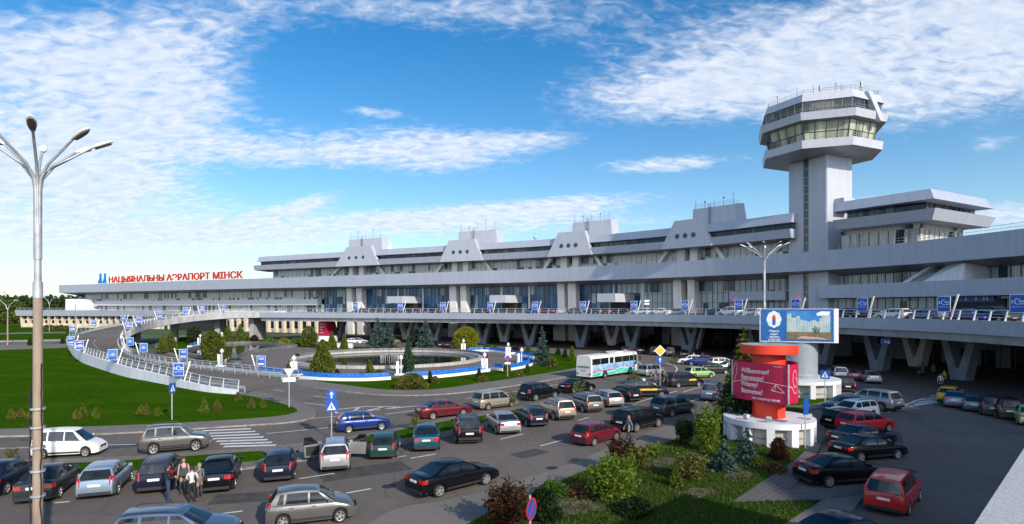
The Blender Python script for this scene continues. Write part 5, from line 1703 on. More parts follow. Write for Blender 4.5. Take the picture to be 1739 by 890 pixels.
# blue billboard
M['column_shaded'] = mat('column shaded grey', (.25, .28, .31), .5, var=.05)  # billboard column darkened in colour to look shaded
BX, BY = 30.5, 62.5
BB = thing('billboard', 'blue billboard with a coat of arms and apartment towers on a grey column', 'billboard', (BX, BY, 0.12))
drum(BB, 3.9, 1.75, 10)
mb = MB(); mb.lathe([(1.75, 1.75), (1.75, 5.9)], 40); mb.build('column', M['column_shaded'], BB, 40)
mb = MB(); mb.lathe([(1.80, 2.1), (1.80, 2.2), (1.75, 2.2)], 40); mb.build('column_band', M['steel'], BB, 40)
bz0, bz1 = 5.55, 9.05
ang = math.atan2(-BX, BY) * 0.75
BBM = Matrix.Rotation(ang, 4, 'Z')
def bbm(): 
    m_ = MB(); m_.M = BBM; return m_
xL, xR = -4.0, 3.0
mb = bbm(); mb.box(((xL + xR) / 2, -1.6, (bz0 + bz1) / 2), (xR - xL, .5, bz1 - bz0)); fr_ = mb.build('panel', M['rail'], BB)
mb = bbm(); mb.lathe([(.45, bz0), (.45, bz1)], 20, (xR, -1.4, 0), R(-90), R(90)); mb.poly([(xR, -1.85, bz1), (xR + .45, -1.4, bz1), (xR, -.95, bz1)]); mb.build('end_cap', M['white_wall'], BB, 40)
y = -1.86
def rect(mb, x0, z0, x1, z1, yy): mb.poly([(x0, yy, z0), (x1, yy, z0), (x1, yy, z1), (x0, yy, z1)])
mb = bbm(); rect(mb, xL + .1, bz0 + .12, xR - .06, bz1 - .06, y); pr = mb.build('print', mat('billboard blue', (.006, .10, .34), .4, var=.1), fr_)
px0, px1, pz0, pz1 = -1.40, 2.72, bz0 + .3, bz1 - .25
mb = bbm(); rect(mb, px0, pz0 + 1.0, px1, pz1, y - .005); mb.build('picture_sky', mat('picture sky', (.01, .15, .42), .4, color2=(.05, .24, .50), scale=.8), fr_)
mb = bbm(); rect(mb, px0, pz0, px1, pz0 + .85, y - .006); mb.build('picture_ground', mat('picture lawn', (.11, .10, .035), .5, color2=(.19, .14, .09), scale=1.6), fr_)
tw_ = MB(); tw_.M = BBM; win = bbm()
rgb = random.Random(3)
tops = [(0, .11, 2.72), (.11, .22, 2.25), (.22, .31, 2.45), (.31, .38, 2.05), (.38, .47, 1.95), (.47, .56, 1.9), (.56, .66, 2.05), (.66, .73, 1.85), (.73, .80, 2.25), (.80, .98, 2.55)]
for k, (u0, u1, h) in enumerate(tops):
    x0, x1 = px0 + (px1 - px0) * u0, px0 + (px1 - px0) * u1 - .02
    tw_.poly([(x0, y - .008, pz0 + .8), (x1, y - .008, pz0 + .8), (x1, y - .008, pz0 + h), (x0, y - .008, pz0 + h + rgb.uniform(-.08, .08))])
    nx = max(2, int((x1 - x0) / .11))
    for i in range(nx):
        for j in range(int((h - .8) / .13)):
            if (i + k) % 2: continue
            xx = x0 + .03 + i * .11; zz = pz0 + .86 + j * .13
            if xx + .05 < x1: win.poly([(xx, y - .011, zz), (xx + .05, y - .011, zz), (xx + .05, y - .011, zz + .07), (xx, y - .011, zz + .07)])
tw_.build('picture_towers', mat('picture towers', (.50, .53, .52), .5, color2=(.26, .42, .44), scale=1.2), fr_)
win.build('picture_windows', mat('picture windows', (.15, .20, .24), .5), fr_)
mb = bbm()
for k in range(60):
    a_, r_ = rgb.uniform(0, 6.28), .34 * math.sqrt(rgb.random())
    cx, cz = px0 + 2.75 + r_ * math.cos(a_), pz0 + 1.05 + r_ * math.sin(a_)
    mb.poly([(cx - .05, y - .014, cz - .03), (cx + .06, y - .014, cz - .05), (cx + .02, y - .014, cz + .07)])
mb.build('picture_tree', mat('picture tree', (.03, .08, .03), .6), fr_)
mb = bbm(); mb.poly([(px0 + .9, y - .012, pz0 + .12), (px1 - .3, y - .012, pz0 + .05), (px1 - .8, y - .012, pz0 + .22), (px0 + 1.5, y - .012, pz0 + .38)]); mb.build('picture_path', mat('picture path', (.55, .30, .28), .6), fr_)
mb = bbm(); mb.poly([(px1 - 1.3, y - .007, pz1 - .5), (px1 - .2, y - .007, pz1 - .4), (px1 - .1, y - .007, pz1 - .05), (px1 - .9, y - .007, pz1 - .02), (px1 - 1.35, y - .007, pz1 - .25)]); mb.build('picture_cloud', M['white_paint'], fr_)
# coat of arms: scalloped white oval, small figure in red and blue between cherub dots
cx, cz = -2.62, bz1 - 1.12
mb = bbm()
n = 48
pts = []
for k in range(n):
    a_ = 2 * math.pi * k / n
    r_ = 1 + .045 * math.cos(8 * a_)
    pts.append((cx + .70 * r_ * math.cos(a_), y - .006, cz + .86 * r_ * math.sin(a_)))
mb.poly(pts); mb.build('crest', mat('crest pale', (.70, .74, .74), .5, color2=(.45, .62, .72), scale=3), fr_)
mb = bbm(); pts = [(cx + .52 * math.cos(2 * math.pi * k / 32), y - .009, cz + .05 + .62 * math.sin(2 * math.pi * k / 32)) for k in range(32)]
mb.poly(pts); mb.build('crest', mat('crest cream', (.72, .70, .52), .5, color2=(.70, .74, .72), scale=4), fr_)
mb = bbm(); mb.poly([(cx - .17, y - .012, cz), (cx + .17, y - .012, cz), (cx + .16, y - .012, cz + .3), (cx + .07, y - .012, cz + .46), (cx - .07, y - .012, cz + .46), (cx - .16, y - .012, cz + .3)]); mb.build('crest_figure', M['sign_red'], fr_)
mb = bbm(); mb.poly([(cx - .15, y - .0121, cz - .62), (cx + .15, y - .0121, cz - .62), (cx + .17, y - .0121, cz - .002), (cx - .17, y - .0121, cz - .002)]); mb.build('crest_figure', M['sign_blue'], fr_)
mb = bbm()
for dx, dz in ((0, .34), (-.38, .15), (.38, .15), (-.3, -.35), (.3, -.35)):
    mb.poly([(cx + dx + .06 * math.cos(2 * math.pi * k / 10), y - .015, cz + dz + .06 * math.sin(2 * math.pi * k / 10)) for k in range(10)])
mb.build('crest_face', mat('crest skin', (.60, .36, .25), .5), fr_)
for body, zz in (('Минск', bz0 + 1.05), ('ждет', bz0 + .74), ('твоего', bz0 + .44), ('участия', bz0 + .17)):
    tr, w = text_polys(body, 1.0, .01)
    mb = bbm()
    sc = .31
    x0 = cx + .02 - w * sc / 2
    for t in tr: mb.poly([(x0 + p[0] * sc, y - .008, zz + p[1] * sc) for p in t])
    mb.build('slogan', M['white_paint'], fr_)

# ------------------------------------------------------------------ road signs
def sign(name, q, label, rz, faces, h, group=None, pole_r=.045):
    t = thing(name, label, 'road sign', tuple(q), rz, group)
    mb = MB(); mb.tube([(0, 0.05, 0), (0, 0.05, h)], pole_r, 8); mb.build('pole', M['rail'], t, 40)
    for kind, z, s in faces:
        pl, gr = MB(), []
        def rc(mb, x0, z0, x1, z1, yy): mb.poly([(x0, yy, z0), (x1, yy, z0), (x1, yy, z1), (x0, yy, z1)])
        def disc(mb, r, yy, cz=z, n=28): mb.poly([(r * math.cos(2 * math.pi * k / n), yy, cz + r * math.sin(2 * math.pi * k / n)) for k in range(n)])
        if kind in ('pedestrian',):
            pl.box((0, 0, z), (s, .03, s)); b = pl.build('plate', M['sign_blue'], t)
            m1 = MB(); m1.poly([(-s * .36, -.02, z - s * .33), (s * .36, -.02, z - s * .33), (0, -.02, z + s * .36)]); m1.build('symbol', M['white_paint'], b)
            m2 = MB(); m2.poly([(-s * .10, -.024, z - s * .26), (-s * .02, -.024, z - s * .26), (s * .04, -.024, z + s * .06), (-s * .04, -.024, z + s * .06)]); m2.poly([(s * .06, -.024, z - s * .26), (s * .14, -.024, z - s * .26), (s * .04, -.024, z + s * .02), (-s * .02, -.024, z + s * .02)])
            m2.poly([(-s * .04 + s * .05 * math.cos(k), -.024, z + s * .12 + s * .05 * math.sin(k)) for k in np.arange(0, 6.28, .7)])
            m2.build('symbol', M['black'], b)
        elif kind == 'edge':
            pl.box((0, 0, z), (s, .03, s * 1.1)); pl.build('plate', M['sign_blue'], t)
            m1 = MB(); m1.box((0, .018, z), (s * .96, .006, s * 1.06)); m1.build('plate_back', M['rail'], t)
        elif kind == 'arrow':
            mb = MB(); mb.M = Matrix.Translation((0, 0, z)) @ Matrix.Rotation(R(90), 4, 'X'); mb.lathe([(.001, .0), (s / 2, .0), (s / 2, .03), (.001, .03)], 28); b = mb.build('plate', M['sign_blue'], t)
            m1 = MB(); rc(m1, -s * .06, z - s * .32, s * .06, z + s * .1, -.045); m1.poly([(-s * .2, -.045, z + s * .05), (s * .2, -.045, z + s * .05), (0, -.045, z + s * .36)]); m1.build('symbol', M['white_paint'], b)
        elif kind == 'yield_back':
            pl.prism([(-s / 2, 0), (s / 2, 0), (s / 2, .03), (-s / 2, .03)], 0, 1); pl = MB()
            pl.poly([(-s / 2, -.02, z + s * .43), (0, -.02, z - s * .43), (s / 2, -.02, z + s * .43)][::1]); pl.poly([(-s / 2, .01, z + s * .43), (s / 2, .01, z + s * .43), (0, .01, z - s * .43)]); pl.build('plate', M['rail'], t)
        elif kind == 'plate_back':
            pl.box((0, 0, z), (s, .03, s * .36)); pl.build('plate', M['white_paint'], t)
        elif kind == 'nostop':
            mb = MB(); mb.M = Matrix.Translation((0, 0, z)) @ Matrix.Rotation(R(90), 4, 'X'); mb.lathe([(.001, .0), (s / 2, .0), (s / 2, .03), (.001, .03)], 28); b = mb.build('plate', M['sign_red'], t)
            m1 = MB(); disc(m1, s * .43, -.036); m1.build('field', M['sign_blue'], b)
            m2 = MB(); w = s * .05
            for sg in (1, -1): m2.poly([(-s * .28 - w * .7, -.04, z + sg * (-s * .28 + w * .7)), (-s * .28 + w * .7, -.04, z + sg * (-s * .28 - w * .7)), (s * .28 + w * .7, -.04, z + sg * (s * .28 - w * .7)), (s * .28 - w * .7, -.04, z + sg * (s * .28 + w * .7))])
            m2.build('symbol', M['sign_red'], b)
        elif kind == 'nopark':
            mb = MB(); mb.M = Matrix.Translation((0, 0, z)) @ Matrix.Rotation(R(90), 4, 'X'); mb.lathe([(.001, .0), (s / 2, .0), (s / 2, .03), (.001, .03)], 28); b = mb.build('plate', M['sign_red'], t)
            m1 = MB(); disc(m1, s * .43, -.036); m1.build('field', M['sign_blue'], b)
            m2 = MB(); w = s * .05
            m2.poly([(-s * .28 - w, -.04, z - s * .28 + w), (-s * .28 + w, -.04, z - s * .28 - w), (s * .28 + w, -.04, z + s * .28 - w), (s * .28 - w, -.04, z + s * .28 + w)]); m2.build('symbol', M['sign_red'], b)
        elif kind == 'priority':
            mb = MB(); mb.M = Matrix.Translation((0, 0, z)) @ Matrix.Rotation(R(45), 4, 'Y'); mb.box((0, 0, 0), (s, .03, s)); b = mb.build('plate', M['white_paint'], t)
            m1 = MB(); m1.M = Matrix.Translation((0, -.02, z)) @ Matrix.Rotation(R(45), 4, 'Y'); m1.box((0, 0, 0), (s * .76, .012, s * .76)); m1.build('field', M['sign_yellow'], b)
    return t
def face_cam(q): return math.atan2(-q.x, q.y)
q = P(563, 741, 0.12); sign('road_sign', q, 'blue pedestrian crossing and straight ahead sign on one pole at the median', face_cam(q), [('pedestrian', 2.15, .82), ('arrow', 2.95, .72)], 3.3)
q = P(491, 692, 0.12); sign('road_sign', q, 'back of a triangular give way sign with a plate below, at the lawn tip', face_cam(q), [('yield_back', 3.15, 1.0), ('plate_back', 2.55, 1.1)], 3.3)
q = P(293, 713, 0.13); sign('road_sign', q, 'blue sign seen nearly edge on, standing alone on the left lawn', face_cam(q) + R(55), [('pedestrian', 2.6, .8)], 3.0)
q = P(862, 640, 0.13); sign('road_sign', q, 'round no parking sign with a white plate on the island lawn', face_cam(q) + R(8), [('nopark', 2.45, .72), ('plate_back', 1.8, .75)], 2.8)
q = P(1121, 655, 0.12); sign('road_sign', q, 'yellow diamond priority sign above a blue arrow sign by the taxis', face_cam(q), [('priority', 4.1, .95), ('arrow', 3.0, .85)], 4.7)
q = P(1401, 684, 0.13); sign('road_sign', q, 'blue pedestrian crossing sign in front of the grey billboard drum', face_cam(q), [('pedestrian', 2.7, .82)], 3.1)
q = P(1369, 762, 0.13); sign('road_sign', q, 'blue sign turned edge on beside the round white base', face_cam(q) + R(72), [('edge', 2.75, .95)], 3.2)
q = PY(902, 22.5, 0.13); sign('road_sign', q, 'round no parking sign half hidden in the dark bushes, nearest of all signs', face_cam(q) + R(64), [('nopark', 9.3 - 348 * .0225, .85)], 9.3 - 325 * .0225)
for px, lb in ((1249, 'round no stopping sign on the deck railing left of the street lamp'), (1357, 'round no stopping sign on the deck right of the street lamp')):
    s = VC.s_px(px, 1.5); q = VC.at(s, 1.5) + Vector((0, 0, 7.7)); sign('road_sign', q, lb, face_cam(q) + (R(40) if px > 1300 else 0), [('nostop', 2.9, .8)], 3.1)
s = VC.s_px(1099, 2); q = VC.at(s, 2) + Vector((0, 0, 7.7)); sign('road_sign', q, 'two white plates on a pole on the deck by the right hand canopy', face_cam(q), [('plate_back', 2.9, 1.0), ('plate_back', 2.3, 1.0)], 3.2)
# hanging lane sign under the deck and the parking board
s = VC.s_px(1499, 2); q = VC.at(s, 2.4)
t = thing('hanging_sign', 'blue hanging sign under the deck edge beside the V pier', 'sign', (q.x, q.y, 5.6), VC.tan(s))
mb = MB(); mb.box((0, 0, -.75), (1.5, .1, .65)); b = mb.build('plate', M['sign_blue'], t)
mb = MB(); mb.poly([(-.1, -.055, -.9), (.1, -.055, -.9), (.1, -.055, -.6), (-.1, -.055, -.6)]); mb.poly([(.25, -.055, -.95), (.6, -.055, -.95), (.42, -.055, -.55)]); mb.build('symbol', M['white_paint'], b)
mb = MB(); mb.tube([(-.6, 0, 0.1), (-.6, 0, -.4)], .03, 5); mb.tube([(.6, 0, 0.1), (.6, 0, -.4)], .03, 5); mb.build('hanger', M['frame'], t)
s = BC.s_px(1651, 3.0); q = BC.at(s, 3.2)
t = thing('entrance_sign', 'long blue sign board with white symbols over the dark entrance', 'sign', (q.x, q.y, 10.6), BC.tan(s))
mb = MB(); mb.box((0, 0, 0), (6.4, .2, .9)); b = mb.build('board', M['sign_blue'], t)
mb = MB()
for x in (-2.4, -.9, .6, 1.7, 2.2):
    mb.poly([(x - .12, -.11, -.25), (x + .12, -.11, -.25), (x + .12, -.11, .1), (x - .12, -.11, .1)]); mb.poly([(x + .1 * math.cos(k), -.11, .22 + .1 * math.sin(k)) for k in np.arange(0, 6.28, .8)])
mb.build('symbol', M['white_paint'], b)

# ------------------------------------------------------------------ parapet of the terrace we stand on, low walls
PA = [Vector((4.45, 5.25, 0)), Vector((12.0, 13.1, 0))]
pz = 9.3 - 2.02
a0 = (1668 - HX) / FOC; 
def top_pt(px, py, z): return P(px, py, z)
o0, o1 = P(1668, 890, pz), P(1739, 775, pz)
d = (o1 - o0).normalized(); nrm = Vector((d.y, -d.x, 0))
wd = 0.34
t = thing('terrace_parapet', 'speckled pale parapet running into the lower right corner', 'parapet', (o0.x, o0.y, 0))
st, en = o0 - d * 3.5, o1 + d * 14
mb = MB(); mb.hull8([(v.x, v.y, pz - .12) for v in (st - nrm * .05, en - nrm * .05, en + nrm * (wd + .02), st + nrm * (wd + .02))] + [(v.x, v.y, pz) for v in (st - nrm * .05, en - nrm * .05, en + nrm * (wd + .02), st + nrm * (wd + .02))])
mb.build('coping', M['terrazzo'], t, world=True)
mb = MB(); q4 = (st, en, en + nrm * wd * .9, st + nrm * wd * .9); mb.hull8([(v.x, v.y, 0) for v in q4] + [(v.x, v.y, pz - .122) for v in q4]); mb.build('wall', M['concrete'], t, world=True)
mb = MB(); q4 = (st + nrm * wd, en + nrm * wd, en + nrm * 9, st + nrm * 9); mb.hull8([(v.x, v.y, pz - 1.0) for v in q4] + [(v.x, v.y, pz - .6) for v in q4]); mb.build('floor', M['blue_panel'], t, world=True)

# unseen building blocks added behind the viewpoint, sized to shade the near ground
SHW = thing('shade_building', 'grey wing of the terminal closing the forecourt behind the viewpoint', 'building', (35, -30, 0))
def shade_block(x0, x1, y0, y1, z0, z1, m, nm):
    mb = MB(); mb.hull8([(x0, y0, z0), (x1, y0, z0), (x1, y1, z0), (x0, y1, z0), (x0, y0, z1), (x1, y0, z1), (x1, y1, z1), (x0, y1, z1)]); mb.build(nm, m, SHW, world=True)
shade_block(30, 90, -40, -14, 0, 19.8, M['steel_plain'], 'lower_shade_block')
shade_block(52, 100, -38, -16, 19.8, 33, M['steel_plain'], 'upper_shade_block')
shade_block(74, 118, -36, -18, 33, 46, M['steel_plain'], 'tall_shade_block')
shade_block(29, 90.5, -14.0, -12.6, 16.2, 19.9, M['steel_panel'], 'main_fascia')  # fascia and windows only dress the added shade blocks
for z0, z1 in ((1.0, 6.0), (8.0, 15.0)):
    for k in range(6):
        shade_block(31 + k * 9, 39.4 + k * 9, -13.98, -13.9, z0, z1, M['glass_dark'], 'window')
# ------------------------------------------------------------------ cars
def paint(name, c, metal=0.35, rough=0.32):
    dark = max(c) < .06
    return mat('car paint ' + name, c, rough, 0 if dark else metal, var=0.05, scale=1.5, coat=0.35 if dark else .6, spec=0.15 if dark else .4)
PAINT = {
    'black': paint('black', (.004, .004, .006)), 'navy': paint('navy', (.006, .009, .026)), 'blue': paint('blue', (.010, .035, .20)),
    'silver': paint('silver', (.42, .42, .42), .6), 'steel': paint('steel blue', (.23, .30, .38), .5), 'grey': paint('grey', (.17, .165, .155), .6),
    'champagne': paint('champagne', (.36, .31, .25), .5), 'white': paint('white', (.72, .72, .70), .0, .35), 'red': paint('red', (.46, .010, .014), .0),
    'burgundy': paint('burgundy', (.13, .008, .016), .2), 'green': paint('green', (.008, .045, .042)), 'lime': paint('pale green', (.30, .50, .20), .2),
    'yellow': paint('yellow', (.55, .38, .02), .1), 'teal': paint('teal', (.015, .07, .10)), 'darkgrey': paint('dark grey', (.022, .025, .030), .0),
    'bluegrey': paint('blue grey', (.09, .13, .20), .5), 'olive': paint('olive grey', (.075, .085, .075), .5)}
M['car_glass'] = mat('car glass', (.014, .018, .020), .05, var=.3, scale=1.2, spec=.7)
M['tyre'] = mat('tyre', (.014, .014, .014), .8)
M['rim'] = mat('alloy rim', (.50, .50, .50), .35, .7, var=.08)
M['trim'] = mat('dark trim', (.022, .022, .024), .5)
M['taillight'] = mat('tail light', (.42, .012, .012), .2, var=.25, scale=14)
M['headlight'] = mat('head light', (.55, .57, .60), .15, .3, var=.3, scale=9)
M['plate'] = mat('licence plate', (.70, .70, .68), .5, var=.05)
M['taxi'] = mat('taxi stripe', (.72, .46, .02), .5)

# style: length, width, height, wheelbase, wheel radius, sill, belt, deck points (x, z), greenhouse (rear base, rear roof, front roof, front base), side windows
STY = {
    'sedan': dict(L=4.72, W=1.80, H=1.45, wb=2.75, wr=.315, sill=.20, belt=.97, front=.92,
        deck=[(-2.36, .50), (-2.35, .80), (-2.28, .97), (-2.1, 1.035), (-1.55, 1.03), (-.4, .985), (1.15, .965), (1.45, .91), (2.0, .80), (2.22, .70), (2.33, .56), (2.36, .42)],
        gh=(-1.68, -.92, .28, 1.18), wins=[(-1.38, -1.14, -.98, -.86), (-1.08, -.16, -.80, -.16), (-.08, .92, -.08, .22)], lights='wide'),
    'hatch': dict(L=4.1, W=1.71, H=1.46, wb=2.50, wr=.30, sill=.20, belt=.95, front=.86,
        deck=[(-2.05, .45), (-2.04, .70), (-1.98, .92), (-1.86, .99), (-.4, .965), (1.0, .95), (1.25, .90), (1.7, .80), (1.92, .68), (2.02, .54), (2.05, .42)],
        gh=(-1.93, -1.55, .25, 1.05), wins=[(-1.58, -1.28, -1.38, -1.24), (-1.18, -.18, -1.10, -.18), (-.10, .80, -.10, .18)], lights='tall'),
    'wagon': dict(L=4.62, W=1.76, H=1.48, wb=2.68, wr=.31, sill=.20, belt=.96, front=.92,
        deck=[(-2.31, .45), (-2.30, .72), (-2.24, .94), (-2.12, 1.0), (-.5, .975), (1.1, .96), (1.4, .91), (1.95, .80), (2.18, .69), (2.28, .55), (2.31, .42)],
        gh=(-2.20, -1.88, .26, 1.15), wins=[(-2.0, -1.18, -1.78, -1.18), (-1.08, -.14, -1.06, -.14), (-.06, .90, -.06, .20)], lights='tall', rails=True),
    'suv': dict(L=4.6, W=1.86, H=1.72, wb=2.68, wr=.365, sill=.34, belt=1.10, front=.88,
        deck=[(-2.30, .50), (-2.29, .85), (-2.23, 1.06), (-2.12, 1.13), (-.5, 1.11), (1.0, 1.10), (1.35, 1.06), (1.9, .97), (2.15, .84), (2.27, .66), (2.30, .50)],
        gh=(-2.18, -1.88, .28, 1.08), wins=[(-1.98, -1.32, -1.78, -1.32), (-1.22, -.22, -1.18, -.22), (-.14, .84, -.14, .22)], lights='tall', rails=True),
    'mpv': dict(L=4.66, W=1.82, H=1.74, wb=2.85, wr=.32, sill=.22, belt=1.06, front=.92,
        deck=[(-2.33, .45), (-2.32, .80), (-2.27, 1.04), (-2.18, 1.09), (-.5, 1.05), (1.2, 1.0), (1.5, .96), (1.95, .84), (2.2, .70), (2.31, .54), (2.33, .42)],
        gh=(-2.23, -1.98, .48, 1.52), wins=[(-2.02, -1.22, -1.86, -1.22), (-1.12, -.08, -1.10, -.08), (.0, 1.10, .0, .42)], lights='tall'),
}
def interp(pts, x):
    xs = [p[0] for p in pts]; zs = [p[1] for p in pts]
    return float(np.interp(x, xs, zs))

CARMESH = {}
def car_meshes(sty):
    if sty in CARMESH: return CARMESH[sty]
    S = STY[sty]
    L, W, H, wb, wr, sill, belt = (S[k] for k in ('L', 'W', 'H', 'wb', 'wr', 'sill', 'belt'))
    xw = [-wb / 2 - (.04 if sty != 'sedan' else .08), wb / 2 + .02]
    Ra = wr + .055
    parts = {}
    # body shell
    xs = set([d[0] for d in S['deck']])
    for x in np.linspace(-L / 2, L / 2, 17): xs.add(float(x))
    for c in xw:
        for k in range(9): xs.add(c + Ra * math.cos(math.pi * k / 8) * .999)
        xs.add(c - Ra - .02); xs.add(c + Ra + .02)
    xs = sorted(x for x in xs if -L / 2 <= x <= L / 2)
    xs = [x for i, x in enumerate(xs) if i == 0 or x - xs[i - 1] > .008]
    mb = MB(); rings = []
    for x in xs:
        zt = interp(S['deck'], x)
        zb = sill
        e = abs(x) / (L / 2)
        if e > .88: zb = sill + .05 * (e - .88) / .12
        for c in xw:
            if abs(x - c) < Ra: zb = max(zb, wr + math.sqrt(Ra * Ra - (x - c) ** 2))
        k = max(0.0, (e - .62) / .38)
        w = W / 2 * (1 - (.17 if x > 0 else .13) * k ** 2.2)
        zt = max(zt, zb + .05)
        zm = zb + (zt - zb) * .55
        mid = max(zb + .02, min(zt - .06, .62 if sty != 'suv' else .72))
        half = [(0, zt + .035), (w * .45, zt + .028), (w * .78, zt + .006), (w * .915, zt - .025), (w * .965, zt - .075 if zt - .075 > zb else zb + (zt - zb) * .8), (w * .998, mid + (zt - mid) * .30), (w, mid), (w * .985, zb + (mid - zb) * .45), (w * .955, zb + .015), (w * .90, zb)]
        ring = [(x, -y, z) for y, z in half[::-1]] + [(x, y, z) for y, z in half[1:]]
        rings.append(mb.add(ring))
    n = 19
    for i in range(len(xs) - 1):
        for j in range(n - 1):
            mb.face((rings[i] + j, rings[i] + j + 1, rings[i + 1] + j + 1, rings[i + 1] + j))
    mb.face([rings[0] + j for j in range(n)][::-1]); mb.face([rings[-1] + j for j in range(n)])
    # greenhouse shell
    rb, rr, fr_, fb = S['gh']
    wb_, wr_ = W / 2 * .885, W / 2 * .665
    roof_z = lambda x: H - .02 - .05 * ((x - (rr + fr_) / 2) / ((fr_ - rr) / 2)) ** 2
    base_z = lambda x: interp(S['deck'], x) - .03
    def side(u, v, off=0.0):
        """u 0..1 rear to front along the side, v 0..1 belt to roof"""
        xb = rb + (fb - rb) * u; xr = rr + (fr_ - rr) * u
        return xb, xr
    def spt(xb, xr, v, off=0.0):
        zb_, zr = base_z(xb), roof_z(min(max(xr, rr), fr_))
        x = xb + (xr - xb) * v
        y = wb_ + (wr_ - wb_) * v + .045 * math.sin(math.pi * v) + off
        return x, y, zb_ + (zr - zb_) * v
    us = np.linspace(0, 1, 9); vs = [0, .33, .66, .92, 1.0]
    rg = []
    for u in us:
        xb, xr = side(u, 0)
        pts = [spt(xb, xr, v) for v in vs]
        ring = [(x, -y, z) for x, y, z in pts]
        zr = pts[-1][2]
        ring += [(xr, -wr_ * .7, zr + .035), (xr, 0, zr + .05), (xr, wr_ * .7, zr + .035)]
        ring += [(x, y, z) for x, y, z in pts[::-1]]
        rg.append(mb.add(ring))
    m_ = len(vs) * 2 + 3
    for i in range(len(us) - 1):
        for j in range(m_ - 1):
            mb.face((rg[i] + j, rg[i] + j + 1, rg[i + 1] + j + 1, rg[i + 1] + j))
    mb.face([rg[0] + j for j in range(m_)][::-1]); mb.face([rg[-1] + j for j in range(m_)])
    parts['body'] = (mb, 38)
    # glass
    def pane(a0, a1, b0, b1, sg):
        """side pane: base x a0..a1, roof x b0..b1"""
        g = MB(); k = 4; v0, v1 = .06, .86
        def q(u, v):
            xb = a0 + (a1 - a0) * u; xr = b0 + (b1 - b0) * u
            x, y, z = spt(xb, xr, v, .007); return (x, sg * y, z)
        for i in range(k):
            for j in range(3):
                u0, u1 = i / k, (i + 1) / k; w0, w1 = v0 + (v1 - v0) * j / 3, v0 + (v1 - v0) * (j + 1) / 3
                f = [q(u0, w0), q(u1, w0), q(u1, w1), q(u0, w1)]
                g.poly(f if sg < 0 else f[::-1])
        return g
    for i, w_ in enumerate(S['wins']):
        for sg in (-1, 1): parts['side_window%d%s' % (i, 'l' if sg > 0 else 'r')] = (pane(*w_, sg), 30)
    def screen(xb, xr, sgx):
        g = MB(); k = 6
        zb_, zr = base_z(xb) + .03, roof_z(xr)
        def q(u, v):
            x = xb + (xr - xb) * v + sgx * .012; z = zb_ + (zr - zb_) * v
            yw = (wb_ * .93 + (wr_ * .92 - wb_ * .93) * v)
            yy = yw * (2 * u - 1)
            return (x + sgx * (.05 * (1 - (2 * u - 1) ** 2)), yy, z + .012)
        for i in range(k):
            for j in range(2):
                a, b = i / k, (i + 1) / k; c, d = .05 + .42 * j, .05 + .42 * (j + 1)
                f = [q(a, c), q(b, c), q(b, d), q(a, d)]
                g.poly(f if sgx < 0 else f[::-1])
        return g
    parts['windscreen'] = (screen(fb, fr_, 1), 30)
    parts['rear_window'] = (screen(rb, rr, -1), 30)
    # underbody keeps the arches dark
    mb = MB(); mb.box((0, 0, .40), (L * .90, W * .80, .42)); parts['underbody'] = (mb, None)
    # trims
    rear = -L / 2
    zp = .80 if sty in ('sedan', 'suv', 'mpv') else .72
    mb = MB(); mb.box((rear - .012, 0, zp), (.03, .52, .115)); parts['licence_plate'] = (mb, None)
    mb = MB(); mb.box((L / 2 + .012, 0, .46), (.03, .52, .11)); parts['front_plate'] = (mb, None)
    mb = MB(); mb.hull8([(rear - .035, -W * .39, sill + .06), (rear + .25, -W * .46, sill + .06), (rear + .25, W * .46, sill + .06), (rear - .035, W * .39, sill + .06), (rear - .035, -W * .39, sill + .2), (rear + .25, -W * .46, sill + .2), (rear + .25, W * .46, sill + .2), (rear - .035, W * .39, sill + .2)]); parts['rear_bumper_trim'] = (mb, None)
    mb = MB(); mb.box((L / 2 + .004, 0, .56), (.03, W * .46, .16)); parts['grille'] = (mb, None)
    for sg in (-1, 1):
        nm = 'l' if sg > 0 else 'r'
        mb = MB()
        if S['lights'] == 'tall':
            z0, z1 = belt - .27, belt + .12
            mb.hull8([(rear + .0, sg * W * .375, z0), (rear + .17, sg * W * .468, z0), (rear + .10, sg * W * .35, z0), (rear + .0, sg * W * .345, z0),
                      (rear + .10, sg * W * .385, z1), (rear + .24, sg * W * .462, z1), (rear + .22, sg * W * .36, z1), (rear + .1, sg * W * .35, z1)])
        else:
            z0, z1 = .76, .93
            mb.hull8([(rear - .01, sg * W * .26, z0), (rear + .0, sg * W * .43, z0), (rear + .25, sg * W * .488, z0), (rear + .3, sg * W * .3, z0),
                      (rear + .015, sg * W * .26, z1), (rear + .03, sg * W * .425, z1), (rear + .28, sg * W * .478, z1), (rear + .3, sg * W * .3, z1)])
        parts['taillight' + nm] = (mb, 30)
        mb = MB(); f = L / 2
        z0 = interp(S['deck'], f - .14) - .17
        mb.hull8([(f - .05, sg * W * .27, z0), (f - .12, sg * W * .405, z0), (f - .42, sg * W * .466, z0 + .05), (f - .35, sg * W * .3, z0), (f - .10, sg * W * .28, z0 + .15), (f - .17, sg * W * .40, z0 + .16), (f - .45, sg * W * .455, z0 + .2), (f - .4, sg * W * .3, z0 + .15)]); parts['headlight' + nm] = (mb, 30)
        mb = MB(); xm = fb - .33
        mb.hull8([(xm, sg * W * .47, belt + .0), (xm + .09, sg * W * .47, belt + .0), (xm + .07, sg * (W * .47 + .19), belt + .02), (xm - .01, sg * (W * .47 + .19), belt + .02), (xm, sg * W * .47, belt + .12), (xm + .07, sg * W * .47, belt + .12), (xm + .05, sg * (W * .47 + .18), belt + .14), (xm - .01, sg * (W * .47 + .18), belt + .14)]); parts['mirror' + nm] = (mb, 30)
        mb = MB()
        for xh in ((S['wins'][1][1] - .85), (S['wins'][2][0] + .08)):
            mb.box((xh + .1, sg * W * .497, belt - .13), (.2, .03, .035))
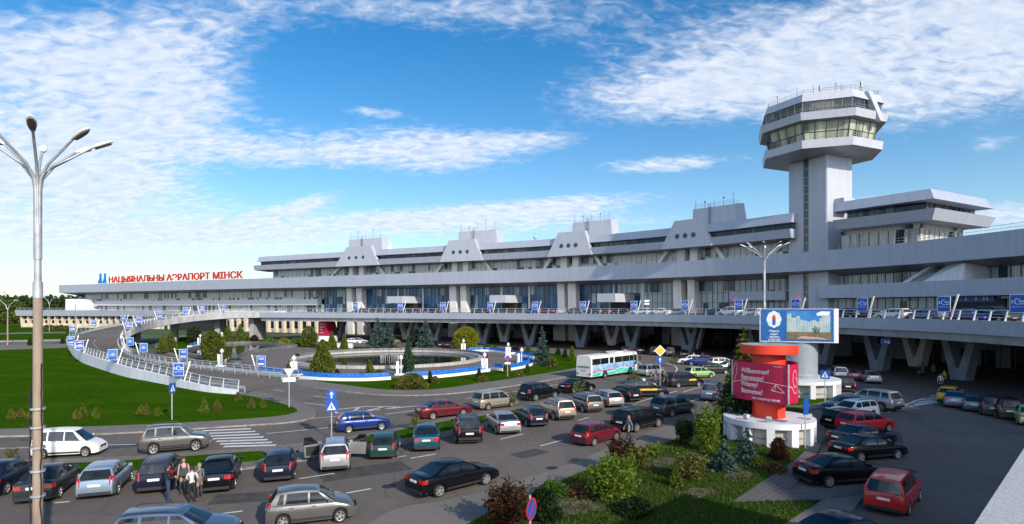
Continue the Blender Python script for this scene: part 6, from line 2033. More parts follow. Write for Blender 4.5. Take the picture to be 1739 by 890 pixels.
        parts['door_handle' + nm] = (mb, None)
        if S.get('rails'):
            mb = MB(); mb.tube([(rr + .15, sg * wr_ * .98, H - .02), (rr + .3, sg * wr_ * .98, H + .055), (fr_ - .35, sg * wr_ * .98, H + .055), (fr_ - .2, sg * wr_ * .98, H - .0)], .022, 6); parts['roof_rail' + nm] = (mb, 40)
        mb = MB(); mb.box((0, sg * W * .494, sill + .13), (wb - 2 * Ra + .02, .03, .10)); parts['side_trim' + nm] = (mb, None)
    # wheel
    ty = MB(); ty.M = Matrix.Rotation(R(90), 4, 'X')
    ty.lathe([(wr * .66, -.10), (wr * .93, -.105), (wr, -.07), (wr, .07), (wr * .93, .105), (wr * .66, .10), (wr * .66, .02), (.001, .02)], 24)
    ty.lathe([(wr * .66, -.10), (wr * .6, -.02), (.001, -.02)], 24)
    parts['tyre'] = (ty, 40)
    rm = MB(); rm.M = Matrix.Rotation(R(90), 4, 'X')
    rm.lathe([(wr * .70, .108), (wr * .60, .100), (wr * .58, .05)], 24)
    rm.lathe([(.001, .092), (wr * .16, .09), (wr * .17, .05)], 12)
    for k in range(5):
        a = 2 * math.pi * k / 5
        c, s_ = math.cos(a), math.sin(a)
        def rp(r, t, z): return (c * r - s_ * t, s_ * r + c * t, z)
        rm.hull8([rp(wr * .12, -.035, .05), rp(wr * .62, -.048, .05), rp(wr * .62, .048, .05), rp(wr * .12, .035, .05), rp(wr * .12, -.03, .09), rp(wr * .62, -.042, .10), rp(wr * .62, .042, .10), rp(wr * .12, .03, .09)])
    parts['rim'] = (rm, 40)
    parts['_wheels'] = [(x, sg * (W / 2 - .115), wr, sg) for x in xw for sg in (-1, 1)]
    CARMESH[sty] = parts
    return parts

CARPROTO = {}
GLASSY = ('side_window', 'windscreen', 'rear_window')
def car_proto(sty, colr):
    key = (sty, colr)
    if key in CARPROTO: return CARPROTO[key], False
    parts = car_meshes(sty)
    root = thing('parked_car', 'x', 'car')
    for nm, val in parts.items():
        if nm in ('_wheels', 'tyre', 'rim'): continue
        mb, sm = val
        base = nm.rstrip('lr') if nm[-2:] in ('tl', 'tr') or nm.startswith(('mirror', 'door_handle', 'roof_rail', 'side_trim')) else nm
        if nm.startswith('side_window'): base, m_ = 'side_window', M['car_glass']
        elif nm in ('windscreen', 'rear_window'): base, m_ = nm, M['car_glass']
        elif nm.startswith('taillight'): base, m_ = 'taillight', M['taillight']
        elif nm.startswith('headlight'): base, m_ = 'headlight', M['headlight']
        elif nm.startswith('mirror'): base, m_ = 'mirror', PAINT[colr]
        elif nm.startswith('door_handle'): base, m_ = 'door_handle', PAINT[colr]
        elif nm.startswith('roof_rail'): base, m_ = 'roof_rail', M['trim']
        elif nm.startswith('side_trim'): base, m_ = 'side_trim', M['trim']
        elif nm in ('licence_plate', 'front_plate'): base, m_ = 'licence_plate', M['plate']
        elif nm == 'body': base, m_ = 'body', PAINT[colr]
        else: base, m_ = nm, M['trim']
        # share mesh data between colours
        ck = (sty, nm, m_.name)
        if ck not in CARPART:
            o = mb.build(base, m_, root, sm); CARPART[ck] = o.data
        else:
            o = link(bpy.data.objects.new(base, CARPART[ck])); o.parent = root
    for (x, y, z, sg) in parts['_wheels']:
        w = link(bpy.data.objects.new('wheel', None)); w.empty_display_size = .1
        w.parent = root; w.location = (x, y, z)
        w.rotation_euler = (0, 0, 0 if sg < 0 else math.pi)
        for nm, m_ in (('tyre', M['tyre']), ('rim', M['rim'])):
            ck = (sty, nm)
            if ck not in CARPART: o = parts[nm][0].build(nm, m_, w, parts[nm][1]); CARPART[ck] = o.data
            else:
                o = link(bpy.data.objects.new(nm, CARPART[ck])); o.parent = w
    CARPROTO[key] = root
    return root, True
CARPART = {}
def place_car(q, heading, sty, colr, label, group=None, sc=(1, 1, 1), name='parked_car', cat='car'):
    root, fresh = car_proto(sty, colr)
    r = root if fresh else copy_tree(root)
    r.name = name
    r.location = q
    r.rotation_euler = (0, 0, R(heading))
    r.scale = sc
    r['label'] = label; r['category'] = cat
    if 'group' in r: del r['group']
    if group: r['group'] = group
    return r
def car(anchor, px, py, heading, sty, colr, label, group=None, sc=(1, 1, 1), name='parked_car', cat='car', z=0.0):
    q = P(px, py, z)
    h = R(heading)
    f = Vector((math.cos(h), math.sin(h), 0)); l = Vector((-f.y, f.x, 0))
    S = STY[sty]
    if anchor == 'r': q = q + f * (S['wb'] * sc[0] / 2 + .12)
    elif anchor == 's': q = q + l * (S['W'] * sc[1] / 2)      # right wheels' contact midpoint seen
    elif anchor == 'l': q = q - l * (S['W'] * sc[1] / 2)
    return place_car(q, heading, sty, colr, label, group, sc, name, cat)

GP = 'cars parked nose in along the grass median'
GR = 'cars driving on the road behind the median'
GN = 'cars standing along the near kerb'
GB = 'cars parked side by side in the right hand bay'
GU = 'cars parked in the shade under the elevated road'
GD = 'cars standing on the elevated road'
GF = 'cars parked far off behind the plaza'
GW = 'cars waiting around the taxi rank'
# row along the median, left to right
car('c', 2, 828, 108, 'sedan', 'navy', 'dark blue car cut off by the left edge', GP)
car('r', 66, 850, 111, 'sedan', 'darkgrey', 'dark grey saloon behind the tall concrete lamp post', GP, (.92, .97, 1))
car('r', 167, 844, 110, 'hatch', 'steel', 'silver blue hatchback with tall red lights left of the standing group', GP, (.95, 1.0, 1.02))
car('r', 266, 834, 110, 'wagon', 'navy', 'navy estate with roof rails behind the group of people', GP, (.88, 1.0, 1.06))
car('r', 367, 833, 109, 'sedan', 'black', 'black saloon with white plate right of the standing group', GP, (.95, 1, 1))
car('r', 473, 816, 108, 'hatch', 'navy', 'small dark navy hatchback with a white plate left of the car with open doors', GP, (1.0, .98, 1.0))
OPEN = car('r', 569, 798, 106, 'wagon', 'silver', 'silver estate with both front doors standing wide open', GP, (.98, 1.0, 1.08))
car('r', 651, 778, 98, 'hatch', 'green', 'dark green hatchback right of the car with open doors', GP, (.98, 1, .98))
car('r', 724, 764, 98, 'sedan', 'teal', 'dark teal saloon parked left of the black off-roader', GP)
car('r', 796, 752, 99, 'suv', 'black', 'black off-roader with roof rails in the middle of the parked row', GP, (1.02, 1.02, 1.0))
car('r', 862, 736, 106, 'sedan', 'silver', 'silver saloon right of the black off-roader', GP, (.97, 1, .98))
car('r', 911, 724, 107, 'hatch', 'navy', 'dark blue hatchback between the silver saloon and the champagne off-roader', GP, (1, 1, .98))
car('r', 957, 713, 110, 'suv', 'champagne', 'champagne off-roader with pale rear among the parked row', GP, (.95, .97, .98))
car('r', 1005, 700, 110, 'suv', 'grey', 'grey crossover between champagne off-roader and silver hatchback', GP, (.95, .97, .93))
car('r', 1041, 691, 110, 'hatch', 'silver', 'bright silver hatchback near the right end of the parked row', GP, (1.05, 1.03, 1.0))
car('r', 1073, 682, 112, 'hatch', 'black', 'black hatchback last in the parked row before the taxi', GP, (1.05, 1.03, 1.0))
# on the road behind
car('s', 108, 778.6, 13, 'mpv', 'white', 'white people carrier driving on the left road behind the lamp post', GR, (.80, .85, 1.0), 'driving_car')
car('s', 297, 769.5, 24, 'suv', 'grey', 'dark silver off-roader driving beside the zebra crossing', GR, (.86, .9, 1.0), 'driving_car')
car('s', 621, 733, 27, 'hatch', 'blue', 'bright blue hatchback right of the blue crossing sign', GR, (.95, 1.0, .98), 'driving_car')
car('s', 762, 709.5, 33, 'sedan', 'burgundy', 'dark red saloon on the road behind the median', GR, (1.0, 1.0, .98), 'driving_car')
car('s', 850, 694, 38, 'mpv', 'champagne', 'champagne compact people carrier on the road behind the median', GR, (.93, .97, .93), 'driving_car')
car('s', 927, 679, 42, 'suv', 'black', 'black off-roader on the road in front of the island', GR, (1.0, 1, .98), 'driving_car')
car('s', 990, 666, 40, 'sedan', 'black', 'black saloon on the road behind the bus rear', GR, (.95, 1, .98), 'driving_car')
# standing along the near kerb
car('s', 530, 894, 19, 'hatch', 'grey', 'grey silver hatchback in the foreground left of centre', GN, (.90, .95, 1.03))
car('c', 302, 926, 12, 'wagon', 'bluegrey', 'blue grey estate cut off by the lower edge on the left', GN, (.98, 1.0, 1.0))
car('s', 789, 834, 42, 'sedan', 'black', 'shiny black saloon alone in the foreground lane', GN, (1.04, 1.02, 1.0))
car('s', 1029, 753, 45, 'hatch', 'burgundy', 'dark red hatchback beside the walking person', GN, (.98, .98, .97))
car('s', 1101, 730, 43, 'suv', 'black', 'black sloping crossover right of the dark red hatchback', GN, (1.04, 1.02, .95))
car('s', 1159, 705.5, 38, 'suv', 'olive', 'grey green off-roader last at the near kerb', GN, (1.02, 1.0, .98))
car('r', 1206, 681, 64, 'mpv', 'bluegrey', 'pale blue people carrier parked beside the dark tree', GN, (.98, 1, 1.05))
# taxi rank
car('s', 1101, 675.5, 8, 'mpv', 'navy', 'dark blue taxi van with long yellow stripe', GW, (1.0, 1, .98), 'taxi', 'taxi')
car('s', 1170, 657.5, 22, 'mpv', 'darkgrey', 'dark grey taxi van with short yellow stripe', GW, (1.0, 1, .98), 'taxi', 'taxi')
car('s', 1116, 639, 38, 'mpv', 'silver', 'silver people carrier near the priority sign', GW, (.9, .97, .95))
car('c', 1187, 641, 20, 'hatch', 'lime', 'pale green car between the taxis and the dark estate', GW)
car('c', 1212, 634, 10, 'wagon', 'darkgrey', 'dark estate behind the pale green car', GW)
car('c', 1228, 623, 8, 'wagon', 'white', 'white estate left of the dark conifer', GW)
car('c', 1190, 620, 160, 'sedan', 'blue', 'blue saloon left of the white estate', GW)
car('c', 1172, 618, 170, 'hatch', 'white', 'small white car left of the blue saloon', GW)
car('c', 1243, 630, 15, 'sedan', 'silver', 'silver saloon half hidden by the dark conifer', GW)
# right bay
car('s', 1452, 826, 12, 'sedan', 'black', 'nearest black saloon in the right bay with bright rear light', GB, (1.02, 1.0, 1.0))
car('c', 1474, 777, 16, 'sedan', 'black', 'second black saloon in the right bay showing its front wheel', GB, (.98, 1.0, 1.0))
car('c', 1463, 757, 20, 'sedan', 'navy', 'third dark saloon of the right bay next to the red estate', GB, (1, 1, 1))
car('c', 1470, 732, 21, 'wagon', 'red', 'bright red estate in the right bay', GB, (.98, 1, 1.04))
car('c', 1438, 725, 24, 'hatch', 'black', 'black hatchback between red estate and white estate', GB)
car('c', 1448, 710, 204, 'wagon', 'white', 'white estate with blue windscreen facing the brick path', GB, (1, 1, 1.05))
car('c', 1436, 698, 206, 'sedan', 'teal', 'dark teal saloon facing the brick path beside the white estate', GB)
car('l', 1468, 694, 115, 'suv', 'silver', 'silver off-roader standing alone left of the zebra crossing', GB, (1.1, 1.02, 1.05))
car('c', 1428, 664, 78, 'suv', 'black', 'black off-roader behind the silver off-roader', GB, (1.0, 1, 1.0))
car('s', 1555, 863.5, 47, 'mpv', 'red', 'bright red compact people carrier in the lower right', None, (.92, .97, .94))
car('c', 1440, 936, 20, 'sedan', 'navy', 'dark blue roof cut off by the lower edge on the right', None)
# under the deck, right
car('r', 1427, 645, 72, 'mpv', 'silver', 'silver people carrier in the shade behind the bay', GU, (.97, 1, .97))
car('r', 1450, 646, 70, 'sedan', 'burgundy', 'dark red saloon in the shade beside the silver people carrier', GU)
car('r', 1482, 651, 72, 'sedan', 'silver', 'pale saloon in the shade in front of the V pier', GU)
car('r', 1609, 684, 44, 'hatch', 'yellow', 'yellow hatchback under the elevated road', GU, (.95, 1, 1.05))
car('r', 1622, 692, 52, 'sedan', 'bluegrey', 'blue grey saloon right of the yellow hatchback', GU)
car('r', 1654, 699, 54, 'hatch', 'teal', 'dark hatchback with two plates right of the blue grey saloon', GU)
car('r', 1686, 706, 55, 'suv', 'navy', 'dark blue car third from the right edge in the shade', GU, (.95, .95, .95))
car('r', 1714, 712, 56, 'suv', 'black', 'black off-roader second from the right edge in the shade', GU, (.98, .98, .98))
car('r', 1752, 723, 56, 'sedan', 'lime', 'pale green car cut off by the right edge', GU)
# under the deck, centre
for px, py, sty, colr, lb in ((1087, 601, 'sedan', 'black', 'black saloon under the deck left of the V pier'), (1111, 603, 'suv', 'black', 'black off-roader under the deck beside the V pier'), (1138, 605, 'mpv', 'olive', 'grey green people carrier under the deck'),
                              (1162, 608, 'sedan', 'darkgrey', 'dark grey saloon under the deck at the V pier foot'), (1197, 612, 'sedan', 'burgundy', 'dark red saloon under the deck left of the conifer'), (1062, 600, 'hatch', 'navy', 'navy hatchback under the deck behind the bus')):
    car('r', px, py, 80, sty, colr, lb, GU)
# far behind the plaza
for px, py, hd, sty, colr, lb in ((599, 584, 0, 'sedan', 'white', 'white saloon behind the low white wall, far off'), (611, 583, 10, 'hatch', 'silver', 'silver hatchback touching the white saloon, far off'), (668, 583.5, 60, 'hatch', 'silver', 'silver hatchback between the two pairs of spruces'),
                                  (738, 589, 75, 'sedan', 'navy', 'dark blue saloon left of the yellow willow'), (752, 589.5, 78, 'hatch', 'navy', 'navy hatchback in the far row by the willow'), (764, 590.5, 80, 'sedan', 'darkgrey', 'dark grey saloon half behind the yellow willow'), (735, 580, 80, 'mpv', 'black', 'black people carrier at the foot of the V pier, far off')):
    car('c', px, py, hd, sty, colr, lb, GF)
# on the deck
for px, o, sty, colr, rev, lb in ((612, 5, 'hatch', 'teal', 0, 'teal car on the deck between the first pair of columns'), (640, 5, 'sedan', 'darkgrey', 0, 'dark grey saloon on the deck left of the first canopy'), (668, 6, 'hatch', 'navy', 0, 'navy car on the deck under the first canopy edge'), (700, 10, 'sedan', 'black', 0, 'black saloon under the first canopy'), (733, 5, 'suv', 'black', 0, 'black off-roader right of the first canopy'), (816, 5, 'sedan', 'black', 0, 'black saloon left of the middle canopy'),
                                  (902, 5, 'hatch', 'blue', 0, 'blue hatchback right of the middle canopy'), (925, 6, 'sedan', 'burgundy', 0, 'dark red saloon at the third column pair'), (975, 6, 'wagon', 'grey', 0, 'grey estate in front of the third column pair'), (1005, 5, 'sedan', 'darkgrey', 0, 'dark saloon left of the right hand canopy'), (1022, 6, 'hatch', 'burgundy', 0, 'dark red hatchback left of the right hand canopy'), (1056, 7, 'sedan', 'black', 0, 'black saloon under the right hand canopy'), (1086, 5, 'wagon', 'white', 0, 'white estate below the white double sign'), (1122, 5, 'sedan', 'white', 0, 'white saloon left of the fourth column pair'), (1150, 6, 'sedan', 'silver', 0, 'silver saloon at the fourth column pair'), (1216, 6, 'sedan', 'darkgrey', 0, 'dark saloon nose to the white people carrier on the deck'), (1240, 5, 'mpv', 'white', 0, 'white people carrier left of the no stopping sign on the deck'), (1276, 5, 'wagon', 'white', 0, 'white estate half hidden by the conifer top'),
                                  (1440, 5, 'hatch', 'navy', 0, 'navy hatchback right of the billboard on the deck'), (1476, 6, 'sedan', 'burgundy', 0, 'dark saloon with red lights behind the banner post'), (1514, 4.5, 'wagon', 'white', 0, 'white estate car on the deck at the grey curtains'), (1575, 5, 'sedan', 'bluegrey', 0, 'blue grey saloon on the deck left of the large banner'), (1606, 7, 'sedan', 'burgundy', 0, 'dark red saloon behind the large banner'), (1655, 5, 'hatch', 'blue', 0, 'blue hatchback in front of the dark entrance'), (1690, 6, 'suv', 'darkgrey', 0, 'dark off-roader right of the blue hatchback on the deck')):
    s = VC.s_px(px, o)
    q = VC.at(s, o) + Vector((0, 0, 7.7))
    place_car(q, math.degrees(VC.tan(s)) + (180 if px < 1300 or px in (1514, 1440, 1575) else 0), sty, colr, lb, GD)

# open front doors of the silver estate, taxi stripes, roof light
S = STY['wagon']
for sg in (-1, 1):
    hinge = (1.0, sg * (S['W'] / 2 - .02))
    a = R(180 + sg * -66)
    d = Vector((math.cos(a), math.sin(a), 0)); nn = Vector((-d.y, d.x, 0)) * .045
    mb = MB()
    h0 = Vector((hinge[0], hinge[1], 0))
    def dp(l, z, k): v = h0 + d * l + nn * k; return (v.x, v.y, z)
    mb.hull8([dp(0, .28, -1), dp(1.0, .30, -1), dp(1.0, .30, 1), dp(0, .28, 1), dp(0, .96, -1), dp(1.06, .98, -1), dp(1.06, .98, 1), dp(0, .96, 1)])
    o = mb.build('front_door', PAINT['silver'], OPEN); o['label'] = 'front door standing wide open'
    mb = MB(); mb.tube([dp(.12, .95, 0), dp(.62, 1.40, 0), dp(1.02, 1.40, 0), dp(1.05, .95, 0)], .03, 6); mb.build('window_frame', M['trim'], o)
    mb = MB(); mb.poly([dp(.16, .97, 0), dp(1.03, .97, 0), dp(1.0, 1.38, 0), dp(.63, 1.38, 0)]); mb.build('side_window', M['car_glass'], o)
    mb = MB(); mb.hull8([dp(.1, .38, 1.05), dp(.92, .38, 1.05), dp(.92, .38, 1.4), dp(.1, .38, 1.4), dp(.1, .88, 1.05), dp(.95, .88, 1.05), dp(.95, .88, 1.4), dp(.1, .88, 1.4)] if True else []); mb.build('door_lining', M['trim'], o)
for t in [o for o in bpy.data.objects if o.get('category') == 'taxi']:
    lng = 'long' in t['label']
    mb = MB()
    for sg in (-1, 1):
        mb.box(((-.15 if lng else .55), sg * .913, .86), (2.2 if lng else 1.0, .012, .20))
    mb.build('stripe', M['taxi'], t)
    if lng:
        mb = MB(); mb.box((-.2, 0, 1.83), (.22, .7, .16), 0, .8); mb.build('roof_light', M['white_paint'], t)

# ------------------------------------------------------------------ the bus
bq = P(1046, 639.5, 0)
bh = R(47)
BL, BW, BH = 11.2, 2.5, 3.15
bq = bq + Vector((-math.sin(bh), math.cos(bh), 0)) * BW / 2
BUS = thing('tour_bus', 'white bus with a colourful city wrap and green waves on its side', 'bus', tuple(bq), bh)
M['bus_white'] = mat('bus white', (.66, .65, .61), .4, var=.05, coat=.3)
mb = MB()
xs = [-5.6, -5.52, -5.3, -4.5, 4.9, 5.45, 5.6]
prof = lambda k: [(BW / 2 * .97 * k, .38), (BW / 2 * k, .55), (BW / 2 * k, 1.6), (BW / 2 * .965 * k, 2.75), (BW / 2 * .90 * k, 3.0), (BW / 2 * .7 * k, 3.11), (0, 3.15)]
rg = []
for x in xs:
    k = .93 if abs(x) > 5.55 else (.98 if abs(x) > 5.5 else 1.0)
    h = prof(k)
    zs = .97 if abs(x) > 5.55 else 1.0
    rg.append(mb.add([(x, -y, z * zs) for y, z in h] + [(x, y, z * zs) for y, z in h[::-1][1:]]))
nn_ = 13
for i in range(len(xs) - 1):
    for j in range(nn_ - 1): mb.face((rg[i] + j, rg[i] + j + 1, rg[i + 1] + j + 1, rg[i + 1] + j))
mb.face([rg[0] + j for j in range(nn_)][::-1]); mb.face([rg[-1] + j for j in range(nn_)])
mb.build('body', M['bus_white'], BUS, 35)
mb = MB(); mb.box((0, 0, .5), (10.6, 2.3, .4)); mb.build('underbody', M['trim'], BUS)
M['wrap_sky'] = mat('wrap sky', (.04, .28, .60), .4, color2=(.36, .58, .74), scale=1.0)
M['wrap_city'] = mat('wrap city', (.58, .30, .36), .4, color2=(.10, .13, .42), scale=2.2, stretch=(2.5, 1, .6), fac=(.42, .58))
M['wrap_green'] = mat('wrap wave', (.02, .45, .33), .4, color2=(.06, .55, .48), scale=1.0)
M['wrap_dark'] = mat('wrap road', (.10, .05, .10), .4, color2=(.35, .08, .06), scale=3)
for sg in (-1, 1):
    yv = lambda z: sg * (BW / 2 * (1.0 if z <= 1.6 else 1 - .035 * (z - 1.6) / 1.15) + .008)
    def sd(mb, pts, e=0.0):
        f = [(x, yv(z) + sg * e, z) for x, z in pts]
        mb.poly(f if sg < 0 else f[::-1])
    mb = MB(); sd(mb, [(-4.9, .7), (5.0, .75), (5.0, 1.85), (-5.4, 1.85), (-5.4, .7)]); wr_ = mb.build('wrap', M['wrap_sky'], BUS)
    mb = MB()
    rb = random.Random(8)
    for x in np.arange(-5.2, 4.6, .34):
        h = rb.uniform(1.2, 1.62); w = rb.uniform(.16, .32)
        sd(mb, [(x, .92), (x + w, .92), (x + w, h), (x, h + rb.uniform(0, .12))], .003)
    mb.build('wrap_city', M['wrap_city'], wr_)
    mb = MB(); sd(mb, [(-5.4, .84), (-1, .98), (5.0, .98), (5.0, 1.05), (-1, 1.05), (-5.4, 1.0)], .005); mb.build('wrap_road', M['wrap_dark'], wr_)
    mb = MB(); 
    up = [(-5.4, .72), (-4.2, .95), (-3.2, .82), (-2.0, .78), (-.4, .86), (.8, 1.12), (1.8, 1.18), (2.8, .98), (4.0, .86), (5.0, .96)]
    for a, b in zip(up[:-1], up[1:]): sd(mb, [(a[0], .45), (b[0], .45), b, a], .007)
    mb.build('wrap_wave', M['wrap_green'], wr_)
    mb = MB()
    for a, b in zip(up[:-1], up[1:]): sd(mb, [(a[0], a[1] - .02), (b[0], b[1] - .02), (b[0], b[1] + .05), (a[0], a[1] + .05)], .009)
    for a, b in ((-3.9, .52), (-.2, .50), (.9, .62)): sd(mb, [(a, b - .05), (a + .25, b - .05), (a + 1.3, b + .34), (a + 1.2, b + .34)], .010)
    mb.build('wrap_wave', M['white_paint'], wr_)
    # windows in bays
    for x0, x1 in ((-5.42, -3.6), (-3.55, -1.75), (-1.45, -.55), (-.25, 1.55), (1.6, 3.4), (3.45, 4.45)):
        mb = MB(); sd(mb, [(x0, 1.88), (x1, 1.88), (x1, 2.66), (x0, 2.66)], .0); mb.build('side_window', M['car_glass'], BUS)
    mb = MB(); sd(mb, [(4.62, 1.35), (5.35, 1.35), (5.35, 2.66), (4.62, 2.66)], .0); mb.build('door_window', M['car_glass'], BUS)
    for xw_ in (-2.6, 3.6):
        ar = MB(); n = 16
        pts = [(xw_ + .62 * math.cos(math.pi * k / n), .42 + .62 * math.sin(math.pi * k / n)) for k in range(n + 1)]
        sd(ar, [(p[0], max(p[1], .4)) for p in pts], .012); ar.build('wheel_arch', M['trim'], BUS)
        w = link(bpy.data.objects.new('wheel', None)); w.parent = BUS; w.location = (xw_, sg * (BW / 2 - .11), .49); w.rotation_euler = (0, 0, 0 if sg < 0 else math.pi)
        ty = MB(); ty.M = Matrix.Rotation(R(90), 4, 'X'); ty.lathe([(.28, .10), (.45, .13), (.49, .1), (.49, -.1), (.45, -.13), (.001, -.13)], 24); ty.build('tyre', M['tyre'], w, 40)
        rm = MB(); rm.M = Matrix.Rotation(R(90), 4, 'X'); rm.lathe([(.29, .135), (.24, .11), (.12, .10), (.10, .14), (.001, .14)], 20); rm.build('rim', M['rim'], w, 40)
rear = -5.612
mb = MB(); mb.poly([(rear + .02, -.98, 2.0), (rear + .02, .98, 2.0), (rear + .035, .95, 2.62), (rear + .035, -.95, 2.62)][::-1]); mb.build('rear_window', M['car_glass'], BUS)
mb = MB(); mb.box((rear, 0, 1.62), (.03, 1.9, .26)); mb.build('rear_grille', mat('bus grille', (.22, .21, .20), .5), BUS)
mb = MB(); mb.box((rear, 0, 1.16), (.03, .9, .30)); mb.build('rear_panel', mat('bus rear print', (.25, .25, .25), .5, color2=(.6, .6, .58), scale=9, fac=(.45, .55)), BUS)
mb = MB(); mb.box((rear, 0, .72), (.03, .52, .12)); mb.build('licence_plate', M['plate'], BUS)
for sg in (-1, 1):
    mb = MB(); mb.box((rear - .005, sg * .95, .75), (.04, .34, .16)); mb.build('taillight', M['taillight'], BUS)
    mb = MB(); mb.tube([(5.55, sg * 1.1, 2.75), (5.95, sg * 1.35, 2.7), (5.95, sg * 1.38, 2.4)], .03, 6); mb.box((5.95, sg * 1.4, 2.15), (.1, .22, .5)); mb.build('mirror', M['trim'], BUS)
mb = MB(); mb.poly([(5.62, -1.05, 1.2), (5.62, 1.05, 1.2), (5.60, 1.0, 2.8), (5.60, -1.0, 2.8)]); mb.build('windscreen', M['car_glass'], BUS)
mb = MB(); mb.box((-.9, 0, 3.17), (.8, .8, .08)); mb.build('roof_hatch', M['trim'], BUS)
mb = MB(); mb.box((1.6, 0, 3.20), (2.0, 1.5, .16)); mb.build('roof_unit', M['bus_white'], BUS)
# ------------------------------------------------------------------ plants
LEAF = {
    'spruce': mat_leaf('spruce needles', (.022, .050, .026), (.055, .085, .050), trans=.1),
    'bluespruce': mat_leaf('blue spruce needles', (.030, .060, .048), (.085, .125, .115), trans=.1),
    'thuja': mat_leaf('thuja foliage', (.060, .092, .012), (.135, .160, .028), trans=.25),
    'thuja_dark': mat_leaf('dark conifer foliage', (.012, .030, .010), (.035, .062, .018), trans=.12),
    'green': mat_leaf('green leaves', (.040, .095, .012), (.10, .17, .030), trans=.35),
    'fresh': mat_leaf('fresh leaves', (.085, .150, .014), (.18, .25, .035), trans=.4),
    'willow': mat_leaf('willow leaves', (.17, .20, .018), (.30, .30, .035), trans=.4),
    'brown': mat_leaf('brown leaves', (.030, .015, .009), (.075, .036, .018), trans=.2),
    'olive': mat_leaf('olive twigs', (.075, .085, .020), (.16, .155, .045), trans=.25),
    'rust': mat_leaf('rusty twigs', (.10, .065, .025), (.16, .11, .05), trans=.25),
    'dark': mat_leaf('dark leaves', (.010, .024, .010), (.028, .048, .018), trans=.15),
    'forest': mat_leaf('forest crowns', (.016, .034, .012), (.045, .070, .022), trans=.1),
    'birch': mat_leaf('birch leaves', (.06, .10, .02), (.13, .17, .04), trans=.3)}

def leaf_quads(pts, size, rng, axis=None, elong=1.0, jit=1.0):
    """one small leaf quad per point; axis: preferred long direction per point"""
    n = len(pts)
    a = rng.normal(size=(n, 3))
    if axis is not None: a = axis + a * .35 * jit
    a /= np.linalg.norm(a, axis=1)[:, None] + 1e-9
    b = rng.normal(size=(n, 3))
    b -= a * np.sum(a * b, 1)[:, None]
    b /= np.linalg.norm(b, axis=1)[:, None] + 1e-9
    s = (size * rng.uniform(.6, 1.4, n))[:, None]
    u, v = a * s * elong, b * s * .5
    q = np.stack([pts - u * .5 - v * .6, pts - u * .1 + v * .0 - v * .9, pts + u * .5, pts - u * .1 + v * .9], 1)
    return q.reshape(-1, 3)

def quads_obj(name, verts, m, parent):
    n = len(verts) // 4
    me = bpy.data.meshes.new(name)
    me.vertices.add(len(verts)); me.vertices.foreach_set('co', verts.astype(np.float32).ravel())
    me.loops.add(n * 4); me.loops.foreach_set('vertex_index', np.arange(n * 4, dtype=np.int32))
    me.polygons.add(n); me.polygons.foreach_set('loop_start', np.arange(0, n * 4, 4, dtype=np.int32)); 
    me.materials.append(m)
    me.update(calc_edges=True); me.validate()
    o = link(bpy.data.objects.new(name, me)); o.parent = parent
    return o

def spruce_geo(h, r, seed, tiers=26, dens=1.0, lsz=.22, droop=.25):
    rng = np.random.default_rng(seed)
    P_, A_ = [], []
    for i in range(tiers):
        t = i / (tiers - 1)
        z = h * (.05 + .93 * t)
        rr = r * (1 - t) ** .85 * rng.uniform(.82, 1.12) + .05
        nb = int(6 + 9 * (1 - t))
        for k in range(nb):
            a = rng.uniform(0, 2 * math.pi)
            L_ = rr * rng.uniform(.72, 1.08)
            m_ = max(4, int(26 * dens * L_ / r + 4))
            s = rng.uniform(.12, 1, m_) ** .8
            sp_ = rng.normal(0, 1, (m_, 2)) * np.array([.16, .08]) * (L_ * .55 + .15)
            x = math.cos(a) * s * L_ - math.sin(a) * sp_[:, 0]
            y = math.sin(a) * s * L_ + math.cos(a) * sp_[:, 0]
            zz = z - droop * s * L_ + .10 * L_ * np.maximum(0, s - .75) * 4 * .3 + sp_[:, 1]
            P_.append(np.stack([x, y, zz], 1)); A_.append(np.tile([math.cos(a), math.sin(a), -droop], (m_, 1)))
    p = np.concatenate(P_); a = np.concatenate(A_)
    p[:, 2] = np.maximum(p[:, 2], .03)
    return leaf_quads(p, lsz, rng, a, 1.5)

def cloud_geo(seed, n, shape, lsz, lumps=14, elong=1.2, hollow=.55, upright=0.0):
    """leaf cloud: shape(t) gives the radius at relative height t (0..1); returns unit-height cloud"""
    rng = np.random.default_rng(seed)
    t = rng.random(n * 3)
    rad = np.array([shape(x) for x in t])
    keep = rng.random(n * 3) < (rad / rad.max())
    t, rad = t[keep][:n], rad[keep][:n]
    a = rng.uniform(0, 2 * math.pi, len(t))
    # lumps make the outline uneven
    la, lt = rng.uniform(0, 2 * math.pi, lumps), rng.random(lumps)
    amp = rng.uniform(-.34, .22, lumps)
    f = np.ones(len(t))
    for i in range(lumps):
        d = np.minimum(abs(a - la[i]), 2 * math.pi - abs(a - la[i])) / .55
        f += amp[i] * np.exp(-(d ** 2) - ((t - lt[i]) / .14) ** 2)
    u = rng.random(len(t)); rr = rad * f * (hollow + (1 - hollow) * u ** .6) * rng.uniform(.85, 1.08, len(t))
    p = np.stack([rr * np.cos(a), rr * np.sin(a), t], 1)
    ax = np.stack([np.cos(a) * .5, np.sin(a) * .5, np.full(len(t), upright)], 1)
    return p, ax, rng

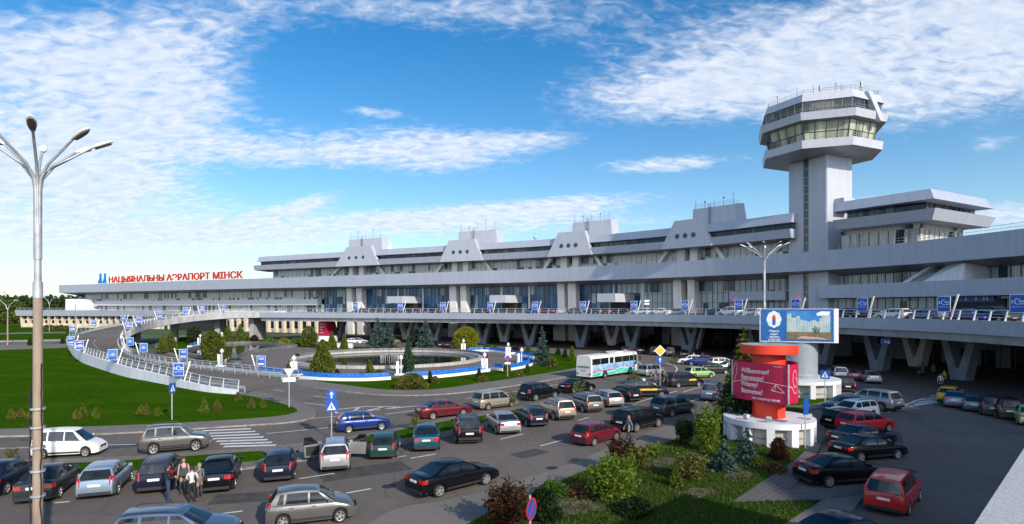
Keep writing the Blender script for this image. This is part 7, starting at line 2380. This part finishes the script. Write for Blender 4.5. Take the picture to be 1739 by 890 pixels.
PLANT = {}
def plant(kind, q, h, w, leaf, label, cat, name, group=None, seed=0, n=1600, lsz=.14):
    """kinds: spruce, cone, column, round, bush, loose"""
    key = (kind, leaf, seed % 3, n, round(h / 1.5), round(lsz, 2))
    root = thing(name, label, cat, tuple(q), (seed * 1.7) % 6.28, group)
    if key in PLANT:
        k0, hh, ww = PLANT[key]
        for ch in k0.children:
            c = ch.copy(); col.objects.link(c); c.parent = root
        root.scale = (w / ww, w / ww, h / hh)
        return root
    PLANT[key] = (root, h, w)
    if kind == 'spruce':
        v = spruce_geo(h, w / 2, seed + 7, tiers=max(12, int(h * 2.6)), dens=n / 1600, lsz=lsz, droop=.28)
        quads_obj('crown', v, LEAF[leaf], root)
        mb = MB(); mb.tube([(0, 0, 0), (0, 0, h * .97)], [max(.05, h * .018), .01], 7); mb.build('trunk', M['trunk'], root, 40)
        return root
    shapes = {
        'cone': lambda t: (w / 2) * (min(1, .55 + t * 3.0) if t < .15 else (1 - t) ** .75 / (.85 ** .75)) + .02,
        'column': lambda t: (w / 2) * (math.sin(math.pi * min(1, .22 + t * .74)) ** .6 if t < .98 else .2) + .02,
        'round': lambda t: (w / 2) * math.sqrt(max(0.02, 1 - (2 * (.12 + .88 * t) - 1) ** 2)),
        'bush': lambda t: (w / 2) * math.sqrt(max(0.02, 1 - (t * .98) ** 2)),
        'loose': lambda t: (w / 2) * (max(0.05, math.sin(math.pi * min(1, .18 + t * .8))) ** .8)}
    p, ax, rng = cloud_geo(seed + 3, n, shapes[kind], lsz, lumps=22 if kind in ('loose', 'bush') else 14, hollow=.25 if kind == 'loose' else .5, upright=1.0 if kind in ('cone', 'column') else .3)
    p[:, 2] *= h
    if kind == 'loose':
        # gather leaves on a few limbs so that gaps open between them
        nl = 11
        tips = np.stack([(w / 2) * .8 * np.cos(np.arange(nl) * 2.4), (w / 2) * .8 * np.sin(np.arange(nl) * 2.4), h * rng.uniform(.45, 1.0, nl)], 1)
        k = rng.integers(0, nl, len(p)); s = rng.uniform(.25, 1.05, len(p))[:, None]
        base = np.array([0, 0, h * .12])
        p2 = base + (tips[k] - base) * s + rng.normal(0, 1, (len(p), 3)) * (w * .085)
        m_ = rng.random(len(p)) < .75
        p[m_] = p2[m_]
        p[:, 2] = np.maximum(p[:, 2], .05)
        mb = MB()
        for tip in tips: mb.tube([(0, 0, 0), tuple(base * 1.0), tuple(base + (tip - base) * .55 + np.array([0, 0, .05])), tuple(tip)], [.05, .04, .025, .008], 5)
        mb.build('stem', M['trunk'], root, 40)
    else:
        mb = MB()
        if kind in ('cone', 'column'): mb.tube([(0, 0, 0), (0, 0, h * .9)], [.06 + .01 * h, .01], 6)
        else:
            for k in range(7):
                a = k * .9; mb.tube([(0, 0, 0), (math.cos(a) * w * .15, math.sin(a) * w * .15, h * .3), (math.cos(a) * w * .33, math.sin(a) * w * .33, h * .75)], [.035, .03, .008], 5)
        mb.build('stem' if kind in ('round', 'bush') else 'trunk', M['trunk'], root, 40)
    quads_obj('crown' if kind in ('cone', 'column', 'round') else 'foliage', leaf_quads(p, lsz, rng, ax, 1.3), LEAF[leaf], root)
    return root

def pl(kind, px, py, hpx, wpx, leaf, label, name='shrub', cat='shrub', group=None, seed=0, n=1600, lsz=None, z=0.13):
    q = P(px, py, z)
    k = q.y / FOC
    h, w = hpx * k, wpx * k
    # a plant is seen from above: its foot shows at its near edge
    q.y += w * .35
    return plant(kind, q, h, w, leaf, label, cat, name, group, seed, n, lsz or max(.07, min(.42, q.y * .0028)))

# island: spruces, thujas, willow
GS = 'trees on the island'
pl('spruce', 637, 597, 57, 46, 'bluespruce', 'blue green spruce left of its taller twin, before the dark glazing', 'spruce_tree', 'tree', GS, 1, 2400, .34)
pl('spruce', 656, 597, 50, 36, 'bluespruce', 'narrow blue green spruce right of its taller twin', 'spruce_tree', 'tree', GS, 2, 2400, .34)
pl('spruce', 705, 596, 46, 34, 'spruce', 'dark spruce in the right hand pair, left of its twin', 'spruce_tree', 'tree', GS, 3, 2400, .34)
pl('spruce', 720, 598, 56, 42, 'bluespruce', 'dark spruce in the right hand pair, taller than its twin', 'spruce_tree', 'tree', GS, 4, 2400, .34)
pl('spruce', 921, 621, 66, 36, 'bluespruce', 'single blue spruce on the right of the plaza', 'spruce_tree', 'tree', GS, 5, 2800, .28)
pl('cone', 692, 634, 62, 20, 'spruce', 'slim ragged spruce standing in front of the fountain', 'spruce_tree', 'tree', GS, 6, 2200, .22)
pl('cone', 543, 637, 60, 44, 'thuja', 'largest yellow green thuja left of the fountain', 'thuja_tree', 'tree', GS, 0, 4200, .24)
pl('cone', 561, 600, 36, 20, 'thuja', 'thuja behind the largest one', 'thuja_tree', 'tree', GS, 1, 1800, .28)
pl('cone', 583, 600, 34, 15, 'thuja', 'narrow thuja beside the low white wall', 'thuja_tree', 'tree', GS, 2, 1500, .28)
pl('round', 522, 590, 36, 30, 'thuja', 'round green conifer behind the plaza', 'thuja_tree', 'tree', GS, 3, 1800, .3)
pl('round', 354, 615, 52, 40, 'thuja', 'big round conifer between ramp and pond', 'thuja_tree', 'tree', GS, 4, 4200, .26)
pl('cone', 384, 584, 32, 18, 'thuja', 'thuja behind the pond near the ramp columns', 'thuja_tree', 'tree', GS, 5, 1500, .3)
pl('cone', 405, 582, 32, 18, 'thuja', 'thuja behind the pond, right of its neighbour', 'thuja_tree', 'tree', GS, 6, 1500, .3)
pl('cone', 285, 598, 35, 22, 'thuja', 'thuja close to the inner bend of the ramp', 'thuja_tree', 'tree', GS, 7, 1600, .28)
pl('cone', 272, 600, 30, 18, 'thuja', 'smaller thuja at the inner bend of the ramp', 'thuja_tree', 'tree', GS, 8, 1500, .28)
pl('round', 325, 583, 28, 26, 'thuja_dark', 'dark conifer under the rising ramp', 'thuja_tree', 'tree', GS, 9, 1500, .3)
pl('round', 790, 597, 42, 46, 'willow', 'round yellow green willow right of the spruces', 'willow_tree', 'tree', GS, 0, 5200, .26)
pl('bush', 696, 662, 26, 56, 'olive', 'big round olive bush in front of the blue bench', 'bush', 'bush', None, 0, 3800, .17)
for i, (px, py, h, w, lf, lb) in enumerate(((571, 642, 14, 12, 'dark', 'tiny dark shrub before the long blue bench'), (626, 637, 24, 18, 'thuja', 'small thuja on the plaza left of the lamp'), (644, 638, 9, 26, 'olive', 'flat green shrub on the plaza by the lamp'), (730, 650, 19, 9, 'thuja_dark', 'dark slim shrub right of the olive bush'), (738, 652, 12, 14, 'olive', 'low shrub right of the dark slim one'),
      (813, 646, 20, 9, 'thuja_dark', 'dark slim shrub before the right hand lamp'), (819, 648, 8, 22, 'olive', 'low shrub at the foot of the dark slim one'), (861, 634, 24, 14, 'thuja', 'round topped thuja behind the no parking sign'), (881, 640, 9, 20, 'olive', 'low grey green shrub behind the no parking sign'), (896, 634, 14, 11, 'green', 'green shrub below the end of the blue bench'),
      (938, 624, 16, 20, 'olive', 'brownish shrub right of the blue spruce'), (488, 640, 22, 13, 'thuja', 'small round conifer beside the globe lamp'), (876, 596, 8, 16, 'brown', 'brown shrub by the far lamps'), (897, 600, 13, 10, 'thuja', 'round thuja by the far blue bench'), (930, 602, 13, 8, 'thuja_dark', 'first small dark thuja left of the bus'), (948, 603, 11, 9, 'thuja_dark', 'second small dark thuja left of the bus'), (960, 608, 15, 8, 'thuja_dark', 'third dark thuja left of the bus'), (972, 613, 24, 10, 'fresh', 'bright young tree left of the bus roof'),
      (830, 596, 10, 34, 'green', 'green hedge right of the willow'), (757, 598, 11, 16, 'brown', 'brown shrub at the foot of the willow'), (668, 594, 12, 14, 'willow', 'yellow shrub between the spruce pairs'), (455, 584, 9, 24, 'fresh', 'yellow green hedge behind the pond'), (480, 585, 10, 22, 'willow', 'yellow hedge beside the far red column'), (500, 586, 11, 20, 'green', 'green hedge left of the round conifer'), (430, 580, 10, 14, 'brown', 'brown hedge behind the pond'), (415, 579, 8, 12, 'green', 'small green hedge behind the pond'), (552, 592, 12, 12, 'brown', 'brown shrub below the far red column'))):
    pl('bush' if w > h else 'cone', px, py, h, w, lf, lb, 'shrub', 'shrub', 'small shrubs of the island', i, 900)
# young shrubs on the left lawn
for i, (px, py, h, w, lf) in enumerate(((16, 712, 17, 12, 'olive'), (32, 709, 14, 13, 'olive'), (48, 713, 16, 13, 'thuja'), (127, 712, 15, 14, 'olive'), (138, 709, 22, 12, 'thuja'), (160, 711, 18, 12, 'thuja'), (236, 707, 18, 15, 'thuja'), (246, 705, 18, 12, 'olive'), (266, 707, 14, 13, 'thuja'), (344, 702, 24, 15, 'thuja'), (367, 699, 19, 13, 'olive'), (425, 694, 17, 13, 'olive'), (444, 693, 15, 12, 'thuja'), (402, 681, 14, 13, 'olive'))):
    pl('cone', px, py, h, w, lf, 'knee high young conifer on the big left lawn, one of a loose row', 'young_conifer', 'shrub', 'young conifers in a loose row on the lawn', i, 700, .13)
for i, (px, py, h, lb) in enumerate(((49, 586, 11, 'small dark shrub beside the far road, left of the lamp post'), (105, 583, 11, 'small dark shrub beside the far road, at the ramp bend'))):
    pl('cone', px, py, h, 7, 'thuja_dark', lb, 'shrub', 'shrub', None, i, 500)
# saplings on the median
for i, (px, py, h, w, lf, lb) in enumerate(((703, 731, 28, 16, 'olive', 'bare sapling on the median behind the green and teal cars'), (870, 690, 26, 20, 'olive', 'leafy sapling before the champagne people carrier'), (983, 672, 24, 26, 'fresh', 'green sapling hiding the boot of a black saloon'), (1076, 652, 16, 26, 'olive', 'low sapling below the front of the bus'), (12, 786, 30, 24, 'olive', 'bare twiggy sapling on the median at the left edge'), (1145, 622, 20, 20, 'olive', 'twiggy sapling by the white arc line'))):
    pl('loose', px, py, h, w, lf, lb, 'sapling', 'sapling', 'saplings on the median', i, 260, .11)

# near garden
GG = 'shrubs of the near garden'
for i, (kind, px, py, h, w, lf, n, ls, lb) in enumerate((
    ('loose', 1045, 860, 82, 88, 'fresh', 3000, .12, 'large loose green shrub in the middle of the garden'),
    ('loose', 1058, 806, 58, 46, 'brown', 3000, .11, 'rusty brown shrub above the large green one'),
    ('loose', 1090, 800, 40, 26, 'olive', 1400, .11, 'olive shrub beside the rusty brown one'),
    ('loose', 862, 905, 78, 76, 'brown', 4200, .10, 'dark brown shrub at the lower edge, left of the round sign'),
    ('bush', 925, 888, 52, 62, 'dark', 3800, .10, 'dark evergreen bush right of the round sign'),
    ('bush', 940, 846, 22, 60, 'green', 2200, .10, 'low green cover above the dark evergreen bush'),
    ('bush', 985, 845, 16, 60, 'rust', 1400, .10, 'low rust coloured heather patch'),
    ('loose', 1166, 757, 46, 34, 'thuja_dark', 2600, .11, 'dark spiky shrub at the garden edge'),
    ('loose', 1206, 770, 78, 44, 'fresh', 3200, .13, 'tall bright green young tree left of the white base'),
    ('spruce', 1236, 803, 52, 48, 'bluespruce', 2600, .13, 'small dense blue spruce left of the column base'),
    ('spruce', 1276, 793, 62, 54, 'bluespruce', 2600, .13, 'small blue spruce in front of the column base'),
    ('bush', 1328, 782, 36, 34, 'brown', 2600, .10, 'round dark red shrub before the white base'),
    ('bush', 1288, 794, 18, 30, 'willow', 1500, .10, 'low yellow green shrub between spruce and red shrub'),
    ('bush', 1322, 804, 14, 44, 'rust', 1500, .10, 'flat brownish shrub near the brick path'),
    ('loose', 1180, 820, 48, 50, 'olive', 1800, .12, 'brownish twiggy shrub below the bright young tree'),
    ('bush', 1085, 880, 26, 70, 'dark', 2400, .10, 'low dark mat under the large green shrub'),
    ('bush', 1150, 828, 26, 24, 'thuja', 1400, .10, 'small green conifer beside the twiggy shrub'),
    ('loose', 1115, 775, 18, 34, 'fresh', 700, .10, 'tuft of light green stalks at the kerb'),
)):
    pl(kind, px, py, h, w, lf, lb, 'shrub' if kind != 'spruce' else 'spruce_tree', 'shrub' if kind != 'spruce' else 'tree', GG, i, n, ls)
def soil(pxs):
    rs_ = random.Random(len(pxs) + int(pxs[0][0]))
    pts = ground_pts(pxs + [pxs[0]], .13, 6)[:-1]
    mb = MB(); mb.poly([(p.x + rs_.uniform(-.15, .15), p.y + rs_.uniform(-.15, .15), .141) for p in pts]); o = mb.build('soil', M['soil']); o['kind'] = 'structure'
soil([(905, 868), (960, 846), (1010, 852), (1030, 864), (985, 872), (930, 884)])
soil([(1090, 790), (1125, 776), (1150, 782), (1120, 796)])
soil([(1150, 838), (1180, 828), (1215, 834), (1180, 846)])
soil([(1225, 806), (1262, 800), (1285, 806), (1240, 814)])
# dark tree behind the crimson sign and the tall conifer behind it
q = PY(1262, 46.5, 0.12); plant('spruce', q, 7.6, 4.4, 'thuja', 'tall loose conifer behind the red column', 'tree', 'conifer_tree', None, 21, 3400, .22)
q = PY(1250, 43.0, 0.12); plant('loose', q, 3.6, 3.2, 'dark', 'dark tree behind the left edge of the crimson sign', 'tree', 'dark_tree', None, 22, 4200, .13)
# tufts soften the lawn edges
rng = np.random.default_rng(5)
def tufts(poly_pts, n, h, m, nm):
    from mathutils import geometry
    xs = [p.x for p in poly_pts]; ys = [p.y for p in poly_pts]
    V = []
    got = 0
    pts2 = [Vector((p.x, p.y)) for p in poly_pts]
    tri = geometry.tessellate_polygon([[Vector((p.x, p.y, 0)) for p in poly_pts]])
    ar = np.array([abs((pts2[b] - pts2[a]).cross(pts2[c] - pts2[a])) for a, b, c in tri]); ar = ar / ar.sum()
    k = rng.choice(len(tri), n, p=ar)
    r1, r2 = np.sqrt(rng.random(n)), rng.random(n)
    T = np.array([[list(pts2[i]) for i in t] for t in tri])
    P2 = T[k, 0] * (1 - r1)[:, None] + T[k, 1] * (r1 * (1 - r2))[:, None] + T[k, 2] * (r1 * r2)[:, None]
    p = np.concatenate([P2, np.full((n, 1), .14)], 1)
    hh = h * rng.uniform(.5, 1.5, n)
    a = rng.uniform(0, 6.28, n); d = np.stack([np.cos(a), np.sin(a), np.zeros(n)], 1) * (hh * .35)[:, None]
    lean = rng.normal(0, .35, (n, 2)) * hh[:, None]
    top = p.copy(); top[:, :2] += lean; top[:, 2] += hh
    V = np.stack([p - d, p + d, top + d * .15, top - d * .15], 1).reshape(-1, 3)
    o = quads_obj(nm, V, m, None); o['kind'] = 'stuff'; o['category'] = 'grass'; o['label'] = 'short uneven grass blades'
    return o
tufts(g2, 26000, .09, mat_leaf('garden blades', (.040, .070, .014), (.085, .115, .030), trans=.3), 'garden_grass')
tufts(lawn_edge + back + far_left, 16000, .05, mat_leaf('lawn blades', (.045, .105, .012), (.075, .150, .022), trans=.3), 'lawn_grass')

# forest behind the far left
V = []
rf = np.random.default_rng(12)
for i in range(420):
    Y = rf.uniform(420, 520); X = rf.uniform(-1.02, -.60) * Y
    h = rf.uniform(13.5, 17.5) * (Y / 450); w = rf.uniform(4, 7)
    n = 240
    t = rf.random(n); a = rf.uniform(0, 6.28, n); rr = w / 2 * np.sqrt(np.clip(1 - (t * 1.0) ** 1.8, .03, 1)) * rf.uniform(.5, 1.05, n)
    p = np.stack([X + rr * np.cos(a), Y + rr * np.sin(a), .5 + t * h], 1)
    V.append(leaf_quads(p, 1.5, rf, None, 1.2))
o = quads_obj('forest', np.concatenate(V), LEAF['forest'], None)
o['kind'] = 'stuff'; o['category'] = 'forest'; o['label'] = 'dark forest edge far behind the low annexe'
for i, (px, Y, h, w, lb) in enumerate(((4, 330, 14, 16, 'light green birch at the far left edge'), (22, 345, 12, 11, 'light green birch beside the annexe end'), (-14, 320, 15, 14, 'light green birch beyond the left edge'), (12, 325, 7, 14, 'low birch thicket in front of the forest'))):
    q = PY(px, Y, 0); plant('loose', q, h, w, 'birch', lb, 'tree', 'birch_tree', None, 30 + i, 3000, .7)
for i, px in enumerate((84, 92, 100, 110, 76)):
    pl('bush', px, 560 + (i % 2), 8, 12, 'olive', 'scrubby bush at the foot of the stone fins', 'bush', 'bush', 'scrubby bushes by the stone fins', i, 500, .4)
# low white wall and railing behind the island
a, b = P(572, 592, 0), P(598, 592.5, 0)
t = thing('low_wall', 'low white wall with grey coping behind the thujas', 'wall', (a.x, a.y, 0))
mb = MB(); mb.hull8([(a.x, a.y, 0), (b.x, b.y, 0), (b.x, b.y + 1, 0), (a.x, a.y + 1, 0), (a.x, a.y, 1.3), (b.x, b.y, 1.3), (b.x, b.y + 1, 1.3), (a.x, a.y + 1, 1.3)]); mb.build('wall', M['white_wall'], t, world=True)
mb = MB(); mb.hull8([(a.x - .1, a.y - .1, 1.302), (b.x + .1, b.y - .1, 1.302), (b.x + .1, b.y + 1.1, 1.302), (a.x - .1, a.y + 1.1, 1.302), (a.x - .1, a.y - .1, 1.45), (b.x + .1, b.y - .1, 1.45), (b.x + .1, b.y + 1.1, 1.45), (a.x - .1, a.y + 1.1, 1.45)]); mb.build('coping', M['stone_grey'], t, world=True)

# ------------------------------------------------------------------ people
SKIN = mat('skin', (.42, .24, .17), .6, var=.06)
HAIR = {'dark': mat('dark hair', (.02, .014, .010), .6), 'brown': mat('brown hair', (.07, .040, .022), .6), 'fair': mat('fair hair', (.30, .22, .12), .6), 'grey': mat('grey hair', (.25, .24, .23), .6)}
CLOTH = {}
def cloth(c):
    if c not in CLOTH:
        pal = {'black': (.014, .014, .016), 'jeans': (.022, .045, .115), 'pink': (.46, .26, .27), 'white': (.62, .60, .56), 'grey': (.16, .16, .16), 'darkgrey': (.05, .05, .055), 'purple': (.20, .12, .36), 'blue': (.05, .10, .28), 'beige': (.38, .32, .25), 'teal': (.10, .16, .20), 'red': (.32, .03, .03), 'brown': (.10, .06, .04), 'yellow': (.5, .36, .05)}
        CLOTH[c] = mat('cloth ' + c, pal[c], .8, var=.15, scale=6, bump=.15)
    return CLOTH[c]
def person(q, facing, label, top, legs, hair='dark', h=1.74, pose='stand', group='people', sleeve=True, seed=0, pattern=None, long_hair=False, coat=False):
    """one continuous body grown over a skeleton, clothes by material, hair as a child; facing in degrees"""
    rg = random.Random(seed)
    k = h / 1.75
    J, E, RD = [], [], []
    def j(x, y, z, r, parent=None):
        J.append((x * k, y * k, z * k)); RD.append(r * k)
        if parent is not None: E.append((parent, len(J) - 1))
        return len(J) - 1
    sit = pose == 'sit'
    hz = .95 if not sit else .50
    pel = j(0, 0, hz, .125)
    wst = j(0, .0, hz + .17, .118, pel)
    chs = j(.0, .01, hz + .36, .135, wst)
    sho = j(-.01, 0, hz + .49, .105, chs)
    nek = j(.005, 0, hz + .575, .052, sho)
    hd0 = j(.02, 0, hz + .645, .075, nek)
    hd1 = j(.025, 0, hz + .72, .098, hd0)
    hd2 = j(.01, 0, hz + .79, .075, hd1)
    nose = j(.105, 0, hz + .70, .018, hd1)
    for sg in (-1, 1):
        e = j(.005, sg * .095, hz + .70, .018, hd1)
        st = rg.uniform(-.05, .05) if pose == 'stand' else (.26 * sg if pose == 'walk' else 0)
        hip = j(.0, sg * .095, hz - .05, .098, pel)
        if sit:
            kn = j(.42, sg * .12, hz - .02, .07, hip); an = j(.44, sg * .12, .09, .045, kn)
        else:
            kn = j(st * .5 + .03, sg * .105, .50, .068, hip); an = j(st, sg * .11, .085, .045, kn)
        to = j(an and J[an][0] / k + .17, sg * .125, .035, .036, an)
        # arm
        sw = -.20 * sg if pose == 'walk' else 0
        s_ = j(-.01, sg * .185, hz + .475, .062, sho)
        if pose == 'bend' or pose == 'hold':
            el = j(.06, sg * .25, hz + .21, .046, s_); wr = j(.27, sg * .13, hz + .17, .034, el); dr = Vector((.9, -sg * .4, .1)).normalized()
        elif pose == 'phone' and sg > 0:
            el = j(.12, sg * .26, hz + .24, .046, s_); wr = j(.14, sg * .14, hz + .52, .034, el); dr = Vector((-.2, -.3, .9)).normalized()
        else:
            el = j(sw * .5 - .02, sg * .235, hz + .19, .046, s_); wr = j(sw + .05, sg * .245, hz - .06, .034, el); dr = Vector((.25, 0, -1)).normalized()
        w0 = Vector(J[wr]) / k
        pm = w0 + dr * .075
        pa = j(pm.x, pm.y, pm.z, .030, wr)
        lat = Vector((.9, 0, .25)) if abs(dr.z) > .6 else Vector((0, 0, 1))
        for f, (o, ln) in enumerate(((-.030, .075), (-.010, .085), (.010, .080), (.030, .062))):
            b = pm + lat * o + dr * .025
            f0 = j(b.x, b.y, b.z, .0095, pa); c = b + dr * ln * .55 + Vector((0, -sg * .008, 0)); f1 = j(c.x, c.y, c.z, .009, f0)
            c2 = c + dr * ln * .45 + Vector((.0, -sg * .022, 0)); j(c2.x, c2.y, c2.z, .0075, f1)
        tb = w0 + dr * .03 + lat * .035; t0 = j(tb.x, tb.y, tb.z, .011, wr); tb2 = tb + dr * .045 + lat * .02; j(tb2.x, tb2.y, tb2.z, .009, t0)
    me = bpy.data.meshes.new('body')
    me.from_pydata(J, E, [])
    ob = bpy.data.objects.new('body', me); col.objects.link(ob)
    sk = ob.modifiers.new('skin', 'SKIN'); sk.use_smooth_shade = True; sk.branch_smoothing = .6
    for i, v in enumerate(me.skin_vertices[0].data):
        flat = (1.0, 1.0)
        r = RD[i]
        if i in (0, 1, 2, 3): v.radius = (r * 1.28, r * .86) if True else (r, r)
        else: v.radius = (r, r)
        v.use_root = (i == 0)
    sb = ob.modifiers.new('sub', 'SUBSURF'); sb.levels = 1; sb.render_levels = 1
    bpy.context.view_layer.update()
    nm = bpy.data.meshes.new_from_object(ob.evaluated_get(bpy.context.evaluated_depsgraph_get()))
    bpy.data.objects.remove(ob); bpy.data.meshes.remove(me)
    mats = [cloth(top), cloth(legs), SKIN, M['black']]
    if pattern: mats[0] = pattern
    for m_ in mats: nm.materials.append(m_)
    waist = (hz + (.04 if not coat else -.30)) * k; neck = (hz + .56) * k
    ids = []
    wr_z = .0
    J2 = [Vector(x) for x in J]
    hands = [i for i in range(len(J)) if RD[i] < .0315 * k and J[i][2] < neck and J[i][2] > .12 * k and abs(J[i][1]) > .05 * k]
    for p_ in nm.polygons:
        c = p_.center
        near = min(range(len(J2)), key=lambda i: (J2[i] - c).length_squared)
        if c.z > neck: ids.append(2)
        elif near in hands: ids.append(2)
        elif c.z < .10 * k: ids.append(3)
        elif c.z < waist and abs(c.y) < .21 * k and not (sit and c.z > hz * k + .06): ids.append(1)
        else: ids.append(0)
    nm.polygons.foreach_set('material_index', ids)
    nm.polygons.foreach_set('use_smooth', [True] * len(nm.polygons))
    body = link(bpy.data.objects.new('person', nm))
    body.location = q; body.rotation_euler = (0, 0, R(facing))
    tag(body, label, 'person', group)
    hr = MB(); hr.M = Matrix.Translation((0, 0, (hz + .725) * k))
    rings = []
    for a in range(7):
        ph = R(-8 + 98 * a / 6)
        rings.append(hr.add([((.012 + .108 * math.cos(ph) * math.cos(t)) * k - (.02 * k if math.cos(t) > .3 and a < 3 else 0), .102 * math.cos(ph) * math.sin(t) * k, (.118 * math.sin(ph) + (.045 if math.cos(t) > .3 and a < 3 else (-.05 if a == 0 else 0))) * k) for t in [2 * math.pi * i / 14 for i in range(14)]]))
    for a in range(6):
        for i in range(14): hr.face((rings[a] + i, rings[a] + (i + 1) % 14, rings[a + 1] + (i + 1) % 14, rings[a + 1] + i))
    hr.face([rings[6] + i for i in range(14)])
    hr.build('hair', HAIR[hair], body, 60)
    fc = MB()
    for sg in (-1, 1): fc.box((.117 * k, sg * .034 * k, (hz + .733) * k), (.012, .020, .010))
    fc.build('eyes', M['black'], body)
    fc = MB(); fc.box((.108 * k, 0, (hz + .655) * k), (.012, .045, .010)); fc.build('mouth', CLOTH.get('red') or cloth('red'), body)
    return body
def bag(parent, c, s, m, strap):
    mb = MB(); mb.hull8([(c[0] - s[0] / 2, c[1] - s[1] / 2, c[2] - s[2] / 2), (c[0] + s[0] / 2, c[1] - s[1] / 2, c[2] - s[2] / 2), (c[0] + s[0] / 2, c[1] + s[1] / 2, c[2] - s[2] / 2), (c[0] - s[0] / 2, c[1] + s[1] / 2, c[2] - s[2] / 2),
                         (c[0] - s[0] / 2, c[1] - s[1] * .42, c[2] + s[2] / 2), (c[0] + s[0] * .4, c[1] - s[1] * .42, c[2] + s[2] / 2), (c[0] + s[0] * .4, c[1] + s[1] * .42, c[2] + s[2] / 2), (c[0] - s[0] / 2, c[1] + s[1] * .42, c[2] + s[2] / 2)])
    t = thing('shoulder_bag', strap[0], 'bag', tuple(parent.location), parent.rotation_euler.z)
    mb.build('pouch', m, t)
    mb = MB(); mb.tube(strap[1], .018, 5); mb.build('strap', m, t)
G4 = 'people standing together between the parked cars'
person(P(285, 853, 0), 35, 'person in black jacket and blue jeans, left of the standing group', 'black', 'jeans', 'dark', 1.78, 'hold', G4, seed=1)
p2 = person(P(312, 838, 0), -75, 'person in pink shirt with dark shoulder bag, facing the viewer', 'pink', 'darkgrey', 'brown', 1.78, 'stand', G4, seed=2)
bag(p2, (.19, .06, 1.12), (.16, .36, .34), cloth('darkgrey'), ('dark shoulder bag carried in front of the pink shirt', [(.16, -.02, 1.28), (.15, -.10, 1.42), (.0, -.13, 1.50), (-.13, -.08, 1.40), (-.16, .1, 1.2)]))
person(P(326, 854, 0), 110, 'person in white jacket and black trousers seen from behind', 'white', 'black', 'dark', 1.72, 'hold', G4, seed=3)
person(P(339, 845, 0), 160, 'person in grey coat and pale cap half hidden behind the white jacket', 'grey', 'darkgrey', 'fair', 1.66, 'stand', G4, seed=4, coat=True)
flor = mat('patterned cloth', (.22, .30, .34), .8, color2=(.04, .05, .06), scale=16, fac=(.45, .55))
person(P(1068, 747, 0), 200, 'person in patterned jacket walking beside the dark crossover', 'teal', 'black', 'fair', 1.68, 'walk', 'people on the car park', seed=5, pattern=flor, coat=True)
person(P(1113, 659, 0), 100, 'person in purple shirt behind the dark blue taxi', 'purple', 'darkgrey', 'brown', 1.74, 'hold', 'people at the taxi rank', seed=6)
person(P(1126, 657, 0), 10, 'person in black jacket between the two taxis', 'black', 'black', 'dark', 1.8, 'stand', 'people at the taxi rank', seed=7)
person(P(1133, 659, 0), 190, 'person in dark grey leaning near the grey taxi', 'darkgrey', 'black', 'dark', 1.7, 'hold', 'people at the taxi rank', seed=8)
person(P(1178, 616, 0), 250, 'person in white shirt standing in front of the dark cars under the deck', 'white', 'darkgrey', 'dark', 1.76, 'stand', 'people under the deck', seed=9)
person(P(1193, 618, 0), 220, 'person in blue shirt right of the white shirt', 'blue', 'black', 'dark', 1.76, 'stand', 'people under the deck', seed=10)
person(P(1597, 661, 0), 230, 'person in white sleeves and dark vest by the yellow hatchback', 'white', 'black', 'dark', 1.76, 'stand', 'people under the deck', seed=11)
person(P(1604, 652, 0), 200, 'person in yellow vest behind the one in white sleeves', 'yellow', 'black', 'dark', 1.74, 'stand', 'people under the deck', seed=12)
person(P(1567, 640, 0), 180, 'person in blue shirt in the deep shade between the V piers', 'blue', 'black', 'dark', 1.76, 'stand', 'people under the deck', seed=13)
person(P(1560, 641, 0), 20, 'person in black beside the blue shirt in the shade', 'black', 'black', 'dark', 1.76, 'stand', 'people under the deck', seed=14)
person(P(1585, 638, 0), 260, 'person in grey in the deep shade right of the blue shirt', 'grey', 'black', 'dark', 1.7, 'stand', 'people under the deck', seed=15)
pa_ = person(P(384, 621, .15), 120, 'person in beige jacket sitting by the pond', 'beige', 'darkgrey', 'brown', 1.7, 'sit', 'people sitting by the pond', seed=16)
person(P(388, 621, .15), 100, 'person in black sitting by the pond', 'black', 'darkgrey', 'fair', 1.7, 'sit', 'people sitting by the pond', seed=17)
for i, (px, o, top, lb) in enumerate(((1548, 10, 'black', 'person in black on the deck before the grey curtains'), (1693, 7, 'white', 'person in white on the deck near the open boot'), (1699, 7, 'grey', 'person in grey on the deck near the open boot'), (1714, 8, 'black', 'person in black at the right end of the deck'), (1168, 2, 'white', 'person in white at the railing by the fourth column pair'), (1186, 3, 'red', 'person in red at the railing right of the fourth column pair'), (638, 9, 'darkgrey', 'person in dark grey left of the first canopy'))):
    s = VC.s_px(px, o); q = VC.at(s, o) + Vector((0, 0, 7.72))
    person(q, 240 + 40 * i, lb, top, 'black', 'dark', 1.75, 'stand', 'people on the elevated road', seed=20 + i)
